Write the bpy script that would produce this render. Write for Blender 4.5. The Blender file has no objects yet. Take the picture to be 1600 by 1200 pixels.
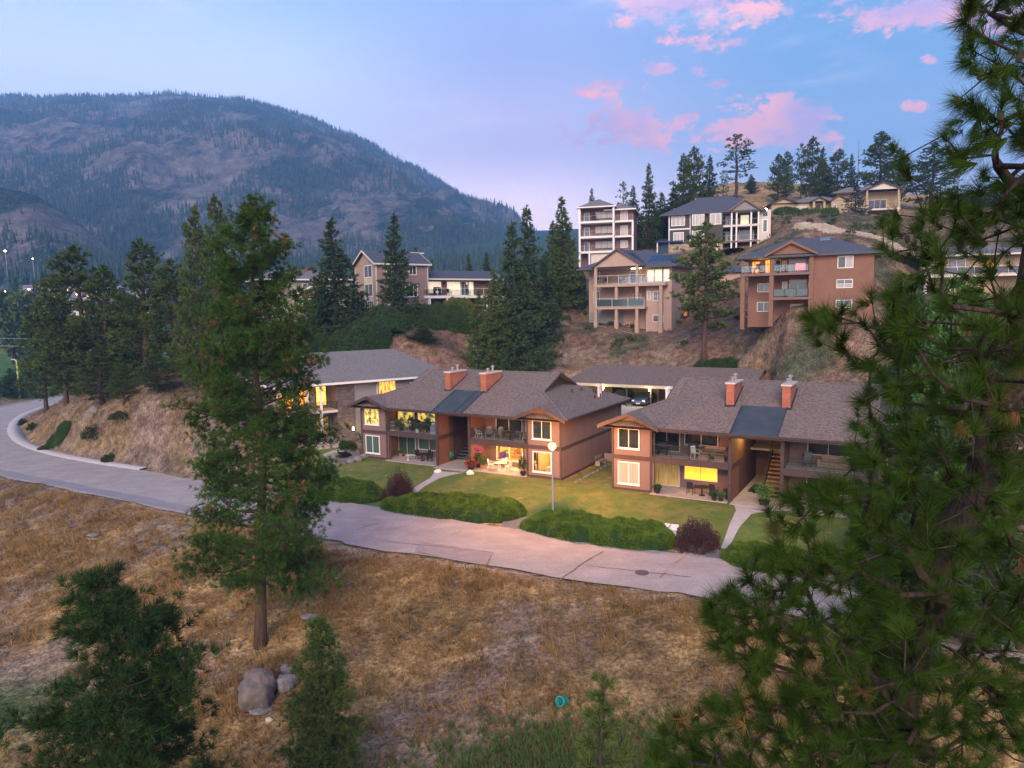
import bpy, bmesh, math, random
import numpy as np
from mathutils import Vector, Matrix
random.seed(7); np.random.seed(7)
RNG = np.random.default_rng(7)
SC = bpy.context.scene
COL = SC.collection
PI = math.pi
rad = math.radians

# ------------------------------------------------------------------ camera
FPX = 1100.0; PITCH = rad(6.1); ROLL = rad(1.0); CAMZ = 15.0
_f = Vector((0, math.cos(PITCH), -math.sin(PITCH))); _u0 = Vector((0, math.sin(PITCH), math.cos(PITCH))); _r0 = Vector((1, 0, 0))
_r = _r0*math.cos(ROLL) - _u0*math.sin(ROLL); _u = _u0*math.cos(ROLL) + _r0*math.sin(ROLL)
cam_d = bpy.data.cameras.new('camera'); cam = bpy.data.objects.new('camera', cam_d); COL.objects.link(cam)
cam.matrix_world = Matrix(((_r.x, _u.x, -_f.x, 0), (_r.y, _u.y, -_f.y, 0), (_r.z, _u.z, -_f.z, CAMZ), (0, 0, 0, 1)))
cam_d.sensor_width = 36; cam_d.lens = 36*FPX/1600; cam_d.clip_start = .3; cam_d.clip_end = 9000
SC.camera = cam

def direction(px, py):
    return (_f + _r*((px-800)/FPX) + _u*((600-py)/FPX))
def at(px, py, Y):
    d = direction(px, py); t = Y/d.y
    return Vector((d.x*t, Y, CAMZ + d.z*t))

def srgb(r, g, b):
    f = lambda c: (c/255/12.92) if c/255 <= .04045 else ((c/255+.055)/1.055)**2.4
    return (f(r), f(g), f(b), 1)

# ------------------------------------------------------------------ exposure, world, sun
SC.view_settings.view_transform = 'Standard'; SC.view_settings.look = 'None'
SC.view_settings.exposure = 0.56; SC.view_settings.gamma = 1.0; SC.view_settings.use_curve_mapping = False
SC.cycles.max_bounces = 6; SC.cycles.diffuse_bounces = 2; SC.cycles.glossy_bounces = 2
SC.cycles.transmission_bounces = 4; SC.cycles.transparent_max_bounces = 8; SC.cycles.volume_bounces = 0
SC.cycles.caustics_reflective = False; SC.cycles.caustics_refractive = False
SC.cycles.sample_clamp_indirect = 4.0
SUN_EL, SUN_AZ = 30.0, 188.0       # the afterglow: low and broad, from behind the camera (degrees, azimuth clockwise from +Y)
sun_d = bpy.data.lights.new('sun', 'SUN'); sun = bpy.data.objects.new('sun', sun_d); COL.objects.link(sun)
sun_d.energy = 3.7; sun_d.angle = rad(38); sun_d.color = (1.0, .78, .62)
_sd = Vector((math.sin(rad(SUN_AZ))*math.cos(rad(SUN_EL)), math.cos(rad(SUN_AZ))*math.cos(rad(SUN_EL)), math.sin(rad(SUN_EL))))
sun.rotation_euler = _sd.to_track_quat('Z', 'Y').to_euler()

W = bpy.data.worlds.new('World'); SC.world = W; W.use_nodes = True
def build_world():
    nt = W.node_tree; N = nt.nodes; L = nt.links; N.clear()
    def nd(t, **k):
        n = N.new(t)
        for a, b in k.items(): setattr(n, a, b)
        return n
    def mth(op, a, b=None, c=None, clamp=False):
        n = nd('ShaderNodeMath', operation=op, use_clamp=clamp)
        for i, v in enumerate((a, b, c)):
            if v is None: continue
            if isinstance(v, (int, float)): n.inputs[i].default_value = v
            else: L.new(v, n.inputs[i])
        return n.outputs[0]
    def mix(f, a, b):
        n = nd('ShaderNodeMix', data_type='RGBA')
        if isinstance(f, (int, float)): n.inputs[0].default_value = f
        else: L.new(f, n.inputs[0])
        for i, v in ((6, a), (7, b)):
            if isinstance(v, tuple): n.inputs[i].default_value = v
            else: L.new(v, n.inputs[i])
        return n.outputs[2]
    tc = nd('ShaderNodeTexCoord'); D = tc.outputs['Generated']
    sep = nd('ShaderNodeSeparateXYZ'); L.new(D, sep.inputs[0])
    X, Y, Z = sep.outputs
    def ramp(stops):
        r = nd('ShaderNodeValToRGB'); r.color_ramp.interpolation = 'EASE'
        e = r.color_ramp.elements
        while len(e) < len(stops): e.new(.5)
        for el, (p, c) in zip(e, stops): el.position = p; el.color = c
        L.new(mth('MAXIMUM', Z, 0.0), r.inputs[0]); return r.outputs[0]
    left = ramp([(0, (1.5,1.4,1.4,1)), (.16, (1.05,1.04,1.06,1)), (.27, (.68,.76,.94,1)), (.42, (.28,.46,.74,1)), (.8, srgb(70, 112, 180))])
    cen = ramp([(0, (1.9,1.35,1.45,1)), (.13, (1.25,.95,1.08,1)), (.22, (.66,.56,.80,1)), (.34, (.34,.40,.68,1)), (.45, srgb(118, 160, 222)), (.8, srgb(66, 108, 180))])
    rgt = ramp([(0, (1.0,.8,.95,1)), (.12, (.52,.56,.78,1)), (.2, (.29,.42,.64,1)), (.3, (.17,.34,.58,1)), (.42, (.11,.28,.53,1)), (.8, srgb(54, 98, 172))])
    az = mth('DIVIDE', X, mth('SQRT', mth('ADD', mth('MULTIPLY', X, X), mth('MULTIPLY', Y, Y))))   # sin(azimuth)
    fl = nd('ShaderNodeMapRange', interpolation_type='SMOOTHSTEP'); L.new(az, fl.inputs[0]); fl.inputs[1].default_value = -.35; fl.inputs[2].default_value = .02
    fr = nd('ShaderNodeMapRange', interpolation_type='SMOOTHSTEP'); L.new(az, fr.inputs[0]); fr.inputs[1].default_value = .0; fr.inputs[2].default_value = .42
    base = mix(fr.outputs[0], mix(fl.outputs[0], left, cen), rgt)
    # clouds
    def noise(sc, det, rough=.6, vec=D, w=None):
        n = nd('ShaderNodeTexNoise'); L.new(vec, n.inputs['Vector']); n.inputs['Scale'].default_value = sc
        n.inputs['Detail'].default_value = det; n.inputs['Roughness'].default_value = rough
        return n.outputs[0]
    mp = nd('ShaderNodeMapping'); L.new(D, mp.inputs[0]); mp.inputs['Scale'].default_value = (1, 1, 1.9)
    n1 = noise(17, 7, .62, mp.outputs[0])
    field = None
    blobs = [(972, 192, 118, 34, 1.0), (958, 166, 48, 36, .75), (1190, 208, 98, 26, 1), (1236, 180, 60, 26, .95), (1158, 160, 40, 16, .8), (1120, 14, 110, 38, 1.0), (1440, 16, 130, 32, .95),
             (1020, 98, 28, 14, .85), (962, 32, 30, 10, .8), (922, 146, 30, 13, .8), (1424, 165, 18, 8, .75), (1090, 62, 60, 14, .55), (1008, 2, 60, 12, .8), (1090, 112, 12, 7, .7), (1450, 93, 12, 6, .7), (1120, 132, 14, 6, .6)]
    for (px, py, rx, ry, a) in blobs:
        d0 = direction(px, py).normalized(); r_ = _r; u_ = _u
        def lin(v, k):
            n = nd('ShaderNodeVectorMath', operation='DOT_PRODUCT'); L.new(D, n.inputs[0]); n.inputs[1].default_value = v; return n.outputs['Value']
        px_ = mth('DIVIDE', lin(_r, 0), mth('MAXIMUM', lin(_f, 0), .05)) if field is None else _cx
        if field is None:
            _cx = px_; _cy = mth('DIVIDE', lin(_u, 0), mth('MAXIMUM', lin(_f, 0), .05))
        ex = mth('MULTIPLY', mth('SUBTRACT', _cx, (px-800)/FPX), FPX/rx)
        ey = mth('MULTIPLY', mth('SUBTRACT', _cy, (600-py)/FPX), FPX/ry)
        r2 = mth('ADD', mth('MULTIPLY', ex, ex), mth('MULTIPLY', ey, ey))
        b = mth('MULTIPLY', mth('SUBTRACT', 1.0, mth('MULTIPLY', r2, .5)), a)
        field = b if field is None else mth('MAXIMUM', field, b)
    # away from those clouds the sky goes on with a few more like them
    n2 = noise(3.2, 3, .5, mp.outputs[0])
    gen = mth('MULTIPLY', mth('SUBTRACT', n2, .60), 5.0)
    back = nd('ShaderNodeMapRange'); L.new(Y, back.inputs[0]); back.inputs[1].default_value = .55; back.inputs[2].default_value = .2
    gen = mth('SUBTRACT', mth('MULTIPLY', mth('ADD', gen, 1.0), back.outputs[0]), 1.0)
    field = mth('MAXIMUM', field, gen)
    field = mth('MAXIMUM', field, -1.0)
    dens = mth('ADD', mth('MULTIPLY', field, .62), mth('ADD', mth('MULTIPLY', mth('SUBTRACT', n1, .52), 3.0), mth('MULTIPLY', mth('SUBTRACT', noise(46, 5, .65, mp.outputs[0]), .5), 1.3)))
    dm = nd('ShaderNodeMapRange', interpolation_type='SMOOTHSTEP'); L.new(dens, dm.inputs[0]); dm.inputs[1].default_value = .12; dm.inputs[2].default_value = .56; dm.inputs[4].default_value = .97
    up = mth('GREATER_THAN', Z, .02)
    mask = mth('MULTIPLY', dm.outputs[0], up)
    tone = nd('ShaderNodeMapRange'); L.new(noise(9, 4, .55, mp.outputs[0]), tone.inputs[0]); tone.inputs[1].default_value = .42; tone.inputs[2].default_value = .58
    ccol = mix(tone.outputs[0], (1.1, .45, .40, 1), (.60, .37, .58, 1))
    cd = nd('ShaderNodeMapRange'); L.new(dens, cd.inputs[0]); cd.inputs[1].default_value = .05; cd.inputs[2].default_value = .35
    ccol = mix(cd.outputs[0], (1.0, .58, .60, 1), ccol)
    out = mix(mask, base, ccol)
    # thin pale cirrus low on the left
    mp2 = nd('ShaderNodeMapping'); L.new(D, mp2.inputs[0]); mp2.inputs['Scale'].default_value = (1.6, 1.6, 9); mp2.inputs['Rotation'].default_value = (0, .25, 0)
    cir = nd('ShaderNodeMapRange', interpolation_type='SMOOTHSTEP'); L.new(noise(2.2, 5, .6, mp2.outputs[0]), cir.inputs[0]); cir.inputs[1].default_value = .5; cir.inputs[2].default_value = .8; cir.inputs[4].default_value = .45
    out = mix(mth('MULTIPLY', cir.outputs[0], up), out, srgb(238, 224, 236))
    bg = nd('ShaderNodeBackground'); L.new(out, bg.inputs[0]); bg.inputs[1].default_value = 1.22
    sk = nd('ShaderNodeTexSky', sky_type='NISHITA'); sk.sun_disc = False; sk.sun_elevation = rad(SUN_EL); sk.sun_rotation = rad(SUN_AZ)
    b2 = nd('ShaderNodeBackground'); L.new(sk.outputs[0], b2.inputs[0]); b2.inputs[1].default_value = .012
    ad = nd('ShaderNodeAddShader'); L.new(bg.outputs[0], ad.inputs[0]); L.new(b2.outputs[0], ad.inputs[1])
    o = nd('ShaderNodeOutputWorld'); L.new(ad.outputs[0], o.inputs[0])
    W.cycles.sampling_method = 'MANUAL'; W.cycles.sample_map_resolution = 512
build_world()

# ------------------------------------------------------------------ material helper
MATS = {}
def M(name, c=(.5, .5, .5), rough=.85, c2=None, nsc=3.0, ncon=(.35, .65), bump=0, bsc=30, metal=0, spec=.3, stretch=None, island=0.0, kind=None, c3=None, emit=0, trans=0, detail=6):
    if name in MATS: return MATS[name]
    m = bpy.data.materials.new(name); m.use_nodes = True; nt = m.node_tree; N = nt.nodes; L = nt.links
    p = N['Principled BSDF']; c = (*c[:3], 1)
    p.inputs['Roughness'].default_value = rough; p.inputs['Metallic'].default_value = metal; p.inputs['Specular IOR Level'].default_value = spec
    p.inputs['Base Color'].default_value = c
    tc = N.new('ShaderNodeTexCoord'); vec = tc.outputs['Object']
    if stretch:
        mp = N.new('ShaderNodeMapping'); L.new(vec, mp.inputs[0]); mp.inputs['Scale'].default_value = stretch; vec = mp.outputs[0]
    out = None
    if kind == 'brick':
        # brick courses run along the wall whichever way it faces: x+y carries the running length
        sp = N.new('ShaderNodeSeparateXYZ'); L.new(tc.outputs['Object'], sp.inputs[0]); ad = N.new('ShaderNodeMath'); L.new(sp.outputs[0], ad.inputs[0]); L.new(sp.outputs[1], ad.inputs[1])
        cb = N.new('ShaderNodeCombineXYZ'); L.new(ad.outputs[0], cb.inputs[0]); L.new(sp.outputs[2], cb.inputs[1])
        b = N.new('ShaderNodeTexBrick'); L.new(cb.outputs[0], b.inputs['Vector']); b.inputs['Scale'].default_value = 1; b.inputs['Brick Width'].default_value = .24 if nsc == 3.0 else nsc; b.inputs['Row Height'].default_value = .085 if nsc == 3.0 else nsc*.42
        b.inputs['Mortar Size'].default_value = .008; b.inputs['Color1'].default_value = c; b.inputs['Color2'].default_value = (*(c2 or c)[:3], 1); b.inputs['Mortar'].default_value = (*(c3 or (.3, .27, .25))[:3], 1)
        out = b.outputs[0]; n = N.new('ShaderNodeTexNoise'); n.inputs['Scale'].default_value = 1.3; L.new(vec, n.inputs[0])
        mx = N.new('ShaderNodeMix'); mx.data_type = 'RGBA'; mx.blend_type = 'MULTIPLY'; mx.inputs[0].default_value = .5; L.new(out, mx.inputs[6]); L.new(n.outputs[0], mx.inputs[7]); out = mx.outputs[2]
        bp = N.new('ShaderNodeBump'); bp.inputs['Strength'].default_value = .5; bp.inputs['Distance'].default_value = .02; L.new(b.outputs['Fac'], bp.inputs['Height']); bp.invert = True; L.new(bp.outputs[0], p.inputs['Normal'])
    elif c2 is not None:
        n = N.new('ShaderNodeTexNoise'); n.inputs['Scale'].default_value = nsc; n.inputs['Detail'].default_value = detail; n.inputs['Roughness'].default_value = .6; L.new(vec, n.inputs[0])
        mr = N.new('ShaderNodeMapRange'); L.new(n.outputs[0], mr.inputs[0]); mr.inputs[1].default_value = ncon[0]; mr.inputs[2].default_value = ncon[1]
        mx = N.new('ShaderNodeMix'); mx.data_type = 'RGBA'; L.new(mr.outputs[0], mx.inputs[0]); mx.inputs[6].default_value = c; mx.inputs[7].default_value = (*c2[:3], 1); out = mx.outputs[2]
    if island:
        g = N.new('ShaderNodeNewGeometry'); mx = N.new('ShaderNodeMix'); mx.data_type = 'RGBA'
        r2 = N.new('ShaderNodeMath'); r2.operation = 'MULTIPLY'; L.new(g.outputs['Random Per Island'], r2.inputs[0]); r2.inputs[1].default_value = island; L.new(r2.outputs[0], mx.inputs[0])
        if out: L.new(out, mx.inputs[6])
        else: mx.inputs[6].default_value = c
        mx.inputs[7].default_value = (*(c3 or c2 or c)[:3], 1); out = mx.outputs[2]
    if kind == 'siding':
        sp = N.new('ShaderNodeSeparateXYZ'); L.new(tc.outputs['Object'], sp.inputs[0]); fr = N.new('ShaderNodeMath'); fr.operation = 'MULTIPLY'; fr.inputs[1].default_value = 1/.2; L.new(sp.outputs[2], fr.inputs[0])
        f2 = N.new('ShaderNodeMath'); f2.operation = 'FRACT'; L.new(fr.outputs[0], f2.inputs[0])
        bp = N.new('ShaderNodeBump'); bp.inputs['Strength'].default_value = 1; bp.inputs['Distance'].default_value = .03; bp.invert = True; L.new(f2.outputs[0], bp.inputs['Height']); L.new(bp.outputs[0], p.inputs['Normal'])
    elif bump:
        n = N.new('ShaderNodeTexNoise'); n.inputs['Scale'].default_value = bsc; n.inputs['Detail'].default_value = 5; L.new(vec, n.inputs[0])
        bp = N.new('ShaderNodeBump'); bp.inputs['Strength'].default_value = bump; bp.inputs['Distance'].default_value = .05; L.new(n.outputs[0], bp.inputs['Height']); L.new(bp.outputs[0], p.inputs['Normal'])
    if out: L.new(out, p.inputs['Base Color'])
    if emit:
        if out: L.new(out, p.inputs['Emission Color'])
        else: p.inputs['Emission Color'].default_value = c
        p.inputs['Emission Strength'].default_value = emit
    if trans:
        p.inputs['Transmission Weight'].default_value = trans
    MATS[name] = m; return m

def glassmat(name, tint=(.02, .025, .03), rough=.04, var=(.05, .05, .05)):
    """window glass over an unlit room: curtains and furniture read as faint patches"""
    if name in MATS: return MATS[name]
    m = M(name, tint, rough, c2=var, nsc=.9, ncon=(.4, .7), spec=.9); return m

# ------------------------------------------------------------------ mesh helpers
def mesh_np(name, V, F, smooth=False):
    V = np.asarray(V, dtype=np.float32); F = np.asarray(F, dtype=np.int32)
    me = bpy.data.meshes.new(name); me.vertices.add(len(V)); me.vertices.foreach_set('co', V.ravel())
    k = F.shape[1]; me.loops.add(F.size); me.loops.foreach_set('vertex_index', F.ravel())
    me.polygons.add(len(F)); me.polygons.foreach_set('loop_start', np.arange(0, F.size, k, dtype=np.int32))
    if smooth: me.polygons.foreach_set('use_smooth', np.ones(len(F), dtype=bool))
    me.update(calc_edges=True); me.validate(); return me

class MB:
    def __init__(s): s.v = []; s.f = []
    def add(s, vs, fs):
        o = len(s.v); s.v += [tuple(v) for v in vs]; s.f += [tuple(i+o for i in f) for f in fs]; return s
    def box(s, x0, x1, y0, y1, z0, z1):
        return s.add([(x0,y0,z0),(x1,y0,z0),(x1,y1,z0),(x0,y1,z0),(x0,y0,z1),(x1,y0,z1),(x1,y1,z1),(x0,y1,z1)], [(0,3,2,1),(4,5,6,7),(0,1,5,4),(1,2,6,5),(2,3,7,6),(3,0,4,7)])
    def bar(s, a, b, w, h=None):
        a = Vector(a); b = Vector(b); h = h or w; d = (b-a).normalized(); up = Vector((0,0,1)) if abs(d.z) < .95 else Vector((0,1,0))
        r = d.cross(up).normalized()*w/2; u = r.cross(d).normalized()*h/2
        return s.add([a-r-u,a+r-u,a+r+u,a-r+u,b-r-u,b+r-u,b+r+u,b-r+u], [(3,2,1,0),(4,5,6,7),(0,1,5,4),(1,2,6,5),(2,3,7,6),(3,0,4,7)])
    def tube(s, pts, rs, n=6, cap=True):
        pts = [Vector(p) for p in pts]; o = len(s.v)
        if isinstance(rs, (int, float)): rs = [rs]*len(pts)
        for i, p in enumerate(pts):
            d = (pts[min(i+1, len(pts)-1)] - pts[max(i-1, 0)]).normalized()
            up = Vector((0,0,1)) if abs(d.z) < .9 else Vector((1,0,0)); a = d.cross(up).normalized(); b = a.cross(d).normalized()
            for k in range(n):
                t = 2*PI*k/n; s.v.append(tuple(p + a*math.cos(t)*rs[i] + b*math.sin(t)*rs[i]))
        for i in range(len(pts)-1):
            for k in range(n):
                s.f.append((o+i*n+k, o+i*n+(k+1)%n, o+(i+1)*n+(k+1)%n, o+(i+1)*n+k))
        if cap: s.f.append(tuple(o+k for k in range(n))[::-1]); s.f.append(tuple(o+(len(pts)-1)*n+k for k in range(n)))
        return s
    def lathe(s, prof, n=12, c=(0,0,0)):
        o = len(s.v)
        for r, z in prof:
            for k in range(n): s.v.append((c[0]+r*math.cos(2*PI*k/n), c[1]+r*math.sin(2*PI*k/n), c[2]+z))
        for i in range(len(prof)-1):
            for k in range(n): s.f.append((o+i*n+k, o+i*n+(k+1)%n, o+(i+1)*n+(k+1)%n, o+(i+1)*n+k))
        s.f.append(tuple(o+k for k in range(n))[::-1]); s.f.append(tuple(o+(len(prof)-1)*n+k for k in range(n)))
        return s
    def slab(s, poly, t):
        """thick plate: polygon of 3-D points, thickness t downwards"""
        n = len(poly); lo = [(p[0], p[1], p[2]-t) for p in poly]
        return s.add(list(poly)+lo, [tuple(range(n)), tuple(range(2*n-1, n-1, -1))] + [(i, i+n, (i+1)%n+n, (i+1)%n) for i in range(n)])
    def prism(s, poly, d):
        """polygon extruded along vector d"""
        n = len(poly); hi = [(p[0]+d[0], p[1]+d[1], p[2]+d[2]) for p in poly]
        return s.add(list(poly)+hi, [tuple(range(n))[::-1], tuple(range(n, 2*n))] + [(i, (i+1)%n, (i+1)%n+n, i+n) for i in range(n)])
    def blob(s, c, r, n=8, m=5, jit=.12, seed=0):
        rg = random.Random(seed); o = len(s.v); rx, ry, rz = r if isinstance(r, tuple) else (r, r, r)
        s.v.append((c[0], c[1], c[2]-rz))
        for i in range(1, m):
            ph = -PI/2 + PI*i/m
            for k in range(n):
                q = 1+rg.uniform(-jit, jit); s.v.append((c[0]+rx*q*math.cos(ph)*math.cos(2*PI*k/n), c[1]+ry*q*math.cos(ph)*math.sin(2*PI*k/n), c[2]+rz*q*math.sin(ph)))
        s.v.append((c[0], c[1], c[2]+rz)); t = len(s.v)-1
        for k in range(n):
            s.f.append((o, o+1+(k+1)%n, o+1+k)); s.f.append((t, o+1+(m-2)*n+k, o+1+(m-2)*n+(k+1)%n))
            for i in range(m-2): s.f.append((o+1+i*n+k, o+1+i*n+(k+1)%n, o+1+(i+1)*n+(k+1)%n, o+1+(i+1)*n+k))
        return s
    def mesh(s, name='mesh', smooth=False):
        me = bpy.data.meshes.new(name); me.from_pydata(s.v, [], s.f); me.update()
        if smooth: me.polygons.foreach_set('use_smooth', [True]*len(me.polygons))
        return me

def link(name, me, mat, parent=None, label=None, smooth=False):
    if isinstance(me, MB): me = me.mesh(name, smooth)
    if mat is not None and not me.materials: me.materials.append(mat)
    o = bpy.data.objects.new(name, me); COL.objects.link(o)
    if parent: o.parent = parent
    if label: o['label'] = label
    return o
def tag(o, label, cat, group=None, kind=None):
    if label: o['label'] = label
    if cat: o['category'] = cat
    if group: o['group'] = group
    if kind: o['kind'] = kind
    return o
def thing(name, label, cat, loc=(0,0,0), rz=0, group=None, sc=1.0):
    o = bpy.data.objects.new(name, None); COL.objects.link(o); o.location = loc; o.rotation_euler = (0, 0, rz)
    o.scale = (sc, sc, sc) if not isinstance(sc, tuple) else sc; o.empty_display_size = .2
    return tag(o, label, cat, group)
def struct(name, me, mat): o = link(name, me, mat); o['kind'] = 'structure'; return o
def copy_tree(o, parent=None):
    c = o.copy(); COL.objects.link(c); c.parent = parent
    for ch in list(o.children): copy_tree(ch, c)
    return c
def place(o, label, loc, rz=0, sc=1.0, group=None, first=set()):
    """first call moves the prototype itself, later calls copy it"""
    c = o if o.name not in first else copy_tree(o)
    first.add(o.name)
    c.location = loc; c.rotation_euler = (0, 0, rz); c.scale = (sc, sc, sc) if not isinstance(sc, tuple) else sc
    c['label'] = label
    if group: c['group'] = group
    return c

# ------------------------------------------------------------------ noise
def _h(ix, iy, seed):
    n = (ix.astype(np.int64)*374761393 + iy.astype(np.int64)*668265263 + seed*974711) & 0xffffffff
    n = ((n ^ (n >> 13))*1274126177) & 0xffffffff
    return ((n ^ (n >> 16)) & 0xffff)/65535.0
def vnoise(x, y, seed=0):
    ix = np.floor(x); iy = np.floor(y); fx = x-ix; fy = y-iy; fx = fx*fx*(3-2*fx); fy = fy*fy*(3-2*fy)
    a = _h(ix, iy, seed); b = _h(ix+1, iy, seed); c = _h(ix, iy+1, seed); d = _h(ix+1, iy+1, seed)
    return (a*(1-fx)+b*fx)*(1-fy) + (c*(1-fx)+d*fx)*fy
def fbm(x, y, oct=4, seed=0):
    s = 0; a = .5; t = 0
    for i in range(oct): s = s + a*vnoise(x*2**i, y*2**i, seed+i*17); t += a; a *= .5
    return s/t
def smooth(a, b, x):
    t = np.clip((x-a)/(b-a), 0, 1); return t*t*(3-2*t)
# ------------------------------------------------------------------ the two fourplexes' common frame
YAW = rad(-30); UX, UY = math.cos(YAW), math.sin(YAW); VX, VY = -UY, UX
A_R = Vector((4.156, 60.234)); WB = 22.75
A_O = Vector((A_R.x-WB*UX, A_R.y-WB*UY)); B_O = Vector((8.187, 57.165))
def fr(O, s, v): return (O.x+s*UX+v*VX, O.y+s*UY+v*VY)

# road centre line (x, y, z, half width)
ROAD = np.array([(75,3,-1.4,3.3),(45,20.5,-1.35,3.3),(12,41,-1.3,3.4),(9.6,42.1,-1.3,3.4),(-6.9,50.3,-1.3,4.0),(-13.8,54.4,-1.4,4.1),(-28.5,63.5,-1.8,4.2),(-44,73.6,-2.2,4.3),(-55,80.6,-2.5,4.4),(-68,90,-2.9,5.0),
                 (-80,102,-3.2,5.2),(-91,117,-3.4,5.2),(-99,132,-3.6,5.2),(-104,148,-3.8,5.2),(-104,164,-3.9,5.2),(-96,181,-4.0,5.2),(-78,196,-4.0,5.2),(-50,208,-4.0,5.2)], float)
def catmull(P, k=12):
    out = []
    for i in range(len(P)-1):
        p0 = P[max(i-1,0)]; p1 = P[i]; p2 = P[i+1]; p3 = P[min(i+2, len(P)-1)]
        for j in range(k):
            t = j/k; out.append(.5*((2*p1)+(-p0+p2)*t+(2*p0-5*p1+4*p2-p3)*t*t+(-p0+3*p1-3*p2+p3)*t**3))
    out.append(P[-1]); return np.array(out)
RC = catmull(ROAD, 8)
def road_dist(x, y):
    """distance to the centre line beyond the half width, road height, side (+1 = house side)"""
    x = np.asarray(x, float); y = np.asarray(y, float); sh = x.shape; x = x.ravel(); y = y.ravel(); n = len(x)
    A = RC[:-1]; Dx = RC[1:,0]-A[:,0]; Dy = RC[1:,1]-A[:,1]; l2 = Dx*Dx+Dy*Dy; best = np.empty(n); z = np.empty(n)
    for i in range(0, n, 8000):
        a = x[i:i+8000,None]-A[None,:,0]; b = y[i:i+8000,None]-A[None,:,1]; t = np.clip((a*Dx+b*Dy)/l2, 0, 1)
        d = np.hypot(a-t*Dx, b-t*Dy) - (A[:,3]+(RC[1:,3]-A[:,3])*t); k = np.argmin(d, 1); r = np.arange(len(k)); best[i:i+8000] = d[r,k]
        z[i:i+8000] = A[k,2]+(RC[1:,2]-A[:,2])[k]*t[r,k]
    return best.reshape(sh), z.reshape(sh), None

CP = []
def cp(px, py, Y): p = at(px, py, Y); CP.append((p.x, p.y, p.z))
def cw(x, y, z): CP.append((x, y, z))
# bank between road and camera
for (x, y, z) in [(75,-2,-1.6),(45,16,-1.5),(25,28,-1.4),(9.6,37.1,-1.3),(-.2,41.5,-1.3),(-6.9,44.4,-1.3),(-13.8,47.8,-1.4),(-28.5,57.3,-1.8),(-43.8,67.5,-2.3),(-55,74.1,-2.6),(-75,87,-3)]:
    nx, ny = -.49, -.872
    cw(x+nx*.8, y+ny*.8, z)
    for d, dz in ((6, -1.5), (12, -3.1), (20, -4.7), (32, -6.0), (48, -7)):
        cw(x+nx*d, y+ny*d, z+dz)
for x in (-60, -20, 20, 60): cw(x, -30, -9)
# lots of the fourplexes
for O in (A_O, B_O):
    for s in (-1, 6, 12, 18, 24):
        for v, z in ((-1,0),(3,0),(8,0),(14,.05),(17,.25),(24,2.3),(31,2.6),(-4,-.3),(-7.5,-.85),(-10,-1.3)): cw(*fr(O, s, v), z)
for s in (29, 40, 52):
    for v, z in ((-10,-1.3),(-5,-.5),(0,0),(10,.2),(22,1.8)): cw(*fr(B_O, s, v), z)
for s in (-5, 2, 12, 20, 30): cw(*fr(A_O, s, 38), 3.4)
# carport pad and the bank behind it
for s in (0, 8, 16, 24): 
    for v in (31, 37): pass
# left townhouse terrace
cp(530,690,74); cp(480,700,74); cp(560,690,80); cp(640,640,90); cw(-32,72,.6)
cp(510,735,66); cp(450,740,66)
# rocky knoll on the left, above the sidewalk
for p in [(250,600,88),(150,622,96),(200,650,80),(120,680,84),(60,664,104),(100,622,112),(300,565,100),(300,690,70),(340,640,80),(230,735,70),(30,680,108),(70,645,114),(160,705,77),(280,745,69),(400,600,95),(380,700,72),(330,560,112),(200,590,105)]: cp(*p)
cw(-93,150,-3.0); cw(-80,165,-2.5); cw(-60,180,-2); cw(-30,170,6); cw(-55,130,4)
# ridge with the houses
for p in [(560,490,115),(590,496,108),(650,492,112),(700,490,116),(762,492,120),(620,535,98),(700,545,97),(800,545,102),(820,500,112),(870,490,118),(880,560,97),(780,572,94),(470,500,112),(500,540,100),(420,520,108),(850,530,104),
          (907,515,114),(930,507,111),(962,514,109),(994,520,107),(1031,527,104),(1060,492,116),(1080,510,108),(980,560,98),(1050,578,92),(1102,562,92),(1130,575,88),
          (1160,502,88),(1210,498,86),(1363,493,80),(1300,505,82),(1180,502,86),(1200,500,85),(1230,498,83),(1270,494,82),(1340,493,80),(1250,560,77),(1200,540,82),(1100,520,98),(1363,540,73),(1450,560,66),(1450,500,84),(1560,520,74),
          (905,425,136),(985,420,134),(1033,392,142),(1110,396,136),(1190,394,130),(1040,410,128),(1000,440,124),(1080,440,116),(1130,430,112),
          (1245,350,122),(1330,362,118),(1420,398,108),(1350,385,104),(1245,338,135),(1330,350,130),(1420,370,122),(1500,400,118),(1240,392,112),
          (1205,338,165),(1300,336,165),(1380,336,165),(1250,318,190),(1150,302,190),(1150,284,230),(1210,286,230),(1300,288,230),(1400,300,225),(1060,330,190),(1090,300,230),(1500,330,200),(1000,350,190),(940,380,180),
          (1440,475,98),(1540,480,96),(1500,440,112)]: cp(*p)
for (x, y, z) in [(60,300,38),(110,320,46),(10,200,14),(-20,180,8),(30,260,25),(180,230,50),(200,120,32),(140,60,12),(110,100,26),(240,300,48),(100,480,40),(300,600,60),(400,200,60),(120,20,2),(300,0,10)]: cw(x, y, z)
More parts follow.
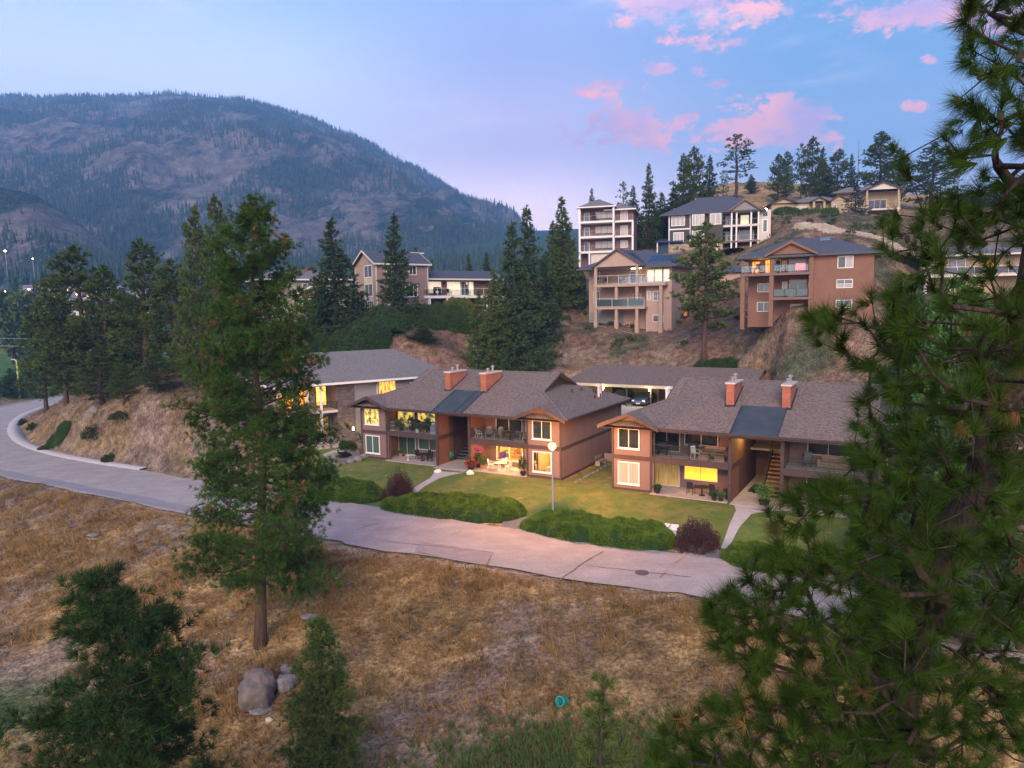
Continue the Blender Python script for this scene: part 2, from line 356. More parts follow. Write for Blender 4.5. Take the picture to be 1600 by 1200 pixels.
# valley floor on the left, rising to the foot of the mountain
for p in [(60,600,190),(20,545,290),(90,560,250),(100,600,175),(0,628,152),(60,500,400),(60,468,470),(200,468,470),(60,445,620),(200,445,620),(350,450,600),(20,580,220)]: cp(*p)
for (x, y, z) in [(-180,120,-5),(-160,60,-5),(-130,20,-6),(-90,30,-6),(-300,200,-2),(-600,500,35),(-150,400,14),(-60,300,0),(0,420,12),(0,650,48),(-600,900,90),(0,900,90),(400,900,120),(-900,300,40),(-900,1400,160),(900,1400,200),(0,2200,250),(900,200,120),(-900,-300,20),(900,-300,60),(0,-400,-5),(-1800,2200,250),(1800,2200,300)]: cw(x, y, z)
CP = np.array(CP); _C2 = 5.0**2
def _phi(r2): return np.sqrt(r2+_C2)
_D = (CP[:,None,0]-CP[None,:,0])**2 + (CP[:,None,1]-CP[None,:,1])**2
_n = len(CP); _A = np.zeros((_n+3, _n+3)); _A[:_n,:_n] = -_phi(_D) + np.eye(_n)*0.5
_P = np.c_[np.ones(_n), CP[:,0]/100, CP[:,1]/100]; _A[:_n,_n:] = _P; _A[_n:,:_n] = _P.T
_w = np.linalg.solve(_A, np.r_[CP[:,2], 0, 0, 0])
def base_h(x, y):
    x = np.asarray(x, float); y = np.asarray(y, float); sh = x.shape; x = x.ravel(); y = y.ravel(); out = np.zeros(len(x))
    for i in range(0, len(x), 20000):
        a = x[i:i+20000]; b = y[i:i+20000]
        out[i:i+20000] = -_phi((a[:,None]-CP[None,:,0])**2+(b[:,None]-CP[None,:,1])**2) @ _w[:_n] + _w[_n] + _w[_n+1]*a/100 + _w[_n+2]*b/100
    return out.reshape(sh)
def local(O, x, y): dx = x-O.x; dy = y-O.y; return dx*UX+dy*UY, dx*VX+dy*VY
def rectd(s, v, s0, s1, v0, v1):
    dx = np.maximum(np.maximum(s0-s, s-s1), 0); dy = np.maximum(np.maximum(v0-v, v-v1), 0); return np.hypot(dx, dy)
CAR_O = Vector((at(893,600,90).x, 90.0))
CAR_Z = 2.75
def g(x, y):
    x = np.asarray(x, float); y = np.asarray(y, float)
    z = base_h(x, y)
    rd, rz, _ = road_dist(x, y)
    # lumps, stronger on the rocky banks, none on pads
    lump = (fbm(x*.16, y*.16, 4, 3)-.5)*1.3 + (fbm(x*.6, y*.6, 3, 9)-.5)*.35
    rocky = np.clip(smooth(8, 14, z) + smooth(-100, -60, -np.hypot(x+33, y-84)*2)*1.0, 0, 1)
    amp = .45 + .9*rocky
    pad = np.full(x.shape, 1e9)
    for O, s0, s1, v0, v1 in ((A_O,-1.2,24,-1,17),(B_O,-3,26,-1,17)):
        s, v = local(O, x, y); pad = np.minimum(pad, rectd(s, v, s0, s1, v0, v1))
    sA, vA = local(A_O, x, y); lawn = rectd(sA, vA, -8, 60, -10, 0)
    k = np.minimum(smooth(0, 3, pad), smooth(0, 4, lawn))*smooth(0, 3, rd)
    z = z + lump*amp*k
    z = z*smooth(0, 2.5, pad)
    s, v = local(CAR_O, x, y); cpd = rectd(s, v, -3, 22, -9, 6.5); t = smooth(0, 3.5, cpd); z = z*t + CAR_Z*(1-t)
    t = smooth(.6, 4.5, rd); z = z*t + (rz-.12)*(1-t)
    return z
def g1(x, y): return float(g(np.array([x]), np.array([y]))[0])
def spot(px, Y, dz=0):
    d = direction(px, 500); 
    x = d.x/d.y*Y; return Vector((x, Y, g1(x, Y)+dz))

def axis(lo, hi, d0, d1, step, grow=1.16):
    a = list(np.arange(d0, d1+.01, step)); s = step; v = d1
    while v < hi: s *= grow; v += s; a.append(v)
    s = step; v = d0; b = []
    while v > lo: s *= grow; v -= s; b.append(v)
    return np.array(b[::-1]+a)
def grid_mesh(name, X, Y, Z):
    ny, nx = X.shape; V = np.stack([X, Y, Z], -1).reshape(-1, 3); i = np.arange(nx*ny).reshape(ny, nx)
    F = np.stack([i[:-1,:-1], i[:-1,1:], i[1:,1:], i[1:,:-1]], -1).reshape(-1, 4); return mesh_np(name, V, F, True)
gx = axis(-2000, 2000, -75, 75, .8); gy = axis(-500, 2750, 22, 130, .8)
GX, GY = np.meshgrid(gx, gy); GZ = g(GX, GY)
me = grid_mesh('ground', GX, GY, GZ)
# what grows where: painted per vertex as real ground cover (straw, soil, rock, green, valley)
def zone_cols(x, y, z):
    straw = np.array([.165,.105,.047]); straw2 = np.array([.27,.168,.07]); soil = np.array([.17,.125,.10]); rock = np.array([.21,.155,.145]); red = np.array([.20,.095,.06]); green = np.array([.045,.085,.025]); park = np.array([.045,.085,.022]); shrub = np.array([.04,.06,.03])
    n1 = fbm(x*.11, y*.11, 4, 21); n2 = fbm(x*.5, y*.5, 3, 33); n3 = fbm(x*.03, y*.03, 3, 5)
    L = lambda a, b, t: a*(1-t[..., None]) + b*t[..., None]
    c = L(np.broadcast_to(straw, x.shape+(3,)), straw2, smooth(.42, .6, n2)); c = L(c, soil, smooth(.52, .66, n1)*.7)
    rd, _, sd = road_dist(x, y); c = L(c, np.array([.30,.21,.13]), smooth(2.4, .6, rd)*.75)
    # lower left lawn and weedy hollow
    c = L(c, park, smooth(-23, -28, x)*smooth(40, 35, y)*smooth(15, 20, y)); c = L(c, green, smooth(6, 2, np.hypot((x-1.0)*.8, (y-27.5)*1.4))*.45)
    kn = smooth(26, 14, np.hypot((x+45)*.62, (y-82)*1.0)); c = L(c, rock*.8, kn*smooth(.40, .56, n2)*.9); c = L(c, np.array([.15,.105,.06]), smooth(40, 15, np.hypot(x+50, y-90))*.45)
    up = smooth(3.5, 8, z)*np.maximum(smooth(86, 92, y), smooth(62, 68, y)*smooth(5, 12, x)); c = L(c, np.array([.15,.108,.08]), up*.85); c = L(c, rock*1.05, up*smooth(.45, .6, n2)*.8*smooth(14, 4, np.abs(x-2)+.3*np.abs(y-98))); c = L(c, red*1.0, up*smooth(.5, .62, n1)*.45)
    c = L(c, shrub*.8, up*smooth(.56, .66, fbm(x*.2, y*.2, 3, 77))*.8)
    far = smooth(150, 185, y)*smooth(25, 45, x); c = L(c, np.array([.34,.215,.10]), far*.9)
    c = L(c, shrub*1.2, far*smooth(.55, .65, n1)*.8)
    c = L(c, park*1.6, smooth(150, 170, y)*smooth(-70, -90, x)*smooth(300, 260, y)); val = smooth(190, 230, y)*smooth(20, -10, x)*smooth(-60, -40, x)+smooth(330, 360, y); val = np.clip(val, 0, 1); c = L(c, np.array([.04,.07,.03]), val); c = L(c, park, val*smooth(.45, .6, n3)*smooth(420, 330, y)*.9)
    return c
def paint(me, x, y, z):
    c = zone_cols(x, y, z).reshape(-1, 3); a = me.color_attributes.new('cover', 'FLOAT_COLOR', 'POINT')
    a.data.foreach_set('color', np.c_[c, np.ones(len(c))].astype(np.float32).ravel())
paint(me, GX, GY, GZ)
def ground_mat():
    m = bpy.data.materials.new('ground_cover'); m.use_nodes = True; N = m.node_tree.nodes; L = m.node_tree.links; p = N['Principled BSDF']; p.inputs['Roughness'].default_value = .95; p.inputs['Specular IOR Level'].default_value = .1
    at_ = N.new('ShaderNodeAttribute'); at_.attribute_name = 'cover'; tc = N.new('ShaderNodeTexCoord')
    out = at_.outputs[0]
    for sc, lo, hi, st in ((.35, .72, 1.3, (1,1,1)), (1.1, .55, 1.5, (1,1,1)), (5.5, .55, 1.5, (1,1,.5)), (22, .65, 1.4, (1,1,.4))):
        mp = N.new('ShaderNodeMapping'); L.new(tc.outputs['Object'], mp.inputs[0]); mp.inputs['Scale'].default_value = st
        n = N.new('ShaderNodeTexNoise'); n.inputs['Scale'].default_value = sc; n.inputs['Detail'].default_value = 4; L.new(mp.outputs[0], n.inputs[0])
        r = N.new('ShaderNodeMapRange'); L.new(n.outputs[0], r.inputs[0]); r.inputs[1].default_value = .3; r.inputs[2].default_value = .7; r.inputs[3].default_value = lo; r.inputs[4].default_value = hi
        mx = N.new('ShaderNodeMix'); mx.data_type = 'RGBA'; mx.blend_type = 'MULTIPLY'; mx.inputs[0].default_value = 1; L.new(out, mx.inputs[6]); L.new(r.outputs[0], mx.inputs[7]); out = mx.outputs[2]
    L.new(out, p.inputs['Base Color'])
    n = N.new('ShaderNodeTexNoise'); n.inputs['Scale'].default_value = 2.5; n.inputs['Detail'].default_value = 8; L.new(tc.outputs['Object'], n.inputs[0])
    b = N.new('ShaderNodeBump'); b.inputs['Strength'].default_value = .9; b.inputs['Distance'].default_value = .35; L.new(n.outputs[0], b.inputs['Height']); L.new(b.outputs[0], p.inputs['Normal'])
    return m
GM = ground_mat()
struct('ground', me, GM)

# ------------------------------------------------------------------ road, sidewalk, cracks
def strip(name, pts, lo, hi, dz, mat, kind=True, edge=0):
    """sheet along the centre line between side offsets lo..hi (functions of the half width)"""
    V = []; F = []; n = len(pts); K = 5
    for i, p in enumerate(pts):
        a = pts[max(i-1,0)]; b = pts[min(i+1,n-1)]; dx, dy = b[0]-a[0], b[1]-a[1]; l = math.hypot(dx, dy); nx, ny = dy/l, -dx/l   # pointing to the house side (left of travel = house side handled by sign)
        for k in range(K):
            t = k/(K-1); w = lo(p[3], i)*(1-t)+hi(p[3], i)*t
            V.append((p[0]+nx*w, p[1]+ny*w, p[2]+dz+(.06*(1-(2*t-1)**2) if edge else 0)))
    for i in range(n-1):
        for k in range(K-1): F.append((i*K+k, i*K+k+1, (i+1)*K+k+1, (i+1)*K+k))
    return V, F
_rough = lambda i, s: .18*math.sin(i*.9+s)+.12*math.sin(i*2.3+s*2)
V, F = strip('road', RC, lambda w, i: -w+_rough(i, 0), lambda w, i: w+_rough(i, 2), 0, None, edge=1)
asphalt = bpy.data.materials.new('worn_asphalt'); asphalt.use_nodes = True
def road_mat(m):
    N = m.node_tree.nodes; L = m.node_tree.links; p = N['Principled BSDF']; p.inputs['Roughness'].default_value = .9; p.inputs['Specular IOR Level'].default_value = .2
    tc = N.new('ShaderNodeTexCoord'); mp = N.new('ShaderNodeMapping'); L.new(tc.outputs['Object'], mp.inputs[0]); mp.inputs['Rotation'].default_value = (0, 0, rad(30)); mp.inputs['Scale'].default_value = (.25, 1, 1)
    n1 = N.new('ShaderNodeTexNoise'); n1.inputs['Scale'].default_value = .8; n1.inputs['Detail'].default_value = 8; n1.inputs['Roughness'].default_value = .65; L.new(mp.outputs[0], n1.inputs[0])
    r = N.new('ShaderNodeValToRGB'); L.new(n1.outputs[0], r.inputs[0]); e = r.color_ramp.elements; e[0].position = .3; e[0].color = (.35, .295, .27, 1); e[1].position = .7; e[1].color = (.43, .365, .335, 1)
    n2 = N.new('ShaderNodeTexNoise'); n2.inputs['Scale'].default_value = 9; n2.inputs['Detail'].default_value = 6; L.new(tc.outputs['Object'], n2.inputs[0])
    mr = N.new('ShaderNodeMapRange'); L.new(n2.outputs[0], mr.inputs[0]); mr.inputs[1].default_value = .3; mr.inputs[2].default_value = .7; mr.inputs[3].default_value = .86; mr.inputs[4].default_value = 1.1
    mx = N.new('ShaderNodeMix'); mx.data_type = 'RGBA'; mx.blend_type = 'MULTIPLY'; mx.inputs[0].default_value = 1; L.new(r.outputs[0], mx.inputs[6]); L.new(mr.outputs[0], mx.inputs[7])
    # stains and rain-washed streaks
    n3 = N.new('ShaderNodeTexNoise'); n3.inputs['Scale'].default_value = .55; n3.inputs['Detail'].default_value = 9; n3.inputs['Roughness'].default_value = .72; L.new(tc.outputs['Object'], n3.inputs[0])
    m3 = N.new('ShaderNodeMapRange'); L.new(n3.outputs[0], m3.inputs[0]); m3.inputs[1].default_value = .42; m3.inputs[2].default_value = .62; m3.inputs[3].default_value = .88; m3.inputs[4].default_value = 1.04
    x3 = N.new('ShaderNodeMix'); x3.data_type = 'RGBA'; x3.blend_type = 'MULTIPLY'; x3.inputs[0].default_value = 1; L.new(mx.outputs[2], x3.inputs[6]); L.new(m3.outputs[0], x3.inputs[7])
    L.new(x3.outputs[2], p.inputs['Base Color'])
    nb = N.new('ShaderNodeTexNoise'); nb.inputs['Scale'].default_value = 25; L.new(tc.outputs['Object'], nb.inputs[0]); bp = N.new('ShaderNodeBump'); bp.inputs['Strength'].default_value = .5; bp.inputs['Distance'].default_value = .02; L.new(nb.outputs[0], bp.inputs['Height']); L.new(bp.outputs[0], p.inputs['Normal'])
road_mat(asphalt)
struct('road', mesh_np('road', V, F, True), asphalt)
def road_at(px, py, dz=.012):
    """point on the road surface under a pixel"""
    z = -1.3
    for _ in range(12):
        d = direction(px, py); t = (z-CAMZ)/d.z; x, y = d.x*t, d.y*t
        i = int(np.argmin(np.hypot(RC[:,0]-x, RC[:,1]-y))); a = RC[i]; w = a[3]; dd = math.hypot(a[0]-x, a[1]-y)
        z = a[2] + .06*max(0, 1-(dd/w)**2)
    return Vector((x, y, z+dz))
def patch(pix, name, mat, dz=.012):
    """thin sheet of asphalt lying on the road; subdivided so that it follows the camber"""
    P = [road_at(*p, dz) for p in pix]; bm = bmesh.new(); f = bm.faces.new([bm.verts.new(p) for p in P])
    me = bpy.data.meshes.new(name); bm.to_mesh(me); bm.free(); return struct(name, me, mat)
dark_as = M('patched_asphalt', (.27,.22,.21), .9, c2=(.33,.27,.255), nsc=1.4)
crackm = M('tar_seam', (.12,.10,.10), .8)
for k, (a, b, c, d) in enumerate([((655,846),(700,852),(692,870),(648,863)), ((700,852),(772,863),(764,882),(692,870))]): patch([a, b, c, d], 'asphalt_patch', dark_as)
V, F = strip('p', RC[40:], lambda w, i: -w*.92, lambda w, i: -w*.1+_rough(i*3, 1)*1.6, .035, None)
struct('asphalt_patch', mesh_np('old_strip', V, F, True), M('old_asphalt', (.235,.215,.225), .9, c2=(.29,.26,.265), nsc=.6))
def crack(pix, w=.05):
    P = []
    for (a, b) in zip(pix[:-1], pix[1:]):
        for j in range(8): t = j/8; P.append(road_at(a[0]+(b[0]-a[0])*t, a[1]+(b[1]-a[1])*t, .03)+Vector((random.uniform(-.05,.05), random.uniform(-.05,.05), 0)))
    P.append(road_at(*pix[-1], .03)); V = []; F = []
    for i, p in enumerate(P):
        d = (P[min(i+1,len(P)-1)]-P[max(i-1,0)]).normalized(); n = Vector((-d.y, d.x, 0))*w*random.uniform(.3, .8); V += [p-n, p+n]
    for i in range(len(P)-1): F.append((2*i, 2*i+1, 2*i+3, 2*i+2))
    me = bpy.data.meshes.new('crack'); me.from_pydata(V, [], F); return struct('road_crack', me, crackm)
crack([(942,862),(905,884),(872,909)], .07); crack([(918,884),(1000,893),(1080,902)]); crack([(560,826),(592,818)], .04); crack([(704,836),(722,830)], .04)
crack([(768,868),(760,884),(757,893)]); crack([(792,896),(830,902),(870,909)], .08); crack([(655,863),(700,874)], .04); crack([(600,846),(700,856),(770,864)], .03); crack([(520,808),(600,812)], .03)
# sidewalk with its kerb round the knoll
walk = M('pale_concrete', (.36,.325,.325), .85, c2=(.44,.40,.39), nsc=2.5, bump=.2, bsc=12)
i0 = int(np.argmin(np.hypot(RC[:,0]+44, RC[:,1]-73.6)))
sw = RC[i0:-6]
mb = MB(); V = []; F = []
for i, p in enumerate(sw):
    a = sw[max(i-1,0)]; b = sw[min(i+1,len(sw)-1)]; dx, dy = b[0]-a[0], b[1]-a[1]; l = math.hypot(dx, dy); nx, ny = dy/l, -dx/l
    for (w, z) in ((p[3]-.1,-.05),(p[3]-.05,.14),(p[3]+1.75,.16),(p[3]+1.78,-.1)): V.append((p[0]+nx*w, p[1]+ny*w, p[2]+z))
for i in range(len(sw)-1):
    for k in range(3): F.append((i*4+k, i*4+k+1, (i+1)*4+k+1, (i+1)*4+k))
struct('sidewalk', mesh_np('sidewalk', V, F), walk)
# ------------------------------------------------------------------ mountain and foothill
def interp(x, xs, ys): return np.interp(x, xs, ys)
MX = [-420,-250,0,60,130,185,270,330,400,470,540,600,660,720,780,830,880,950,1050,1200]
MY = [230,180,150,152,152,153,147,152,162,180,206,236,268,303,337,366,396,425,455,470]
def slope(name, XS, YS, Yb, Yc, zb, ncol, nrow, rough, mat, back=.25, power=.85, sc=1.0):
    px = np.linspace(XS[0], XS[-1], ncol); py = interp(px, XS, YS) + (fbm(px*.03, px*0+3, 4, 8)-.5)*7
    t = np.linspace(0, 1+back, nrow); PX, T = np.meshgrid(px, t); PY = np.broadcast_to(py, PX.shape)
    Yf = Yb + (Yc-Yb)*T
    d0x = _f.x+_r.x*((PX-800)/FPX)+_u.x*((600-PY)/FPX); d0y = _f.y+_r.y*((PX-800)/FPX)+_u.y*((600-PY)/FPX); d0z = _f.z+_r.z*((PX-800)/FPX)+_u.z*((600-PY)/FPX)
    zc = CAMZ + d0z/d0y*Yc
    Xw = d0x/d0y*Yf
    prof = np.where(T <= 1, np.power(np.clip(T,0,1), power), 1-(T-1)*1.6)
    gul = (1-np.abs(2*fbm(Xw*.0065/sc+T*1.2, Yf*.0016/sc, 4, 41)-1))*1.0
    nz = (fbm(Xw*.012/sc, Yf*.01/sc, 5, 12)-.5)
    env = np.sin(np.clip(T, 0, 1)*PI)
    Z = zb + (zc-zb)*prof + env*rough*(gul-.7+nz*.9) + (fbm(Xw*.05, Yf*.05, 3, 5)-.5)*rough*.16*np.clip(env*3, 0, 1)
    me = grid_mesh(name, Xw, Yf, Z); struct(name, me, mat)
    return Xw, Yf, Z, T
def mountain_mat():
    m = bpy.data.materials.new('mountain_cover'); m.use_nodes = True; N = m.node_tree.nodes; L = m.node_tree.links; p = N['Principled BSDF']; p.inputs['Roughness'].default_value = 1; p.inputs['Specular IOR Level'].default_value = 0
    tc = N.new('ShaderNodeTexCoord')
    def nz(sc, stx, det=7, rough=.65):
        mp = N.new('ShaderNodeMapping'); L.new(tc.outputs['Object'], mp.inputs[0]); mp.inputs['Scale'].default_value = stx
        n = N.new('ShaderNodeTexNoise'); n.inputs['Scale'].default_value = sc; n.inputs['Detail'].default_value = det; n.inputs['Roughness'].default_value = rough; L.new(mp.outputs[0], n.inputs[0]); return n.outputs[0]
    def mr(v, a, b, c=0, d=1):
        r = N.new('ShaderNodeMapRange'); L.new(v, r.inputs[0]); r.inputs[1].default_value = a; r.inputs[2].default_value = b; r.inputs[3].default_value = c; r.inputs[4].default_value = d; return r.outputs[0]
    def mix(f, a, b, mode='MIX'):
        x = N.new('ShaderNodeMix'); x.data_type = 'RGBA'; x.blend_type = mode
        if isinstance(f, float): x.inputs[0].default_value = f
        else: L.new(f, x.inputs[0])
        for i, v in ((6, a), (7, b)):
            if isinstance(v, tuple): x.inputs[i].default_value = v
            else: L.new(v, x.inputs[i])
        return x.outputs[2]
    rock = mix(mr(nz(.014, (1,.5,1)), .35, .65), (.20,.16,.135,1), (.36,.285,.24,1))
    rock = mix(mr(nz(.034, (1,.4,2.5), 9, .75), .42, .62), rock, (.16,.125,.115,1))
    f1 = mr(nz(.0052, (1,.35,.8), 10, .74), .475, .545); f2 = mr(nz(.06, (1,.6,.45), 7, .8), .42, .6)
    fm = N.new('ShaderNodeMath'); fm.operation = 'MULTIPLY_ADD'; L.new(f1, fm.inputs[0]); fm.inputs[1].default_value = .75; 
    f3 = N.new('ShaderNodeMath'); f3.operation = 'MULTIPLY'; L.new(f2, f3.inputs[0]); f3.inputs[1].default_value = .5; L.new(f3.outputs[0], fm.inputs[2]); fm.use_clamp = True
    c = mix(fm.outputs[0], rock, (.022,.045,.03,1)); L.new(c, p.inputs['Base Color'])
    b = N.new('ShaderNodeBump'); b.inputs['Strength'].default_value = 1; b.inputs['Distance'].default_value = 14; L.new(nz(.03, (1,1,1), 8, .7), b.inputs['Height']); L.new(b.outputs[0], p.inputs['Normal'])
    return m
MM = mountain_mat()
mount = slope('mountain', MX, MY, 850, 2450, 46, 460, 150, 88, MM, sc=1.6)
foot = slope('foothill', [-420,-200,0,60,110,160,200,240,300,380], [200,255,292,306,338,380,410,436,448,455], 560, 800, 34, 120, 50, 14, MM)

def spikes(name, P, H, Wd, mat, n=4, lean=.03):
    """conifer spires: three stacked cones each, one mesh of countless far trees"""
    P = np.asarray(P, float); k = len(P); H = np.asarray(H); Wd = np.asarray(Wd); V = []; F = []
    off = 0
    rot = RNG.uniform(0, 2*PI, k)
    for (z0, z1, w) in ((.08,.55,1.0),(.38,.8,.7),(.64,1.0,.42)):
        ring = []
        for j in range(n):
            a = rot+2*PI*j/n + z0*5; q = RNG.uniform(.7, 1.25, k); ring.append(np.stack([P[:,0]+np.cos(a)*Wd*w*q, P[:,1]+np.sin(a)*Wd*w*q, P[:,2]+H*(z0+RNG.uniform(-.04,.04,k))], -1))
        top = np.stack([P[:,0]+RNG.normal(0,lean,k)*H, P[:,1], P[:,2]+H*z1], -1); A = np.stack(ring+[top], 1)   # k, n+1, 3
        V.append(A.reshape(-1, 3)); base = off+np.arange(k)*(n+1)
        for j in range(n): F.append(np.stack([base+j, base+(j+1)%n, base+n], -1))
        off += k*(n+1)
    me = mesh_np(name, np.concatenate(V), np.concatenate(F)); o = link(name, me, mat); return o
def forest_on(grid, count, hlo, hhi, seed, crest=0, tmin=0, tmax=1, thresh=.48):
    X, Y, Z, T = grid; rg = np.random.default_rng(seed); nr, nc = X.shape; P = []
    r = rg.uniform(0, nr-1.001, count*3); c = rg.uniform(0, nc-1.001, count*3)
    def samp(A, r, c):
        i = r.astype(int); j = c.astype(int); fr_ = r-i; fc = c-j
        return (A[i,j]*(1-fr_)+A[i+1,j]*fr_)*(1-fc)+(A[i,j+1]*(1-fr_)+A[i+1,j+1]*fr_)*fc
    x, y, z, t = (samp(A, r, c) for A in (X, Y, Z, T))
    m = fbm(x*.008, y*.003+z*.007, 5, seed); keep = (m+rg.normal(0, .035, len(m)) > thresh) & (t > tmin) & (t < tmax)
    x, y, z = x[keep][:count], y[keep][:count], z[keep][:count]; P = np.c_[x, y, z-.6]
    if crest:
        i = int(np.argmin(np.abs(T[:,0]-1))); cc = rg.uniform(0, nc-1.01, crest); rr = np.clip(i+rg.normal(-.3, 1.0, crest), 0, nr-2)
        P = np.r_[P, np.c_[samp(X,rr,cc), samp(Y,rr,cc), samp(Z,rr,cc)-.6]]
    n = len(P); H = rg.uniform(hlo, hhi, n)*rg.choice([1,1,1.3,.7], n); return P, H, H*rg.uniform(.10, .18, n)
far_needle = M('far_needles', (.028,.05,.03), .95, c2=(.05,.075,.04), nsc=.02, island=.5, c3=(.06,.085,.05), spec=.05)
P, H, Wd = forest_on(mount, 24000, 9, 17, 3, crest=1500, thresh=.49)
tag(spikes('mountain_forest', P, H, Wd, far_needle), 'scattered dark conifers covering the mountain slopes and ridge', 'forest', kind='stuff')
P, H, Wd = forest_on(foot, 1300, 8, 13, 5, crest=120, thresh=.46)
tag(spikes('foothill_forest', P, H, Wd, far_needle), 'dark conifers on the lower rocky foothill at the far left', 'forest', kind='stuff')
# belt of woods at the mountain's foot
rg = np.random.default_rng(11); n = 2600
vx = rg.uniform(-620, 420, n); vy = 545+rg.uniform(0, 170, n)
keep = fbm(vx*.02, vy*.02, 3, 4) > .36; vx, vy = vx[keep], vy[keep]; vz = g(vx, vy)
mz = 36+0*vx
tag(spikes('valley_woods', np.c_[vx, vy, vz-1], rg.uniform(14, 27, len(vx)), rg.uniform(2.2, 3.8, len(vx)), far_needle), 'belt of tall dark conifers along the foot of the mountain', 'woods', kind='stuff')

# ------------------------------------------------------------------ valley haze
hz = MB().box(-2150, 2150, -620, 2460, -40, 560); 
zmin = float(GZ.min()); ztop = max(float(mount[2].max()), float(GZ.max()))+25
hz = MB().box(-2700, 2400, -620, 3250, zmin-1, ztop)
hm = bpy.data.materials.new('valley_haze'); hm.use_nodes = True; N = hm.node_tree.nodes; L = hm.node_tree.links
N.remove(N['Principled BSDF']); pv = N.new('ShaderNodeVolumePrincipled'); pv.inputs['Color'].default_value = (.24, .52, 1.0, 1); pv.inputs['Density'].default_value = .00036; pv.inputs['Anisotropy'].default_value = 0
L.new(pv.outputs[0], N['Material Output'].inputs['Volume'])
haze = link('haze', hz, hm); haze['kind'] = 'stuff'; haze['label'] = 'thin blue evening haze filling the valley'

# ------------------------------------------------------------------ town in the valley
twall = [M('town_wall_a', (.5,.46,.44), .8), M('town_wall_b', (.36,.30,.28), .8), M('town_wall_c', (.6,.58,.56), .8)]
troof = [M('town_roof_a', (.16,.15,.17), .8), M('town_roof_b', (.22,.17,.16), .8), M('town_roof_c', (.33,.33,.36), .6)]
tlit = M('town_lit_window', (1, .55, .2), .5, emit=3.0); tdark = M('town_dark_window', (.03,.035,.045), .2)
town_labels = ['leftmost pale house of the valley town, at the picture edge', 'brown house above the orange street lamps', 'white house behind the brown house at the far left', 'pale house between the two tall spruces in town', 'brown house just right of the tall town spruce', 'white house nearest the camera left of the knoll pines',
 'pale house glimpsed left of the tallest knoll pine', 'brown house behind the tallest knoll pine', 'white house glimpsed right of the tallest knoll pine', 'pale house at the edge of the valley woods', 'brown house low behind the knoll pines', 'white house against the dark valley woods',
 'pale house left of the bright town roofs', 'brown house nearest the pointed knoll pine', 'white house in the middle of the bright town roofs', 'pale grey roofed house touching the pointed knoll pine', 'brown house behind the bright town roofs', 'white house hidden by the pointed knoll pine', 'pale house just right of the pointed knoll pine', 'brown house farthest back against the woods', 'white house farthest left against the woods', 'last pale house right of the pointed knoll pine']
th = []
rg2 = random.Random(5)
for i, (px, Y) in enumerate([(12,395),(36,430),(46,480),(70,410),(84,470),(98,380),(112,440),(124,500),(138,400),(150,455),(160,420),(171,475),(178,430),(186,395),(192,450),(199,420),(206,470),(214,440),(222,400),(182,500),(60,510),(230,470)]):
    p = spot(px, Y); h = thing('town_house', town_labels[i], 'house', (p.x, p.y, p.z), rg2.uniform(-.6, .6), 'far houses of the valley town')
    w, d, z = rg2.uniform(4.5, 7), rg2.uniform(4, 5), rg2.uniform(3.2, 5.5)
    link('wall', MB().box(-w, w, -d, d, -2, z), twall[i%3], h)
    link('roof', MB().prism([(-w-.6,-d-.6,z),(-w-.6,d+.6,z),(-w-.6,0,z+d*.55)], (2*w+1.2,0,0)), troof[(i*2)%3], h)
    for k in range(3): link('window', MB().box(-w*.7+k*w*.55, -w*.7+k*w*.55+1.3, -d-.06, -d, z-2.4, z-1.1), tlit if (i*3+k)%7 == 0 else tdark, h)
# ------------------------------------------------------------------ building kit
brown = M('dark_brown_trim', (.055,.034,.034), .7, c2=(.075,.048,.046), nsc=2)
pinkw = M('dusty_rose_stucco', (0.184,0.113,0.102), .9, c2=(0.214,0.133,0.121), nsc=1.6, ncon=(.3,.7), bump=.25, bsc=25, stretch=(1,1,.35))
redwood = M('red_brown_siding', (0.160,0.068,0.048), .85, c2=(0.200,0.088,0.060), nsc=1.5, stretch=(1,1,6))
shingle = M('brown_grey_shingles', (0.118,0.086,0.074), .95, c2=(0.206,0.157,0.132), nsc=5, ncon=(.40,.60), bump=.7, bsc=9, stretch=(1,1,2.6), island=0, detail=9)
dkshingle = M('charcoal_shingles', (.055,.062,.085), .9, c2=(.085,.09,.115), nsc=6, ncon=(.4,.6), bump=.3, bsc=14)
gyshingle = M('grey_brown_shingles', (.13,.12,.12), .9, c2=(.19,.175,.17), nsc=6, ncon=(.4,.6))
brickr = M('orange_red_brick', (.56,.155,.07), .85, c2=(.40,.11,.055), kind='brick', c3=(.45,.33,.28))
brickd = M('dark_red_brick', (.17,.065,.045), .85, c2=(.11,.045,.035), kind='brick', c3=(.12,.09,.08))
stonev = M('mixed_ledge_stone', (.26,.185,.17), .9, c2=(.15,.11,.105), nsc=.42, kind='brick', c3=(.12,.10,.10))
whitef = M('white_vinyl', (.72,.70,.68), .5); cream = M('cream_trim', (.62,.55,.47), .6)
greyf = M('grey_metal', (.32,.31,.31), .45, metal=.3)
dglass = glassmat('dark_window_glass'); rglass = glassmat('sky_window_glass', (.08,.085,.10), .05, (.16,.15,.17)); bglass = M('blind_window_glass', (.34,.30,.28), .25, c2=(.42,.37,.34), nsc=1, stretch=(6,6,.2), spec=.8)
gglass = M('green_curtain_glass', (.05,.09,.075), .15, c2=(.08,.13,.11), nsc=1, stretch=(8,8,.3), spec=.8)
slate = M('blue_sheet_metal', (.04,.05,.06), .7, c2=(.058,.072,.082), nsc=.8, spec=.25)
conc = M('patio_concrete', (.34,.29,.27), .85, c2=(.42,.36,.33), nsc=1.8)
deckm = M('deck_membrane', (.30,.27,.28), .8, c2=(.38,.34,.35), nsc=2)
soff = M('pale_soffit', (.35,.27,.22), .9)
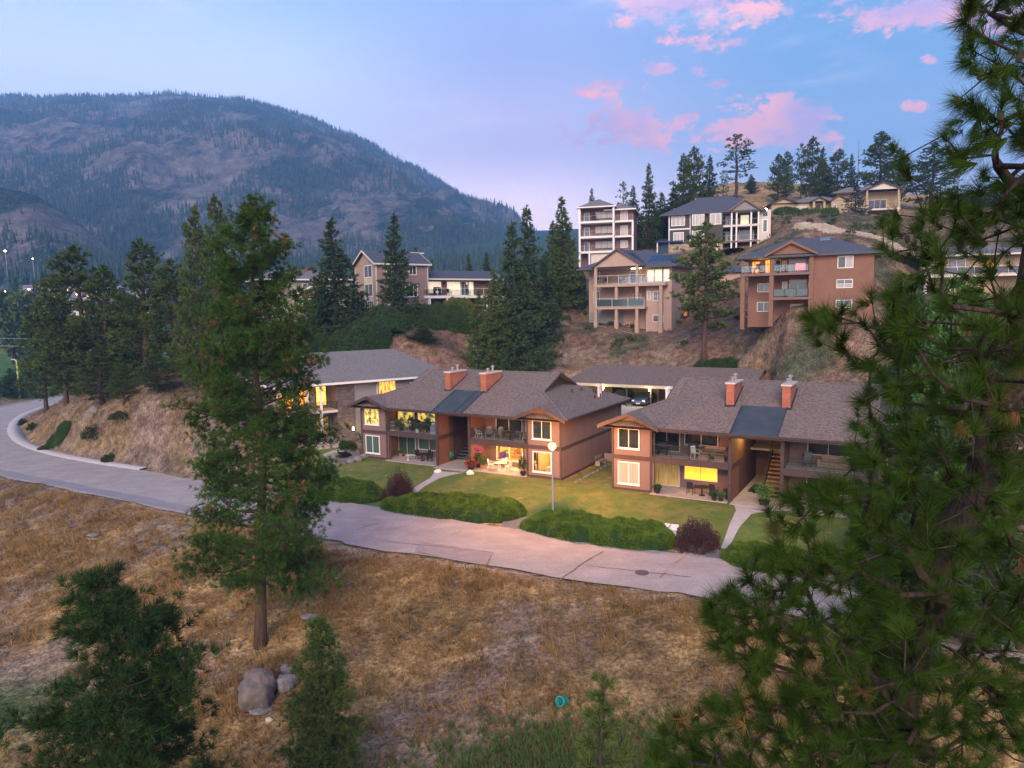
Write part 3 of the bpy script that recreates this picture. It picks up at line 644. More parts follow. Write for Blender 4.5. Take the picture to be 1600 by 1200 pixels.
def litmat(name, a, b, e, sc=1.2, st=(1,1,1), con=(.4,.6)): return M(name, a, .5, c2=b, nsc=sc, emit=e, stretch=st, ncon=con, detail=3)
lit_amber = litmat('lit_amber_blind', (1,.50,.04), (1,.44,.03), 1.0, 1)
lit_room = litmat('lit_yellow_room', (1,.62,.17), (.42,.20,.045), 1.25, 1.6, (1,1,1.3), (.45,.62))
lit_org = litmat('lit_orange_room', (1,.40,.05), (.25,.06,.01), 1.4, 2.2, (3,3,.6), (.45,.6))
lit_dim = litmat('dim_lit_curtain', (.42,.28,.09), (.26,.16,.05), .35, 2, (5,5,.3))
lit_plant = litmat('lit_room_behind_plants', (.80,.56,.12), (.05,.06,.015), .75, 2.2, (1,1,1), (.40,.60))
def railglass():
    m = bpy.data.materials.new('clear_railing_glass'); m.use_nodes = True; N = m.node_tree.nodes; L = m.node_tree.links; N.remove(N['Principled BSDF'])
    t = N.new('ShaderNodeBsdfTransparent'); t.inputs[0].default_value = (.84,.88,.88,1); gl = N.new('ShaderNodeBsdfGlossy'); gl.inputs[0].default_value = (.6,.65,.7,1); gl.inputs['Roughness'].default_value = .06
    mx = N.new('ShaderNodeMixShader'); mx.inputs[0].default_value = .12; L.new(t.outputs[0], mx.inputs[1]); L.new(gl.outputs[0], mx.inputs[2]); L.new(mx.outputs[0], N['Material Output'].inputs[0]); return m
rail_g = railglass()
rail_teal = M('teal_glass', (0.048,0.080,0.080), .15, spec=.8)

def warm_lamp(name, loc, e, col, r, parent=None):
    ld = bpy.data.lights.new(name, 'POINT'); ld.energy = e; ld.color = col; ld.shadow_soft_size = r; o = bpy.data.objects.new(name, ld); COL.objects.link(o); o.location = loc
    if parent: o.parent = parent
    return o

class House:
    def __init__(s, name, label, O, z, yaw, group=None, cat='house'):
        s.r = thing(name, label, cat, (O[0], O[1], z), rad(yaw), group)
    def p(s, name, mb, mat, par=None, label=None): return link(name, mb, mat, par or s.r, label)
    def wall(s, a, b, c, d, e, f, mat, name='wall'): return s.p(name, MB().box(a, b, c, d, e, f), mat)
    def win(s, a, b, z0, z1, v, mat=None, nx=2, ny=1, frame=None, fw=.09, face='f', name='window', split=None, sill=False, out=.06):
        """window on a plane; face f: front (plane v=const, looking -v), l / r: side walls (plane s=const)"""
        frame = frame or whitef; mats = mat if isinstance(mat, (list, tuple)) else [mat or dglass]
        sg = {'f': -1, 'b': 1, 'l': -1, 'r': 1}[face]
        def bx(x0, x1, zz0, zz1, d0, d1):
            lo, hi = sorted((v+sg*d0, v+sg*d1)); return (x0, x1, lo, hi, zz0, zz1) if face in 'fb' else (lo, hi, x0, x1, zz0, zz1)
        m = MB(); m.box(*bx(a, b, z1-fw, z1, 0, out)); m.box(*bx(a, b, z0, z0+fw, 0, out)); m.box(*bx(a, a+fw, z0+fw, z1-fw, 0, out)); m.box(*bx(b-fw, b, z0+fw, z1-fw, 0, out))
        if sill: m.box(*bx(a-.06, b+.06, z0-.07, z0-.004, 0, out+.05))
        xs = [a+fw+(b-a-2*fw)*i/nx for i in range(nx+1)]; zs = [z0+fw+(z1-z0-2*fw)*(i if split is None else (0, split, 1)[i])/(ny if split is None else 1) for i in range(ny+1)]
        for x in xs[1:-1]: m.box(*bx(x-fw*.35, x+fw*.35, z0+fw, z1-fw, .001, out*.8))
        for z in zs[1:-1]: m.box(*bx(a+fw, b-fw, z-fw*.3, z+fw*.3, .002, out*.7))
        w = s.p(name, m, frame); k = 0
        for i in range(nx):
            for j in range(ny):
                link('pane', MB().box(*bx(xs[i]+.001, xs[i+1]-.001, zs[j]+.001, zs[j+1]-.001, .004, .018+.004*((i+j)%2))), mats[k % len(mats)], w); k += 1
        return w
    def hip(s, a, b, c, d, z, m, mat, oh=.6, th=.16, fas=None, axis='s', name='roof', fh=.22):
        """hip roof over the rectangle"""
        a -= oh; b += oh; c -= oh; d += oh; W_, D_ = b-a, d-c
        if axis == 's' and W_ < D_: axis = 'v'
        h = min(W_, D_)/2; zr = z+h*m
        R = ((a+h, c+h, zr), (b-h, c+h, zr)) if W_ >= D_ else ((a+h, c+h, zr), (a+h, d-h, zr))
        A, B_, C_, D2 = (a,c,z), (b,c,z), (b,d,z), (a,d,z)
        if W_ >= D_: fs = [[A,B_,R[1],R[0]],[B_,C_,R[1]],[C_,D2,R[0],R[1]],[D2,A,R[0]]]
        else: fs = [[A,B_,R[0]],[B_,C_,R[1],R[0]],[C_,D2,R[1]],[D2,A,R[0],R[1]]]
        mb = MB()
        for f in fs: mb.add(f, [tuple(range(len(f)))])
        mb.add([(a+.02,c+.02,z-.03),(b-.02,c+.02,z-.03),(b-.02,d-.02,z-.03),(a+.02,d-.02,z-.03)], [(3,2,1,0)])
        rf = s.p(name, mb, mat)
        if fas:
            f2 = MB(); t = .06
            f2.box(a-t,b+t,c-t,c,z-fh,z+.01); f2.box(a-t,b+t,d,d+t,z-fh,z+.01); f2.box(a-t,a,c,d,z-fh,z+.008); f2.box(b,b+t,c,d,z-fh,z+.008); link('fascia', f2, fas, rf)
            link('soffit', MB().box(a+.01,b-.01,c+.01,d-.01,z-fh+.02,z-fh+.05), soff, rf)
        return rf
    def gable(s, a, b, c, d, z, m, mat, oh=.4, fas=None, wall=None, axis='v', name='roof', ends='f', asym=None, th=.18):
        """gable roof whose ridge runs along axis; ends of the ridge show gable walls"""
        if axis == 'v':
            mid = (a+b)/2; zr = z+(mid-a+oh)*m; c0, d0 = c-oh, d+oh
            mb = MB(); mb.slab([(a-oh,c0,z),(mid,c0,zr),(mid,d0,zr),(a-oh,d0,z)][::-1], th); mb.slab([(mid,c0,zr),(b+oh,c0,z),(b+oh,d0,z),(mid,d0,zr)][::-1], th)
            rf = s.p(name, mb, mat)
            if fas:
                f2 = MB()
                for vv in ([c0] if ends == 'f' else [c0, d0]):
                    f2.prism([(a-oh-.03,vv-.09,z-.02),(mid,vv-.09,zr-.0),(mid,vv-.09,zr-.3),(a-oh-.03,vv-.09,z-.30)], (0,.08,0)); f2.prism([(mid,vv-.09,zr),(b+oh+.03,vv-.09,z-.02),(b+oh+.03,vv-.09,z-.3),(mid,vv-.09,zr-.3)], (0,.08,0))
                f2.box(a-oh-.06,a-oh,c0,d0,z-.26,z-.02); f2.box(b+oh,b+oh+.06,c0,d0,z-.26,z-.02)
                link('fascia', f2, fas, rf)
            if wall: link('gable_wall', MB().prism([(a,c,z-.02),(b,c,z-.02),(mid,c,zr-oh*m*0-.26)], (0,.15,0)), wall, rf)
        else:
            mid = (c+d)/2; zr = z+(mid-c+oh)*m; a0, b0 = a-oh, b+oh
            mb = MB(); mb.slab([(a0,c-oh,z),(b0,c-oh,z),(b0,mid,zr),(a0,mid,zr)], th); mb.slab([(a0,mid,zr),(b0,mid,zr),(b0,d+oh,z),(a0,d+oh,z)], th)
            rf = s.p(name, mb, mat)
            if fas:
                f2 = MB(); f2.box(a0,b0,c-oh-.06,c-oh,z-.26,z)
                for ss in (a0-.085, b0+.005):
                    f2.prism([(ss,c-oh,z),(ss,mid,zr),(ss,mid,zr-.28),(ss,c-oh,z-.28)], (.08,0,0)); f2.prism([(ss,mid,zr),(ss,d+oh,z),(ss,d+oh,z-.28),(ss,mid,zr-.28)], (.08,0,0))
                link('fascia', f2, fas, rf)
            if wall:
                for ss in (a, b-.15): link('gable_wall', MB().prism([(ss,c,z-.02),(ss,d,z-.02),(ss,mid,zr-.26)], (.15,0,0)), wall, rf)
        return rf
    def rail(s, pts, z, h=1.05, mat=None, glass=None, post=1.6, pick=False, r=.025):
        """railing along a polyline: top rail, bottom rail and posts, with glass panels or pickets"""
        m = MB(); mat = mat or greyf; gl = []
        for (x0, y0), (x1, y1) in zip(pts[:-1], pts[1:]):
            l = math.hypot(x1-x0, y1-y0); n = max(1, round(l/post)); P = [(x0+(x1-x0)*i/n, y0+(y1-y0)*i/n) for i in range(n+1)]
            m.bar((x0,y0,z+h), (x1,y1,z+h), .06, .04); m.bar((x0,y0,z+.1), (x1,y1,z+.1), .04, .03)
            for q in P: m.bar((*q, z), (*q, z+h-.022), .045)
            if pick:
                k = int(l/.14)
                for i in range(1, k): m.bar((x0+(x1-x0)*i/k, y0+(y1-y0)*i/k, z+.12), (x0+(x1-x0)*i/k, y0+(y1-y0)*i/k, z+h-.03), .02)
            if glass:
                for q0, q1 in zip(P[:-1], P[1:]):
                    d = Vector((q1[0]-q0[0], q1[1]-q0[1], 0)).normalized()*.04; gl.append(MB().bar((q0[0]+d.x,q0[1]+d.y,z+.55), (q1[0]-d.x,q1[1]-d.y,z+.55), .012, h-.24))
        o = s.p('railing', m, mat)
        for gmb in gl: link('glass_panel', gmb, glass, o)
        return o
def vent(h, x, y, z, r=.05, l=.35, mat=None, name='roof_vent'): return h.p(name, MB().lathe([(r,-.2),(r,l*.8),(r*1.7,l*.82),(r*1.7,l),(r*.4,l*1.05)], 8, (x,y,z)), mat or M('black_vent', (.02,.02,.02), .6))

cream_in = M('cream_interior', (.62,.50,.33), .9); wood_in = M('warm_wood', (.25,.12,.05), .6); floor_in = M('tan_carpet', (.42,.30,.18), .95)
def lit_rooms(h, Wd):
    """ground floor of the right flat: real rooms with openings, furniture and a lamp behind the glass"""
    w = h.wall
    w(13.3, Wd, 2.6, 7.199, 2.66, 5.42, pinkw); w(13.3, Wd, 2.6, 7.199, -.6, .11, pinkw); w(13.3, 13.6, 2.6, 7.199, .111, 2.659, pinkw); w(20.15, Wd, 2.6, 7.199, .111, 2.659, pinkw)
    w(13.601, 14.62, 2.6, 2.75, .111, 2.659, pinkw); w(14.621, 17.48, 2.6, 2.75, .111, .60, pinkw); w(14.621, 17.48, 2.6, 2.75, 2.22, 2.659, pinkw); w(17.481, 17.87, 2.6, 2.75, .111, 2.659, pinkw); w(17.871, 20.149, 2.6, 2.75, 2.22, 2.659, pinkw)
    h.p('room_wall', MB().box(13.601, 20.149, 6.9, 7.19, .112, 2.65), cream_in); h.p('room_wall', MB().box(13.601, 13.64, 2.76, 6.89, .112, 2.65), cream_in); h.p('room_wall', MB().box(20.11, 20.149, 2.76, 6.89, .112, 2.65), cream_in)
    h.p('room_ceiling', MB().box(13.65, 20.1, 2.76, 6.89, 2.6, 2.65), cream_in); h.p('room_floor', MB().box(13.65, 20.1, 2.76, 6.89, .112, .14), floor_in)
    w(19.4, Wd, 0, .3, 2.42, 5.42, pinkw, 'bay'); w(19.4, Wd, 0, .3, -.6, .56, pinkw, 'bay'); w(19.4, 19.97, 0, .3, .561, 2.419, pinkw, 'bay'); w(21.83, Wd, 0, .3, .561, 2.419, pinkw, 'bay')
    w(20.2, Wd, .302, 2.598, 2.6, 5.42, pinkw, 'bay_side'); w(20.2, Wd, .302, 2.598, -.6, .14, pinkw, 'bay_side'); w(20.2, 20.32, .302, 2.598, .141, 2.599, pinkw, 'bay_side'); w(22.6, Wd, .302, 2.598, .141, 2.599, pinkw, 'bay_side')
    h.p('room_wall', MB().box(20.33, 22.59, 2.45, 2.59, .142, 2.598), cream_in); h.p('room_wall', MB().box(20.322, 20.36, .31, 2.44, .142, 2.598), cream_in); h.p('room_wall', MB().box(22.56, 22.598, .31, 2.44, .142, 2.598), cream_in)
    for a, b in ((14.64,14.95),(17.15,17.46),(18.0,18.3)): 
        m = MB(); k = int((b-a)/.07)
        for i in range(k): m.box(a+i*.07, a+i*.07+.05, 2.80+.03*(i%2), 2.84+.03*(i%2), .2, 2.55)
        h.p('curtain', m, M('gold_curtain', (.62,.42,.16), .9))
    h.p('picture', MB().box(15.4, 16.4, 6.86, 6.898, 1.2, 1.9), M('dark_picture', (.06,.05,.04), .6, c2=(.25,.2,.12), nsc=3)); h.p('picture', MB().box(21.3, 22.1, 2.42, 2.448, 1.35, 1.9), M('dark_picture'))
    h.p('indoor_sofa', MB().box(14.6, 16.6, 5.9, 6.7, .14, .55).box(14.6, 16.6, 6.5, 6.85, .551, .95), wood_in); h.p('cabinet', MB().box(18.3, 19.6, 6.3, 6.88, .14, 1.3), wood_in); h.p('bed', MB().box(20.7, 22.3, .9, 2.3, .14, .75), M('white_bedding', (.7,.62,.5), .9)); h.p('headboard', MB().box(20.6, 22.4, 2.31, 2.4, .14, 1.2), wood_in)
    for s0, v0, z0, e in ((16.6, 4.6, 1.9, 1150), (21.9, 1.7, 1.7, 230)):
        h.p('lamp_shade', MB().lathe([(.16,0),(.10,.24)], 12, (s0, v0, z0-.1)), M('lit_lamp_shade', (1,.78,.42), .5, emit=5)); h.p('lamp_stem', MB().bar((s0, v0, .14), (s0, v0, z0-.1), .03), wood_in); warm_lamp('room_light', (s0, v0-.35, z0+.25), e, (1,.50,.13), .12, h.r)
    h.p('house_plant', MB().blob((15.2, 3.4, 1.0), (.3,.3,.45), 7, 5, .35, 3), M('house_plant_green', (.04,.09,.02), .8))

# ------------------------------------------------------------------ the two fourplexes
def fourplex(name, label, O, variant):
    h = House(name, label, (O.x, O.y), 0, -30, cat='apartment building'); Wd = WB; dA = variant == 'A'
    # bodies: two flats stacked either side of the open stair passage
    for a, b in ((0, 9.45), (13.3, Wd)): h.wall(a, b, (7.2 if dA and a > 9 else 2.6), 14.4, -.6, 5.42, pinkw)
    h.wall(9.45, 13.3, 9.6, 14.4, -.3, 5.42, redwood, 'back_wall')  # box added to close the passage so its depth looks dark
    bay = [(0, 3.35), (19.4, Wd)]
    for k, (a, b) in enumerate(bay):
        if dA and k: continue
        h.wall(a, b, 0, .3, -.6, 5.42, pinkw, 'bay'); h.wall(*((a, 2.55) if k == 0 else (20.2, b)), .302, 2.598, -.6, 5.42, pinkw, 'bay_side')
    if dA: lit_rooms(h, Wd)
    # skirting, belt and corner boards
    tr = MB()
    for a, b in bay:
        tr.box(a-.03, b+.03, -.04, 0, -.3, .22); tr.box(a-.03, b+.03, -.05, 0, 2.62, 2.95)
        tr.box(a-.035, a+.12, -.06, 0, .22, 2.62); tr.box(b-.12, b+.035, -.06, 0, .22, 2.62); tr.box(a-.035, a+.12, -.06, 0, 2.95, 5.4); tr.box(b-.12, b+.035, -.06, 0, 2.95, 5.4)
    for s0 in (-.04, Wd): tr.box(s0, s0+.04, 0, 14.4, 2.62, 2.9); tr.box(s0, s0+.04, 0, 14.4, -.3, .22); tr.box(s0, s0+.04, 14.28, 14.43, .22, 2.62)
    h.p('trim', tr, brown)['kind'] = 'stuff'
    # windows in the bays
    P = dict(A=[dglass, gglass, lit_plant, lit_room], B=[dglass, bglass, dglass, bglass])[variant]
    up_l = [lit_plant, lit_plant] if dA else dglass
    h.win(.5, 2.35, 3.5, 5.2, 0, up_l, sill=True); h.win(.5, 2.35, .55, 2.42, 0, gglass if dA else bglass, sill=True)
    h.win(19.95, 21.85, 3.5, 5.2, 0, dglass if dA else rglass, sill=True); h.win(19.95, 21.85, .55, 2.42, 0, rail_g if dA else bglass, nx=1 if dA else 2, sill=True)
    # patios and balconies
    for k, (a, b) in enumerate(((3.35, 9.42), (13.33, 19.4))):
        pa, pb = (2.56, b) if k == 0 else (a, 20.19)
        h.p('patio_floor', MB().box(*((2.56, a-.003) if k == 0 else (b+.003, 20.19)), .31, 2.595, -.35, .098), conc); h.p('patio_slab', MB().box(a, b, -.45, 2.595, -.35, .1), conc)
        h.p('balcony_deck', MB().box(a, b, .02, 2.595, 2.82, 3.0), deckm)
        h.p('balcony_fascia', MB().box(a, b, -.1, .015, 2.55, 3.06), brown)
        h.p('ceiling', MB().box(a, b, .02, 2.595, 2.74, 2.815), redwood)
        inner = b if k == 0 else a; sgn = 1 if k == 0 else -1
        # side wall towards the stair passage
        x0, x1 = sorted((inner-sgn*.02, inner+sgn*.2))
        h.wall(x0, x1, .1, 2.598, -.3, 5.4, redwood, 'wing_wall')
        h.p('post', MB().box(x0-.02, x1+.02, -.06, .098, -.3, 5.4), brown)
        h.p('post', MB().box(*sorted((a if k == 0 else b, (a+.22) if k == 0 else (b-.22))), .0, .22, .1, 2.55), pinkw)
        h.rail([(a+.1, .06), (b-.1, .06)], 3.06, .95, M('black_rail_metal', (.03,.03,.03), .5), rail_g, 1.5)
        fl = dA and k == 1
        glA = {(True,0,0):gglass,(True,0,1):lit_plant,(True,1,0):lit_room,(True,1,1):dglass,(False,0,0):lit_dim,(False,0,1):dglass,(False,1,0):dglass,(False,1,1):dglass}
        for lev in (0, 1):
            z = .12 if lev == 0 else 3.02; gm = glA[(dA, k, lev)]
            ds, de, ws, we = (2.66, 4.9, 5.25, 8.0) if k == 0 else (17.85, 20.1, 14.6, 17.5)
            if not dA and lev == 1: gm = dglass
            if fl and lev == 0: gm = rail_g
            h.win(ds, de, z, z+2.12, 2.6, gm, frame=whitef if dA else cream, fw=.07, name='sliding_door')
            wm = gm
            if not dA and k == 0 and lev == 0: wm = lit_amber
            if fl and lev == 0: wm = gm = rail_g
            h.win(ws, we, z+(.45 if fl else .7), z+2.12, 2.6, wm, frame=whitef if dA else cream, fw=.07)
        h.p('patio_light', MB().lathe([(.03,0),(.1,.05),(.1,.22),(.03,.26)], 8, (inner-sgn*.35, 2.5, 4.6)), M('white_glass_globe', (.8,.78,.72), .4), label='small white wall lamp')
    # brick lining of the stair passage
    h.wall(9.45, 9.6, 2.6, 9.59, -.3, 5.4, brickd, 'brick_wall'); h.wall(13.15, 13.3, 2.6, 9.59, -.3, 5.4, brickd, 'brick_wall')
    h.p('passage_slab', MB().box(9.66, 13.1, -.6, 9.58, -.35, .1), conc)
    h.p('landing', MB().box(9.62, 13.13, 7.0, 9.58, 2.85, 3.02), deckm)
    wood = M('stair_tread_grey' if dA else 'stair_tread_wood', (.09,.095,.105) if dA else (.34,.20,.09), .8)
    sv = 2.9 if dA else 2.4; ss = 9.75 if dA else 11.5
    for i in range(11): h.p('step', MB().box(ss, ss+1.5, sv+i*.42, sv+i*.42+.40, .1+(i+1)*.25-.07, .1+(i+1)*.25), wood)
    st = MB()
    for s0 in (ss-.1, ss+1.52): st.bar((s0+.03, sv, .05), (s0+.03, sv+4.7, 2.95), .05, .3)
    rs_ = ss+1.55 if dA else ss-.07; st.bar((rs_, sv+.1, 1.15), (rs_, sv+4.6, 3.95), .05, .06); 
    for i in range(0, 12, 2): st.bar((rs_, sv+.1+i*.4, .2+i*.24), (rs_, sv+.1+i*.4, 1.15+i*.25), .035)
    h.p('stair_frame', st, M('black_rail_metal'))
    h.p('beam', MB().box(9.64, 13.11, .0, .2, 5.0, 5.4), brown)
    h.p('belt_board', MB().box(9.62, 9.68, .12, 4.0, 2.55, 2.95), brown)
    # main hip roof with small front gables and Dutch gables at the ridge ends
    m = .4; oh = .8; z0 = 5.5; a, b, c, d = -oh, Wd+oh, -oh, 14.4+oh; hh = (d-c)/2; zr = z0+hh*m; g1_ = 4.0
    zg = z0+(g1_+oh)*m; vg = zr-zg; dv = vg/m
    mb = MB(); vm = c+hh
    GL, GR = g1_, Wd-g1_
    mb.add([(a,c,z0),(b,c,z0),(b-hh,vm-dv*0,0)], []) 
    A_, B_, C_, D_ = (a,c,z0),(b,c,z0),(b,d,z0),(a,d,z0)
    rl, rr = (GL,vm,zr),(GR,vm,zr); lf, lb = (GL,vm-dv,zg),(GL,vm+dv,zg); rf, rb = (GR,vm-dv,zg),(GR,vm+dv,zg)
    mb = MB(); vs = [A_,B_,C_,D_,rl,rr,lf,lb,rf,rb]
    mb.add(vs, [(0,1,8,5,4,6),(2,3,7,4,5,9),(1,2,9,8),(3,0,6,7)])
    roof = h.p('roof', mb, shingle)
    for gs, sg in ((GL, -1), (GR, 1)):   # overhanging Dutch gable: wall triangle, barge boards, little eaves
        e = gs+sg*.55
        link('gable_wall', MB().prism([(gs,vm-dv,zg-.02),(gs,vm+dv,zg-.02),(gs,vm,zr-.03)], (-sg*.1,0,0)), brown, roof)
        t = MB()
        for q in (-1, 1):
            P4 = [(gs-sg*.3,vm,zr+.03),(e,vm,zr+.03),(e,vm+q*(dv+.35),zg-.11),(gs-sg*.3,vm+q*(dv+.35),zg-.11)]; t.slab(P4 if q*sg < 0 else P4[::-1], .09)
        link('gable_eaves', t, shingle, roof)
        t = MB()
        for q in (-1, 1): t.prism([(e,vm,zr+.04),(e,vm+q*(dv+.36),zg-.1),(e,vm+q*(dv+.36),zg-.3),(e,vm,zr-.18)], (sg*.06,0,0))
        link('barge_board', t, brown, roof)
    # fascia round the eaves, interrupted at the front gables
    f2 = MB(); fh = .26
    f2.box(a-.06,a,c,d,z0-fh,z0-.01); f2.box(b,b+.06,c,d,z0-fh,z0-.01); f2.box(a-.06,b+.06,d,d+.06,z0-fh,z0-.012); f2.box(3.95,18.8,c-.07,c,z0-fh,z0-.008); 
    link('fascia', f2, brown, roof)
    link('soffit', MB().box(a+.01,b-.01,c+.01,d-.01,z0-fh+.03,z0-fh+.06), M('brown_soffit', (.10,.06,.05), .9), roof)
    for g0, g1v in ((-.8, 4.1), (18.65, Wd+.8)):
        mid = (g0+g1v)/2; zz = z0+.02; rz = zz+(mid-g0)*.42; c0 = -.98; vb = c+(rz-z0)/m+.25
        def vz(z): return c+(z-z0)/m+.1
        t = MB(); t.slab([(g0-.05,c0,zz),(mid,c0,rz),(mid,vb,rz),(g0-.05,vz(zz),zz)][::-1], .1); t.slab([(mid,c0,rz),(g1v+.05,c0,zz),(g1v+.05,vz(zz),zz),(mid,vb,rz)][::-1], .1)
        gr = h.p('porch_gable', t, shingle)
        t = MB()
        t.prism([(g0-.12,c0-.07,zz-.01),(mid,c0-.07,rz+.02),(mid,c0-.07,rz-.3),(g0-.12,c0-.07,zz-.32)], (0,.06,0)); t.prism([(mid,c0-.07,rz+.02),(g1v+.12,c0-.07,zz-.01),(g1v+.12,c0-.07,zz-.32),(mid,c0-.07,rz-.3)], (0,.06,0))
        link('barge_board', t, brown, gr)
        link('gable_wall', MB().prism([(max(g0+.8,0),-.004,5.3),(min(g1v-.75,Wd),-.004,5.3),(min(g1v-.75,Wd),-.004,zz+.2),(mid,-.004,rz-.12),(max(g0+.8,0),-.004,zz+.2)], (0,.12,0)), pinkw, gr)
    for s0 in (3.62, 19.12): link('downpipe', MB().tube([(s0,-.84,5.3),(s0,-.5,5.1),(s0,-.1,4.95),(s0,-.1,.15)], .045, 6), brown, roof)
    link('gutter', MB().box(4.2, 18.55, c-.17, c-.072, z0-.12, z0-.015), brown, roof); link('gutter', MB().box(b+.062, b+.16, c+.2, d-.2, z0-.12, z0-.015), brown, roof)
    link('downpipe', MB().tube([(Wd+.84,13.6,5.35),(Wd+.5,13.6,5.1),(Wd+.08,13.6,4.95),(Wd+.08,13.6,.1)], .045, 6), brown, roof)
    link('ridge_cap', MB().prism([(GL,vm-.16,zr-.03),(GL,vm,zr+.06),(GL,vm+.16,zr-.03)], (GR-GL,0,0)), shingle, roof)
    for q0, q1 in (((a,c,z0),(GL,vm-dv,zg)),((b,c,z0),(GR,vm-dv,zg))): link('hip_cap', MB().bar(Vector(q0)+Vector((0,0,.02)), Vector(q1)+Vector((0,0,.02)), .26, .07), shingle, roof)
    # blue sheet-metal bay over the stair
    zc = lambda v: z0+(v+oh)*m+.05
    sh = MB(); sh.slab([(9.65,-.9,zc(-.9)),(13.05,-.9,zc(-.9)),(13.05,3.1,zc(3.1)),(9.65,3.1,zc(3.1))], .05); so = h.p('metal_roof_panel', sh, slate)
    ribs = MB()
    for s0 in ((9.66, 12.2, 13.02) if dA else (9.66, 13.02)): ribs.bar((s0,-.9,zc(-.9)+.02), (s0,3.1,zc(3.1)+.02), .05, .05)
    link('seam', ribs, M('dark_seam_metal', (.04,.06,.08), .5, metal=.5), so)
    # brick chimneys
    for cs in (8.75, 12.95):
        w, v0, v1 = .6, 3.1, 6.0; zt = 8.75
        ch = h.p('chimney', MB().box(cs-w/2, cs+w/2, v0, v1, 6.6, zt), brickr)
        # raised brick bands so the courses catch light
        bd = MB(); zz = zc(v0)
        for q in range(0, int((zt-7.1)/.26)): bd.box(cs-w/2-.012, cs+w/2+.012, v0-.012, v1+.012, 7.1+q*.26, 7.1+q*.26+.07)
        link('brick_band', bd, brickr, ch)
        link('cap', MB().box(cs-w/2-.1, cs+w/2+.1, v0-.1, v1+.1, zt, zt+.13), M('pale_stone_cap', (.58,.50,.44), .8, c2=(.48,.40,.35), nsc=3), ch)
        for fv in ((v0+.9, .42), (v0+1.8, .62)): link('flue', MB().lathe([(.11,0),(.11,fv[1]*.7),(.2,fv[1]*.72),(.2,fv[1]*.86),(.03,fv[1])], 10, (cs, fv[0], zt+.13)), greyf, ch)
        link('flashing', MB().slab([(cs-w/2-.12,v0-.25,zc(v0-.25)),(cs+w/2+.12,v0-.25,zc(v0-.25)),(cs+w/2+.12,v1+.1,zc(v1+.1)-.01),(cs-w/2-.12,v1+.1,zc(v1+.1)-.01)], .03), M('dark_seam_metal'), ch)
    # plumbing vents
    hz_ = lambda s0: z0+(b-s0)*m
    hl_ = lambda s0: z0+(s0-a)*m
    if dA:
        for s0, v0 in ((20.4, 9.6), (21.0, 11.2), (21.3, 11.0), (22.0, 10.6), (20.3, 7.6), (22.0, 9.2)): vent(h, s0, v0, hz_(s0)-.02, .07, .3)
        for v0 in (10.4, 10.85): vent(h, 21.9, v0, hz_(21.9), .13, 1.15, M('white_flue', (.62,.50,.48), .5), 'flue_pipe')
        for v0 in (3.4, 4.0): vent(h, 3.2-.4*0, v0+.9, hl_(2.9), .06, .5, M('white_flue'), 'flue_pipe')
    else:
        for v0 in (11.6, 12.2): vent(h, .9, v0, hl_(.9), .13, 1.1, M('bright_flue', (.75,.75,.75), .5), 'flue_pipe')
    return h
HA = fourplex('fourplex', 'dusty rose two-storey fourplex with brick chimneys behind the street lamp', A_O, 'A')
HB = fourplex('fourplex', 'dusty rose two-storey fourplex partly hidden by the near pine, amber window lit', B_O, 'B')

# ------------------------------------------------------------------ carport behind the two buildings
lot = House('carport', 'long open carport with pale yellow walls and two parked cars', CAR_O, CAR_Z, -30, cat='carport')
yel = M('yellow_stucco', (.50,.40,.16), .9, c2=(.55,.45,.19), nsc=1.5)
lot.wall(-.5, 22, 6.0, 6.25, -.5, 2.9, yel, 'back_wall'); lot.wall(-.75, -.5, .3, 6.25, -.5, 2.9, yel, 'side_wall')
lot.p('roof', MB().slab([(-1.4,-.3,2.72),(22.5,-.3,2.72),(22.5,6.9,4.5),(.6,6.9,4.5)], .15), shingle)
lot.p('roof_back', MB().slab([(.6,6.9,4.5),(22.5,6.9,4.5),(22.5,10,3.6),(.6,10,3.6)], .15), shingle)
lot.p('fascia', MB().box(-1.4, 22.5, -.38, -.3, 2.4, 2.74), M('pale_fascia', (.52,.44,.30), .7))
lot.p('ceiling', MB().slab([(-1.3,-.25,2.5),(22.3,-.25,2.5),(22.3,6,2.55),(-1.3,6,2.55)], .04), yel)
for s0 in (1.2, 4.3, 7.4, 10.5, 13.6): lot.p('post', MB().box(s0, s0+.16, -.1, .06, -.2, 2.5), M('dark_post', (.05,.04,.035), .8))
for s0 in (3.2, 9.6, 12.4): lot.p('door', MB().box(s0, s0+1.3, 5.93, 5.995, 0, 2.1), M('dark_locker_door', (.06,.045,.035), .7))
lot.p('driveway_slab', MB().box(-3, 22, -8.8, 5.95, -.4, .04), M('driveway_concrete', (.28,.26,.25), .85, c2=(.34,.31,.30), nsc=1.5))
bulb = M('lit_warm_bulb', (1, .85, .55), .5, emit=9)
for s0, e in ((4.4, 240), (10.4, 140)):
    lot.p('wall_lamp', MB().lathe([(.05,-.1),(.12,0),(.12,.14),(.05,.22)], 8, (s0, -.02, 2.12)), bulb); warm_lamp('carport_light', (s0, -.45, 2.0), e, (1,.78,.42), .12, lot.r)
for s0, v0, e in ((10.0, 3.5, 170),): HB.p('passage_lamp', MB().lathe([(.04,0),(.1,.04),(.1,.18),(.04,.22)], 8, (s0-.3, v0, 4.5)), bulb); warm_lamp('passage_light', (10.4, 3.5, 4.5), e, (1,.62,.16), .1, HB.r)
HA.p('patio_lamp', MB().lathe([(.05,0),(.14,.03),(.1,.1)], 8, (16.6, 1.5, 2.6)), bulb); warm_lamp('patio_light', (16.6, 1.3, 2.35), 380, (1,.55,.16), .15, HA.r)
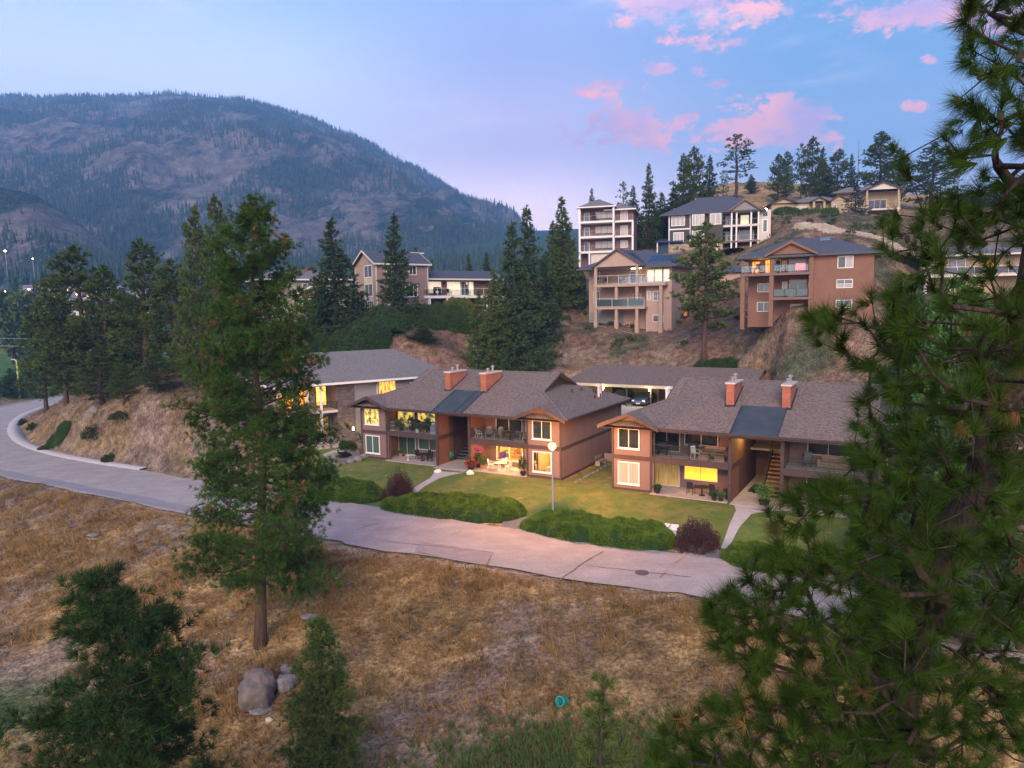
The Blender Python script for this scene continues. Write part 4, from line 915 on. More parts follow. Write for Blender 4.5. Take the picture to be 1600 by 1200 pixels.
# ------------------------------------------------------------------ houses up the slope
peach = M('peach_stucco', (0.400,0.272,0.216), .9, c2=(0.440,0.308,0.248), nsc=.8); peachd = M('grey_foundation', (.30,.28,.28), .9, c2=(.25,.24,.24), nsc=1.2)
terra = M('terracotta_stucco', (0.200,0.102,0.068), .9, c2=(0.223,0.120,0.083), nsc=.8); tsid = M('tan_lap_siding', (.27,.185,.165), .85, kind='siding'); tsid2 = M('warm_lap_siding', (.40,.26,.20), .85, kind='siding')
gsid = M('grey_lap_siding', (.26,.23,.22), .85, kind='siding'); dsid = M('dark_lap_siding', (.075,.062,.058), .85, kind='siding'); rsid = M('mauve_siding', (.20,.115,.105), .85, kind='siding')
pale = M('pale_stucco', (.60,.52,.45), .85); sage = M('sage_siding', (.32,.32,.24), .85, kind='siding'); tanw = M('tan_stucco', (0.391,0.289,0.178), .9, c2=(0.425,0.319,0.204), nsc=1)
solar = M('solar_cells', (.012,.018,.045), .2, spec=.8); blk = M('black_rail_metal'); sand = M('sandstone_blocks', (.55,.45,.33), .9, c2=(.35,.27,.19), kind='brick', nsc=.7, c3=(.2,.15,.1))
lit_white = litmat('lit_pale_curtain', (1,.83,.58), (.9,.68,.45), .5, 1.2)

# --- townhouse with brick end, left of the fourplexes
o = at(530,690,74)
L1 = House('townhouse', 'grey sided townhouse with ledgestone corner and orange lit windows beside the fourplex', (o.x, o.y), 1.2, 33)
L1.wall(.0, 1.9, 0, 9, -1.5, 6.3, stonev, 'stone_wall'); L1.wall(1.901, 13, .06, 9, -1.5, 6.3, gsid)
L1.wall(-6.5, -.001, 2.4, 9, -1.5, 6.3, gsid)
L1.hip(-6.2, 13, 0, 9, 6.45, .56, gyshingle, oh=.75, fas=whitef)
L1.win(4.7, 6.7, 4.55, 6.15, .06, lit_org, nx=3); 
L1.p('deck', MB().box(-6.2, -.05, -.2, 2.39, 3.25, 3.5), pale); L1.p('deck', MB().box(-6.2, -.05, -.2, 2.39, -1.2, .35), conc)
for s0 in (-6.2, -3.3, -1.9): L1.p('column', MB().box(s0, s0+.24, -.15, .09, .35, 3.24), whitef); L1.p('column', MB().box(s0, s0+.24, -.15, .09, 3.51, 6.2), whitef)
L1.rail([(-6.1,-.1),(-.1,-.1)], 3.5, .95, blk, rail_g)
for a, b, z0, z1, mt in ((-5.8,-3.9,3.6,5.7,lit_org), (-3.4,-2.2,3.6,5.7,lit_org), (-1.6,-.35,3.7,5.9,litmat('lit_gold_room', (1,.62,.12),(.9,.38,.05),1.5,2,(3,3,.6))), (-1.7,-.2,.45,2.6,lit_dim), (-5.5,-3.2,.45,2.6,dglass)): L1.win(a, b, z0, z1, 2.4, mt, frame=brown)
L1.p('downspout', MB().tube([(4.55,-.6,6.25),(4.5,-.2,6.0),(4.5,-.02,5.8),(4.5,-.02,2)], .05, 6), whitef)
L1.p('garden_lamp', MB().lathe([(.05,0),(.12,.05),(.09,.3),(.02,.36)], 8, (1.4,-.6,1.2)), bulb); warm_lamp('garden_light', (1.4,-.9,1.5), 22, (1,.72,.12), .1, L1.r)
warm_lamp('balcony_light', (-3.4, 1.2, 5.6), 40, (1,.5,.12), .2, L1.r)

# --- three-storey house with gable tower and long low wing
o = at(590,490,112)
C1 = House('wing_house', 'tan sided three-storey house with gabled end and long decked wing on the ridge', (o.x, o.y), 14.5, 33)
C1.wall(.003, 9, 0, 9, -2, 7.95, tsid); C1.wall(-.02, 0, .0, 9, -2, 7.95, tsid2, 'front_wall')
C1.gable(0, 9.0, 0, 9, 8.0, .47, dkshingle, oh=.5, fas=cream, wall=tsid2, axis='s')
for z0, z1 in ((5.85, 7.9), (2.8, 4.95)): C1.win(1.5, 4.9, z0, z1, -.02, rglass if z0 > 5 else gglass, face='l', fw=.16)
C1.win(1.5, 4.9, .1, 2.25, -.02, dglass, nx=4, face='l', fw=.16, name='french_door')
C1.p('panel', MB().box(-.06, -.022, 1.4, 5.0, 4.96, 5.84), M('pale_yellow_panel', (.62,.50,.33), .8)); C1.p('panel', MB().box(-.06, -.022, 1.4, 5.0, 2.26, 2.79), M('pale_yellow_panel'))
cb = MB()
for s0, v0 in ((-.06,-.06),(8.9,-.06),(-.06,8.9)): cb.box(s0, s0+.16, v0, v0+.16, -1, 7.8)
C1.p('corner_board', cb, cream)['kind'] = 'stuff'
for a, b, z0, z1, nx, ny, sp in ((1.7,3.6,5.9,7.7,2,2,.7),(5.6,7.0,6.2,7.75,2,1,None),(1.8,3.6,2.7,4.6,2,2,.35),(4.9,7.1,2.65,4.75,3,2,.35),(5.4,6.7,-.2,1.5,2,1,None),(1.8,3.4,.2,1.5,2,1,None)): C1.win(a, b, z0, z1, 0, dglass, nx, ny, split=sp, fw=.14)
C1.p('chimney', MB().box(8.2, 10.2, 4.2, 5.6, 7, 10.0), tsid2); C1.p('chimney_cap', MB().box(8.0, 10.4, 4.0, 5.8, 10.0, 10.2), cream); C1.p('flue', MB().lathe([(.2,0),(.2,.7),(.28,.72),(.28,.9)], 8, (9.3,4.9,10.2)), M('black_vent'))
C1.wall(9.003, 24, 2.2, 9, -2, 5.7, rsid, 'wing_wall'); C1.gable(9.3, 24, 1.0, 9, 5.75, .36, dkshingle, oh=.4, fas=cream, wall=rsid, axis='s')
C1.p('deck', MB().box(8.2, 24, -.4, 2.19, 2.45, 2.85), whitef); C1.rail([(8.3,2.1),(8.3,-.3),(23.9,-.3)], 2.85, 1.25, whitef, rail_g, 2.2)
C1.p('lower_deck', MB().box(5, 24, -1.4, 2.19, -.35, -.05), M('deck_red', (.23,.13,.10), .8)); C1.rail([(9.2,-1.3),(23.9,-1.3)], -.05, 1.3, whitef, rail_g, 2.4)
C1.p('side_deck', MB().box(-2.4, -.03, 1, 10.2, -.5, -.05), M('deck_red')); C1.rail([(-.1,.9),(-2.35,.9),(-2.35,10)], -.05, 1.25, whitef, rail_g, 2.2); C1.rail([(.1,-.9),(8.9,-1.3)], -.05, 1.2, whitef, None, 2.2, pick=True)
for s0 in (9.0, 12.2, 16.0, 20): C1.p('column', MB().box(s0, s0+.26, -.35, -.09, -.05, 2.44), whitef)
for a, b, z0, z1, mt in ((10.0,12.6,3.3,5.35,lit_white),(13.6,16.3,2.9,5.35,lit_white),(16.35,17.8,2.9,5.35,rglass),(17.85,18.9,2.9,5.35,lit_white),(12.9,15,.0,2.2,gglass),(20.6,22.2,.6,2.0,rglass)): C1.win(a, b, z0, z1, 2.2, mt, nx=1 if mt is lit_white else 2, fw=.1)
C1.p('stair', MB().slab([(9.6,-1.1,.1),(11.2,-1.1,1.3),(11.2,-.2,1.3),(9.6,-.2,.1)], .1), whitef)

# --- house half hidden behind the ridge pines
o = at(470,480,118)
K1 = House('sage_house', 'sage green two-storey house half hidden behind the dark ridge fir', (o.x, o.y), 15.5, 33)
K1.wall(-6, 9, 0, 8, -3, 5.0, sage); K1.hip(-6, 9, 0, 8, 5.0, .42, gyshingle, oh=.7, fas=whitef)
K1.wall(-1.2, 3.0, -3, -.001, -3, 2.6, sage, 'porch_wall'); K1.gable(-1.2, 3.0, -3, 0, 2.6, .5, gyshingle, fas=whitef, wall=pale)
for a, b, z0, z1 in ((.4,2.2,2.9,4.3),(-5,-3.2,2.9,4.3),(5.6,7.2,2.9,4.3)): K1.win(a, b, z0, z1, 0, rglass)
K1.win(-.6, 2.4, -.2, 1.7, -3, dglass, nx=3); K1.rail([(3.2,-3),(9,-3)], -.6, 1.1, whitef, None, 1.5); K1.p('deck', MB().box(3.0, 9, -3.1, -.001, -.9, -.6), whitef)

# --- peach house on tall columns with solar panels
o = at(1045,520,106)
D1 = House('column_house', 'peach three-level house on tall columns with solar panels on its roof', (o.x, o.y), 11.0, -30)
D1.wall(-14.4, -.0, 3.2, 12, 3.2, 10.2, peach); D1.wall(-14.41, -.01, 3.21, 11.9, -2, 3.198, peachd, 'foundation'); D1.wall(-8.3, -.35, 3.05, 3.2, -1.5, 10.2, peach, 'front_wall')
D1.wall(-4.0, 0.03, 1.2, 3.04, -1.5, 10.1, peach, 'bay'); 
D1.hip(-14.4, .2, 1.0, 12, 10.1, .46, dkshingle, oh=.8, fas=M('charcoal_fascia', (.08,.085,.1), .7))
D1.gable(-11.95, -4.2, -.2, 7.5, 10.35, .62, dkshingle, oh=.35, fas=M('charcoal_fascia'), wall=peach)
for s0, zb, v0 in ((-12.0,1.3,-.2),(-8.55,.6,-.2),(-5.2,.0,-.2)):
    D1.p('column', MB().box(s0, s0+.42, v0, v0+.42, 2.0, 10.2 if s0 != -8.55 else 7.1), peach)
    D1.p('column_base', MB().box(s0-.08, s0+.5, v0-.08, v0+.5, zb-.8, 2.0), peach)
D1.p('column', MB().box(-1.45, -1.0, -.2, .25, .9, 7.1), peach); D1.p('column_base', MB().box(-1.55, -.9, -.3, .35, -1.6, .9), peach)
D1.p('upper_deck', MB().box(-12, -.5, -.3, 3.04, 7.1, 7.5), peach); D1.p('lower_deck', MB().box(-12, -3.7, -.3, 3.04, 3.65, 4.0), peach)
D1.p('beam', MB().box(-12.0, -4.2, -.25, .15, 10.2, 10.45), peach); D1.p('post', MB().box(-1.0,-.85,-.2,-.05,7.5,10.0), M('dark_post'))
D1.rail([(-11.6,-.22),(-.6,-.22)], 7.5, 1.35, whitef, rail_g, 1.8); D1.rail([(-11.6,-.22),(-3.8,-.22)], 4.0, 1.35, whitef, rail_teal, 2.3)
D1.win(-13.6, -12.5, 8.3, 10.0, 3.2, dglass); D1.win(-13.6, -12.5, 4.7, 6.6, 3.2, gglass)
D1.win(-7.3, -5.6, 7.6, 9.6, 3.05, dglass, nx=1); D1.win(-3.8, -2.7, 7.7, 9.6, 1.2, lit_white, nx=1); D1.win(-2.6, -.3, 7.7, 9.6, 1.2, lit_white, nx=2)
D1.win(-6.8, -5.4, 4.1, 6.0, 3.05, rglass); D1.win(-3.8, -3.2, 4.9, 6.3, 1.2, bglass, nx=1); D1.win(-2.9,-1.4, 4.8, 6.3, 1.2, rglass, ny=2); D1.win(-2.9, -1.2, 1.6, 2.7, 1.2, dglass)
D1.p('strip_light', MB().box(-6.2, -4.6, .6, .75, 9.75, 9.95), M('lit_strip', (1,.85,.6), .5, emit=6)); warm_lamp('deck_light', (-5.4, .9, 9.6), 35, (1,.75,.4), .2, D1.r)
for a, b, z0, z1 in ((4,5,8.0,9.4),(7,8,8.0,9.2)): D1.win(a, b, z0, z1, 0.0, dglass, face='r')
sm = .46
def rp(s, v): return (s, v, 10.35+(min(s+12.3, -3.85-s))*.62+.05)
def panel(h, P): h.p('solar_panel', MB().slab(P, .06), solar)
for k in range(3):
    x0 = -7.2+k*.95; panel(D1, [rp(x0, 1.2), rp(x0+.9, 1.2), rp(x0+.9, 4.2), rp(x0, 4.2)])
for k in range(4): x0 = -2.9+k*1.15; z_ = lambda v: 10.1+(v-.2)*.46+.08; panel(D1, [(x0-1, 1.6, z_(1.6)), (x0, 1.6, z_(1.6)), (x0, 3.9, z_(3.9)), (x0-1, 3.9, z_(3.9))])
D1.wall(4.2, 9.5, 9, 16, 0, 9.0, peach, 'garage_wall'); D1.hip(4.2, 9.5, 9, 16, 9.0, .4, dkshingle, oh=.5)
D1.p('stair_rail', MB().bar((-11.6,-.3,1.2), (-5.0,-.9,-.2), .08), greyf)

# --- terracotta house
o = at(1363,490,80)
E1 = House('terracotta_house', 'terracotta stucco house with charcoal hip roof and stacked balconies', (o.x, o.y), 13.6, -28)
E1.wall(-6.3, 0, 0, 9.5, -2.2, 7.0, terra); E1.wall(-14.0, -6.301, 2.6, 9.5, -1.4, 7.0, terra, 'recessed_wall')
E1.hip(-14.2, 0, 0, 9.6, 7.1, .42, dkshingle, oh=.55, fas=M('charcoal_fascia'))
E1.gable(-11.2, -6.15, -.5, 5, 7.25, .52, dkshingle, oh=.35, fas=terra, wall=terra)
E1.p('beam', MB().box(-11.1, -6.3, -.3, 0, 6.85, 7.2), terra)
for s0, zb, zt in ((-14.4,-1.6,4.8),(-11.1,-1.2,7.1),(-6.72,-1,7.1)): E1.p('column', MB().box(s0, s0+.48, -.32, .16, zb, zt), terra)
E1.p('column', MB().box(-14.35, -14.1, -.2, .05, 5.1, 7.0), pinkw)
E1.p('upper_deck', MB().box(-14.5, -6.25, -.4, 2.59, 4.8, 5.1), pinkw); E1.p('lower_deck', MB().box(-10.7, -6.3, -.4, 2.59, 1.9, 2.2), pinkw)
E1.rail([(-14.4,2.5),(-14.4,-.3),(-11.2,-.3)], 5.1, 1.0, blk, rail_g, 1.1); E1.rail([(-10.6,-.3),(-6.8,-.3)], 5.1, 1.0, blk, rail_g, 1.25); E1.rail([(-10.6,-.3),(-6.8,-.3)], 2.2, 1.0, blk, rail_teal, 1.25)
lit_red = litmat('lit_red_room', (1,.42,.06), (.45,.06,.02), 1.3, 2.4, (3,3,.6))
for a, b, z0, z1, mt, nx in ((-13.6,-12.6,5.2,6.7,lit_red,1),(-12.0,-11.2,5.2,6.8,lit_org,1),(-11.0,-10.2,5.2,6.8,dglass,1),(-10.1,-9.5,5.7,6.7,lit_dim,1),(-9.3,-7.3,5.2,6.8,bglass,2),(-7.2,-6.5,5.2,6.8,bglass,1),(-10.0,-9.4,3.2,4.1,bglass,1),(-9.2,-7.2,2.3,4.3,dglass,2),(-7.1,-6.5,3.2,4.1,bglass,1),(-12.9,-11.3,2.9,4.0,rglass,2),(-12.9,-11.3,.5,1.7,dglass,2),(-9,-7.5,.1,1.4,dglass,2)):
    E1.win(a, b, z0, z1, 2.6, mt, nx, fw=.07)
E1.win(-3.75, -2.1, 5.35, 6.75, 0, [dglass, bglass]); E1.win(-3.8, -2.1, 3.1, 4.1, 0, [bglass, rglass], 2, 2, fw=.07); E1.win(-3.8, -2.1, .85, 1.75, 0, gglass, fw=.06)
E1.p('porch_lamp', MB().lathe([(.05,0),(.1,.05),(.07,.3)], 8, (-11.3, 2.4, 6.3)), bulb); warm_lamp('balcony_light', (-12.2, 1.4, 6.4), 22, (1,.5,.12), .15, E1.r)
E1.p('skylight', MB().slab([(-6,3.6,9.0),(-4.8,3.6,9.0),(-4.8,4.5,9.35),(-6,4.5,9.35)], .1), rglass)

# --- tall narrow balcony house
o = at(990,415,136)
F1 = House('balcony_house', 'tall narrow four-storey house with white framed balconies on the ridge', (o.x, o.y), 22.9, -15)
F1.wall(-10.4, -.2, 2.0, 10, -2, 11.0, rsid)
F1.hip(-10.4, -3.7, -.2, 8, 11.3, .5, gyshingle, oh=.35, fas=whitef); F1.hip(-5.2, -.2, 1.2, 10, 10.75, .5, gyshingle, oh=.5, fas=whitef)
for zf in (8.2, 5.35, 2.5): F1.p('balcony_deck', MB().box(-10.5, -3.7, -.3, 1.99, zf, zf+.38), whitef); F1.rail([(-10.2,-.15),(-3.9,-.15)], zf+.38, 1.0, greyf, None, 2, pick=False)
for zf in (8.2, 5.35): F1.p('balcony_deck', MB().box(-3.6, -.1, .3, 1.99, zf, zf+.3), whitef); F1.rail([(-3.5,.4),(-.2,.4)], zf+.3, 1.0, greyf, None, 2)
F1.p('pale_wall', MB().box(-8.2, -3.4, .2, 1.98, -2, 2.49), pale)
for s0, v0 in ((-10.5,-.3),(-3.95,-.3),(-.4,.3)):
    for z0, z1 in (((-2,2.49) if s0 < -9 else (1.2,2.49)), (2.89,5.34), (5.74,8.19), (8.59,11.2)):
        if s0 == -.4 and z1 > 8.3: continue
        F1.p('column', MB().box(s0, s0+.36, v0, v0+.36, z0, z1), whitef)
F1.p('column', MB().box(-8.6, -8.3, -.3, 0, -2, 2.49), whitef)
for zf in (8.58, 5.73, 2.88):
    F1.win(-9.8, -8.7, zf, zf+1.9, 2.0, rglass, nx=1); F1.win(-7.7, -4.0, zf+.6, zf+2.1, 2.0, bglass, nx=3, frame=brown)
    F1.win(-2.7, -1.3, zf+(.0 if zf > 3 else .6), zf+2.0, 2.0, bglass, nx=2)
F1.p('antenna', MB().bar((-3,4,12.5), (-3,4,14), .06), greyf)

# --- big dark house with stone base
o = at(1184,390,134)
G1 = House('dark_house', 'large dark sided house with white trimmed windows, decks and stone base', (o.x, o.y), 25.3, -20)
G1.wall(-16.4, -7.6, .0, 12, 1.6, 7.2, dsid); G1.wall(-16.5, -6.3, -.15, 11.9, -3, 1.6, sand, 'stone_wall'); G1.wall(-7.599, .0, 2.6, 12, -2, 7.2, dsid, 'recessed_wall')
G1.wall(.0, 2.2, .8, 9, -3, 7.3, pale, 'tower_wall')
G1.hip(-17.3, .6, 0, 12, 7.3, .56, dkshingle, oh=.7, fas=M('charcoal_fascia')); G1.gable(-5.0, .2, -.6, 6, 7.35, .68, dkshingle, oh=.35, fas=pinkw, wall=gsid)
for s0 in (-12.2, -8.9): G1.wall(s0, s0+2.6, -.7, -.001, 1.6, 7.1, dsid, 'bay')
for a, b, z0, z1, v, nx in ((-16.0,-13.4,5.1,7.0,0,3),(-15.6,-13.6,2.0,3.9,0,3),(-12.0,-10.8,4.9,7.0,-.7,2),(-10.7,-9.7,4.9,7.0,-.7,2),(-12.0,-10.8,2.0,4.0,-.7,2),(-10.7,-9.7,2.0,4.0,-.7,2),(-8.7,-6.6,4.9,7.0,-.7,2)): G1.win(a, b, z0, z1, v, bglass, nx, fw=.13)
wt = MB(); wt.box(-16.5,-7.5,-.1,-.003,4.35,4.6); 
for s0 in (-16.5,-12.5,-7.8): wt.box(s0,s0+.2,-.12,-.004,1.7,7.1)
G1.p('white_trim', wt, whitef)
G1.p('upper_deck', MB().box(-7.6, .3, -.4, 2.59, 4.35, 4.7), cream); G1.p('lower_deck', MB().box(-7.6, .3, -.4, 2.59, 1.45, 1.75), pinkw)
for s0 in (-7.5, -4.9, -4.0, -1.4, -.1):
    for z0, z1 in ((-2,1.44),(1.76,4.34),(4.71,7.1)): G1.p('column', MB().box(s0, s0+.28, -.35, -.07, z0, z1), whitef)
G1.rail([(-7.4,-.3),(.2,-.3)], 4.7, 1.0, greyf, None, 1.8); G1.rail([(-7.4,-.3),(.2,-.3)], 1.75, 1.0, greyf, None, 1.8); G1.p('beam', MB().box(-4.9, .1, -.38, -.1, 7.1, 7.3), cream)
G1.win(-6.6, -5.2, 4.8, 6.8, 2.6, dglass); G1.win(-3.3, -1.7, 4.8, 6.8, 2.6, lit_white, nx=1); G1.win(-3.6, -.8, 2.0, 3.9, 2.6, rglass, nx=1); G1.win(-6.6, -5.0, 1.8, 3.8, 2.6, dglass); G1.win(-3.5, -2, -1.2, .6, 2.6, bglass)
G1.win(.7, 1.7, 3.1, 5.6, .8, gglass, nx=1, fw=.2); G1.win(.7, 1.7, 6.0, 7.0, .8, dglass, nx=1)
o = at(1196,328,138)
yl = thing('yard_light', 'bright white yard light on a pole beside the dark house', 'lamp', (o.x, o.y, o.z-7), 0)
link('pole', MB().tube([(0,0,0),(0,0,6.8)], .09, 8), greyf, yl); link('lamp_head', MB().lathe([(.1,0),(.38,.15),(.38,.4),(.1,.55)], 10, (0,0,6.75)), M('lit_white_lamp', (1,.95,.85), .5, emit=30), yl); warm_lamp('yard_lamp_light', (0,-.6,7), 500, (1,.92,.7), .3, yl)
bl = House('side_shed', 'small blue roofed lean-to at the left end of the dark house', (at(1030,372,140).x, 140), 25.5, -20, cat='shed')
bl.wall(-.2, 4, .5, 4, -2, 2.0, M('dark_blue_wall', (.03,.06,.09), .8)); bl.p('roof', MB().slab([(-.6,-.6,2.0),(4.6,-.6,2.0),(4.6,4,2.9),(-.6,4,2.9)], .15), M('blue_tarp_roof', (.04,.05,.14), .6)); bl.p('post', MB().box(-.4,-.2,-.4,-.2,-2,1.84), whitef)

# --- tan ranch houses on the hilltop
o = at(1205,335,170)
H1 = House('ranch_house', 'long low tan ranch house with arched entry on the hilltop', (o.x, o.y), 36.2, -10)
H1.wall(0, 8.5, 0, 9, -2, 2.4, tanw); H1.gable(-.2, 5.4, -.6, 9, 2.4, .4, gyshingle, oh=.4, fas=brown, wall=tanw); H1.hip(4.5, 17, 0.2, 9, 2.4, .38, gyshingle, oh=.5, fas=brown)
H1.wall(8.501, 17, .3, 9, -2, 2.4, tanw); H1.gable(8.8, 12, -1.2, 4, 2.5, .5, gyshingle, oh=.3, fas=brown, wall=tanw); H1.wall(9.0, 9.5, -1.1, 0, -2, 2.5, tanw, 'pier'); H1.wall(11.3, 11.8, -1.1, 0, -2, 2.5, tanw, 'pier')
H1.gable(12.9, 16.4, -1.4, 4, 2.4, .6, gyshingle, oh=.35, fas=brown, wall=tanw); H1.wall(13, 16.2, -1.3, .1, -2, 2.4, tanw, 'bay')
H1.win(5.6, 7.8, .4, 1.5, 0, bglass, fw=.1); H1.p('garage_door', MB().box(.8, 4.2, -.06, -.002, -.3, 1.7), M('tan_door', (.40,.28,.17), .7)); H1.win(13.4,14.1,.4,1.5,-1.3,dglass); H1.p('door', MB().box(10,11,.24,.298,-.3,1.8), M('dark_locker_door'))
o = at(1345,330,168)
H2 = House('ranch_house', 'second tan hilltop house with wide open porch, right of the blue spruce', (o.x, o.y), 36.6, -12)
H2.wall(-5, 9, 2, 9, -2, 4.2, tanw); H2.hip(-6, 9, 1, 9, 4.2, .4, gyshingle, oh=.5, fas=brown); H2.gable(.5, 8, -1.5, 6, 4.3, .42, gyshingle, oh=.35, fas=brown, wall=pale)
for s0 in (.7, 7.4): H2.p('column', MB().box(s0, s0+.4, -1.4, -1, -2, 4.3), tanw)
H2.p('porch_deck', MB().box(.5, 8, -1.5, 1.99, -.4, 0), pale); H2.rail([(1.1,-1.4),(7.4,-1.4)], 0, 1.0, blk, None, 1.5); H2.win(2, 6, .2, 2.4, 2, dglass, nx=3)
# --- house glimpsed through the near pine
o = at(1442,472,100)
I1 = House('hidden_house', 'tan house with dark glass balcony glimpsed through the near pine branches', (o.x, o.y), 15.0, -20)
I1.wall(0, 13, 1.8, 9, -2, 6.4, tanw); I1.hip(0, 13, 1, 9, 6.4, .3, gyshingle, oh=.7, fas=cream); I1.p('deck', MB().box(-.1, 12, -.3, 1.79, 3.3, 3.6), cream)
for s0 in (0, 3.0, 11): I1.p('column', MB().box(s0, s0+.35, -.25, .1, -2, 3.29), cream)
I1.rail([(0,1.7),(0,-.2),(12,-.2)], 3.6, 1.1, whitef, M('dark_glass_panel', (.04,.05,.07), .2, spec=.7), 2); I1.win(.9, 2.2, 3.7, 6.0, 1.8, bglass, nx=1); I1.win(3.2, 5.4, 3.7, 5.9, 1.8, rglass); I1.win(7.6, 8.8, 4.0, 5.6, 1.8, lit_org, nx=1)
# riprap stone bank above the terracotta house
rs = np.random.default_rng(3); mb = MB()
a0, a1, b0, b1 = at(1243,347,121), at(1425,402,110), at(1243,388,113), at(1425,430,106)
for i in range(1500):
    u, v = rs.uniform(0, 1), rs.uniform(0, 1); x = (a0.x*(1-u)+a1.x*u)*(1-v)+(b0.x*(1-u)+b1.x*u)*v; y = (a0.y*(1-u)+a1.y*u)*(1-v)+(b0.y*(1-u)+b1.y*u)*v
    if v > .35+.8*u: continue
    r = rs.uniform(.22, .55); mb.blob((x, y, g1(x, y)+r*.2), (r*1.2, r, r*.7), 5, 4, .3, i)
tag(link('riprap', mb, M('pale_riprap', (0.375,0.307,0.225), .95, c2=(0.247,0.195,0.143), nsc=.5, island=.6, c3=(0.465,0.390,0.300))), 'bank of pale broken riprap stones above the terracotta house', 'stones', kind='stuff')
# ------------------------------------------------------------------ where a line of sight meets the ground (used only to read positions off the survey)
def gp(px, py, lo=18.0, hi=420.0):
    d = direction(px, py); Y = np.geomspace(lo, hi, 900); t = Y/d.y; x = d.x*t; z = CAMZ+d.z*t; gz = g(x, Y); k = np.nonzero(z < gz)[0]
    i = int(k[0]) if len(k) else len(Y)-1
    return Vector((float(x[i]), float(Y[i]), float(gz[i])))

# ------------------------------------------------------------------ lawns and paths
def lawn_mat():
    if 'clipped_lawn' in MATS: return MATS['clipped_lawn']
    m = M('clipped_lawn', (.105,.15,.028), .95); N = m.node_tree.nodes; L = m.node_tree.links; p = N['Principled BSDF']; tc = N.new('ShaderNodeTexCoord'); out = (.10,.145,.026,1)
    for sc, lo, hi, col in ((.33, .42, .62, (.20,.18,.05,1)), (1.4, .5, .68, (.075,.125,.02,1)), (.8, .60, .70, (.30,.23,.09,1)), (14, .5, .75, (.05,.08,.015,1))):
        n = N.new('ShaderNodeTexNoise'); n.inputs['Scale'].default_value = sc; n.inputs['Detail'].default_value = 7; n.inputs['Roughness'].default_value = .65; L.new(tc.outputs['Object'], n.inputs[0])
        r = N.new('ShaderNodeMapRange'); L.new(n.outputs[0], r.inputs[0]); r.inputs[1].default_value = lo; r.inputs[2].default_value = hi; x = N.new('ShaderNodeMix'); x.data_type = 'RGBA'; L.new(r.outputs[0], x.inputs[0])
        if isinstance(out, tuple): x.inputs[6].default_value = out
        else: L.new(out, x.inputs[6])
        x.inputs[7].default_value = col; out = x.outputs[2]
    L.new(out, p.inputs['Base Color']); n = N.new('ShaderNodeTexNoise'); n.inputs['Scale'].default_value = 12; n.inputs['Detail'].default_value = 4; L.new(tc.outputs['Object'], n.inputs[0]); b = N.new('ShaderNodeBump'); b.inputs['Strength'].default_value = .8; b.inputs['Distance'].default_value = .06; L.new(n.outputs[0], b.inputs['Height']); L.new(b.outputs[0], p.inputs['Normal'])
    return m
ls = np.arange(-7, 58.1, .5)
def lawn_sheet(name, s0, s1, v0, v1, step=.5, wav=.0):
    S, Vv = np.meshgrid(np.arange(s0, s1+.01, step), np.linspace(v0, v1, max(3, int((v1-v0)/step)))); 
    t = (Vv-v0)/(v1-v0); Vv = Vv + wav*(1-t)*(fbm(S*.35, S*0, 3, 6)-.5)*2
    X = A_O.x+S*UX+Vv*VX; Y = A_O.y+S*UY+Vv*VY; Z = g(X, Y)+.045
    return struct(name, grid_mesh(name, X, Y, Z), lawn_mat())
lawn_sheet('lawn', -6.5, 60, -8.9, -.02, .5, .9)
lawn_sheet('side_lawn', 23.4, 27.4, 0.03, 15, .4)
def ribbon(name, L_, R_, mat, dz=.075, n=8):
    V = []; F = []; 
    P = []
    for a, b in zip(L_, R_): P.append((gp(*a), gp(*b)))
    Q = []
    for (a, b), (c, d) in zip(P[:-1], P[1:]):
        for j in range(n): t = j/n; Q.append((a.lerp(c, t), b.lerp(d, t)))
    Q.append(P[-1]); K = 4
    for a, b in Q:
        for k in range(K): p = a.lerp(b, k/(K-1)); V.append((p.x, p.y, g1(p.x, p.y)+dz))
    for i in range(len(Q)-1):
        for k in range(K-1): F.append((i*K+k, i*K+k+1, (i+1)*K+k+1, (i+1)*K+k))
    return struct(name, mesh_np(name, V, F), mat)
ribbon('path', [(681,737),(672,748),(651,761),(636,775)], [(724,741),(688,748),(667,760),(648,776)], walk)
ribbon('path', [(1140,776),(1150,800),(1137,830),(1126,858)], [(1222,800),(1174,806),(1152,832),(1136,862)], walk)
ribbon('path', [(505,712),(540,700),(556,690)], [(510,722),(545,708),(562,697)], walk)
for i in range(4): HA.p('step', MB().box(9.7, 13.2, -.55-.55*(i+1), -.553-.55*i, -.7, .06-.12*i), walk)
HA.p('step', MB().box(9.7, 13.2, -.55, -.453, -.7, .1), walk)
gravel = M('grey_gravel', (.22,.20,.20), .95, c2=(.13,.12,.12), nsc=6, bump=.8, bsc=20)
def gravel_bed(name, pix, dz=.085):
    P = [gp(*p) for p in pix]; me = bpy.data.meshes.new(name); c = sum(P, Vector())/len(P); V = [c+Vector((0,0,dz))]+[p+Vector((0,0,dz)) for p in P]
    me.from_pydata(V, [], [(0, i+1, (i+1)%len(P)+1) for i in range(len(P))]); return struct(name, me, gravel)
gravel_bed('gravel_bed', [(515,712),(560,700),(566,722),(530,722)]); gravel_bed('gravel_bed', [(786,812),(818,806),(828,815),(800,834),(784,828)]); gravel_bed('gravel_bed', [(1052,860),(1118,858),(1140,878),(1090,872)])

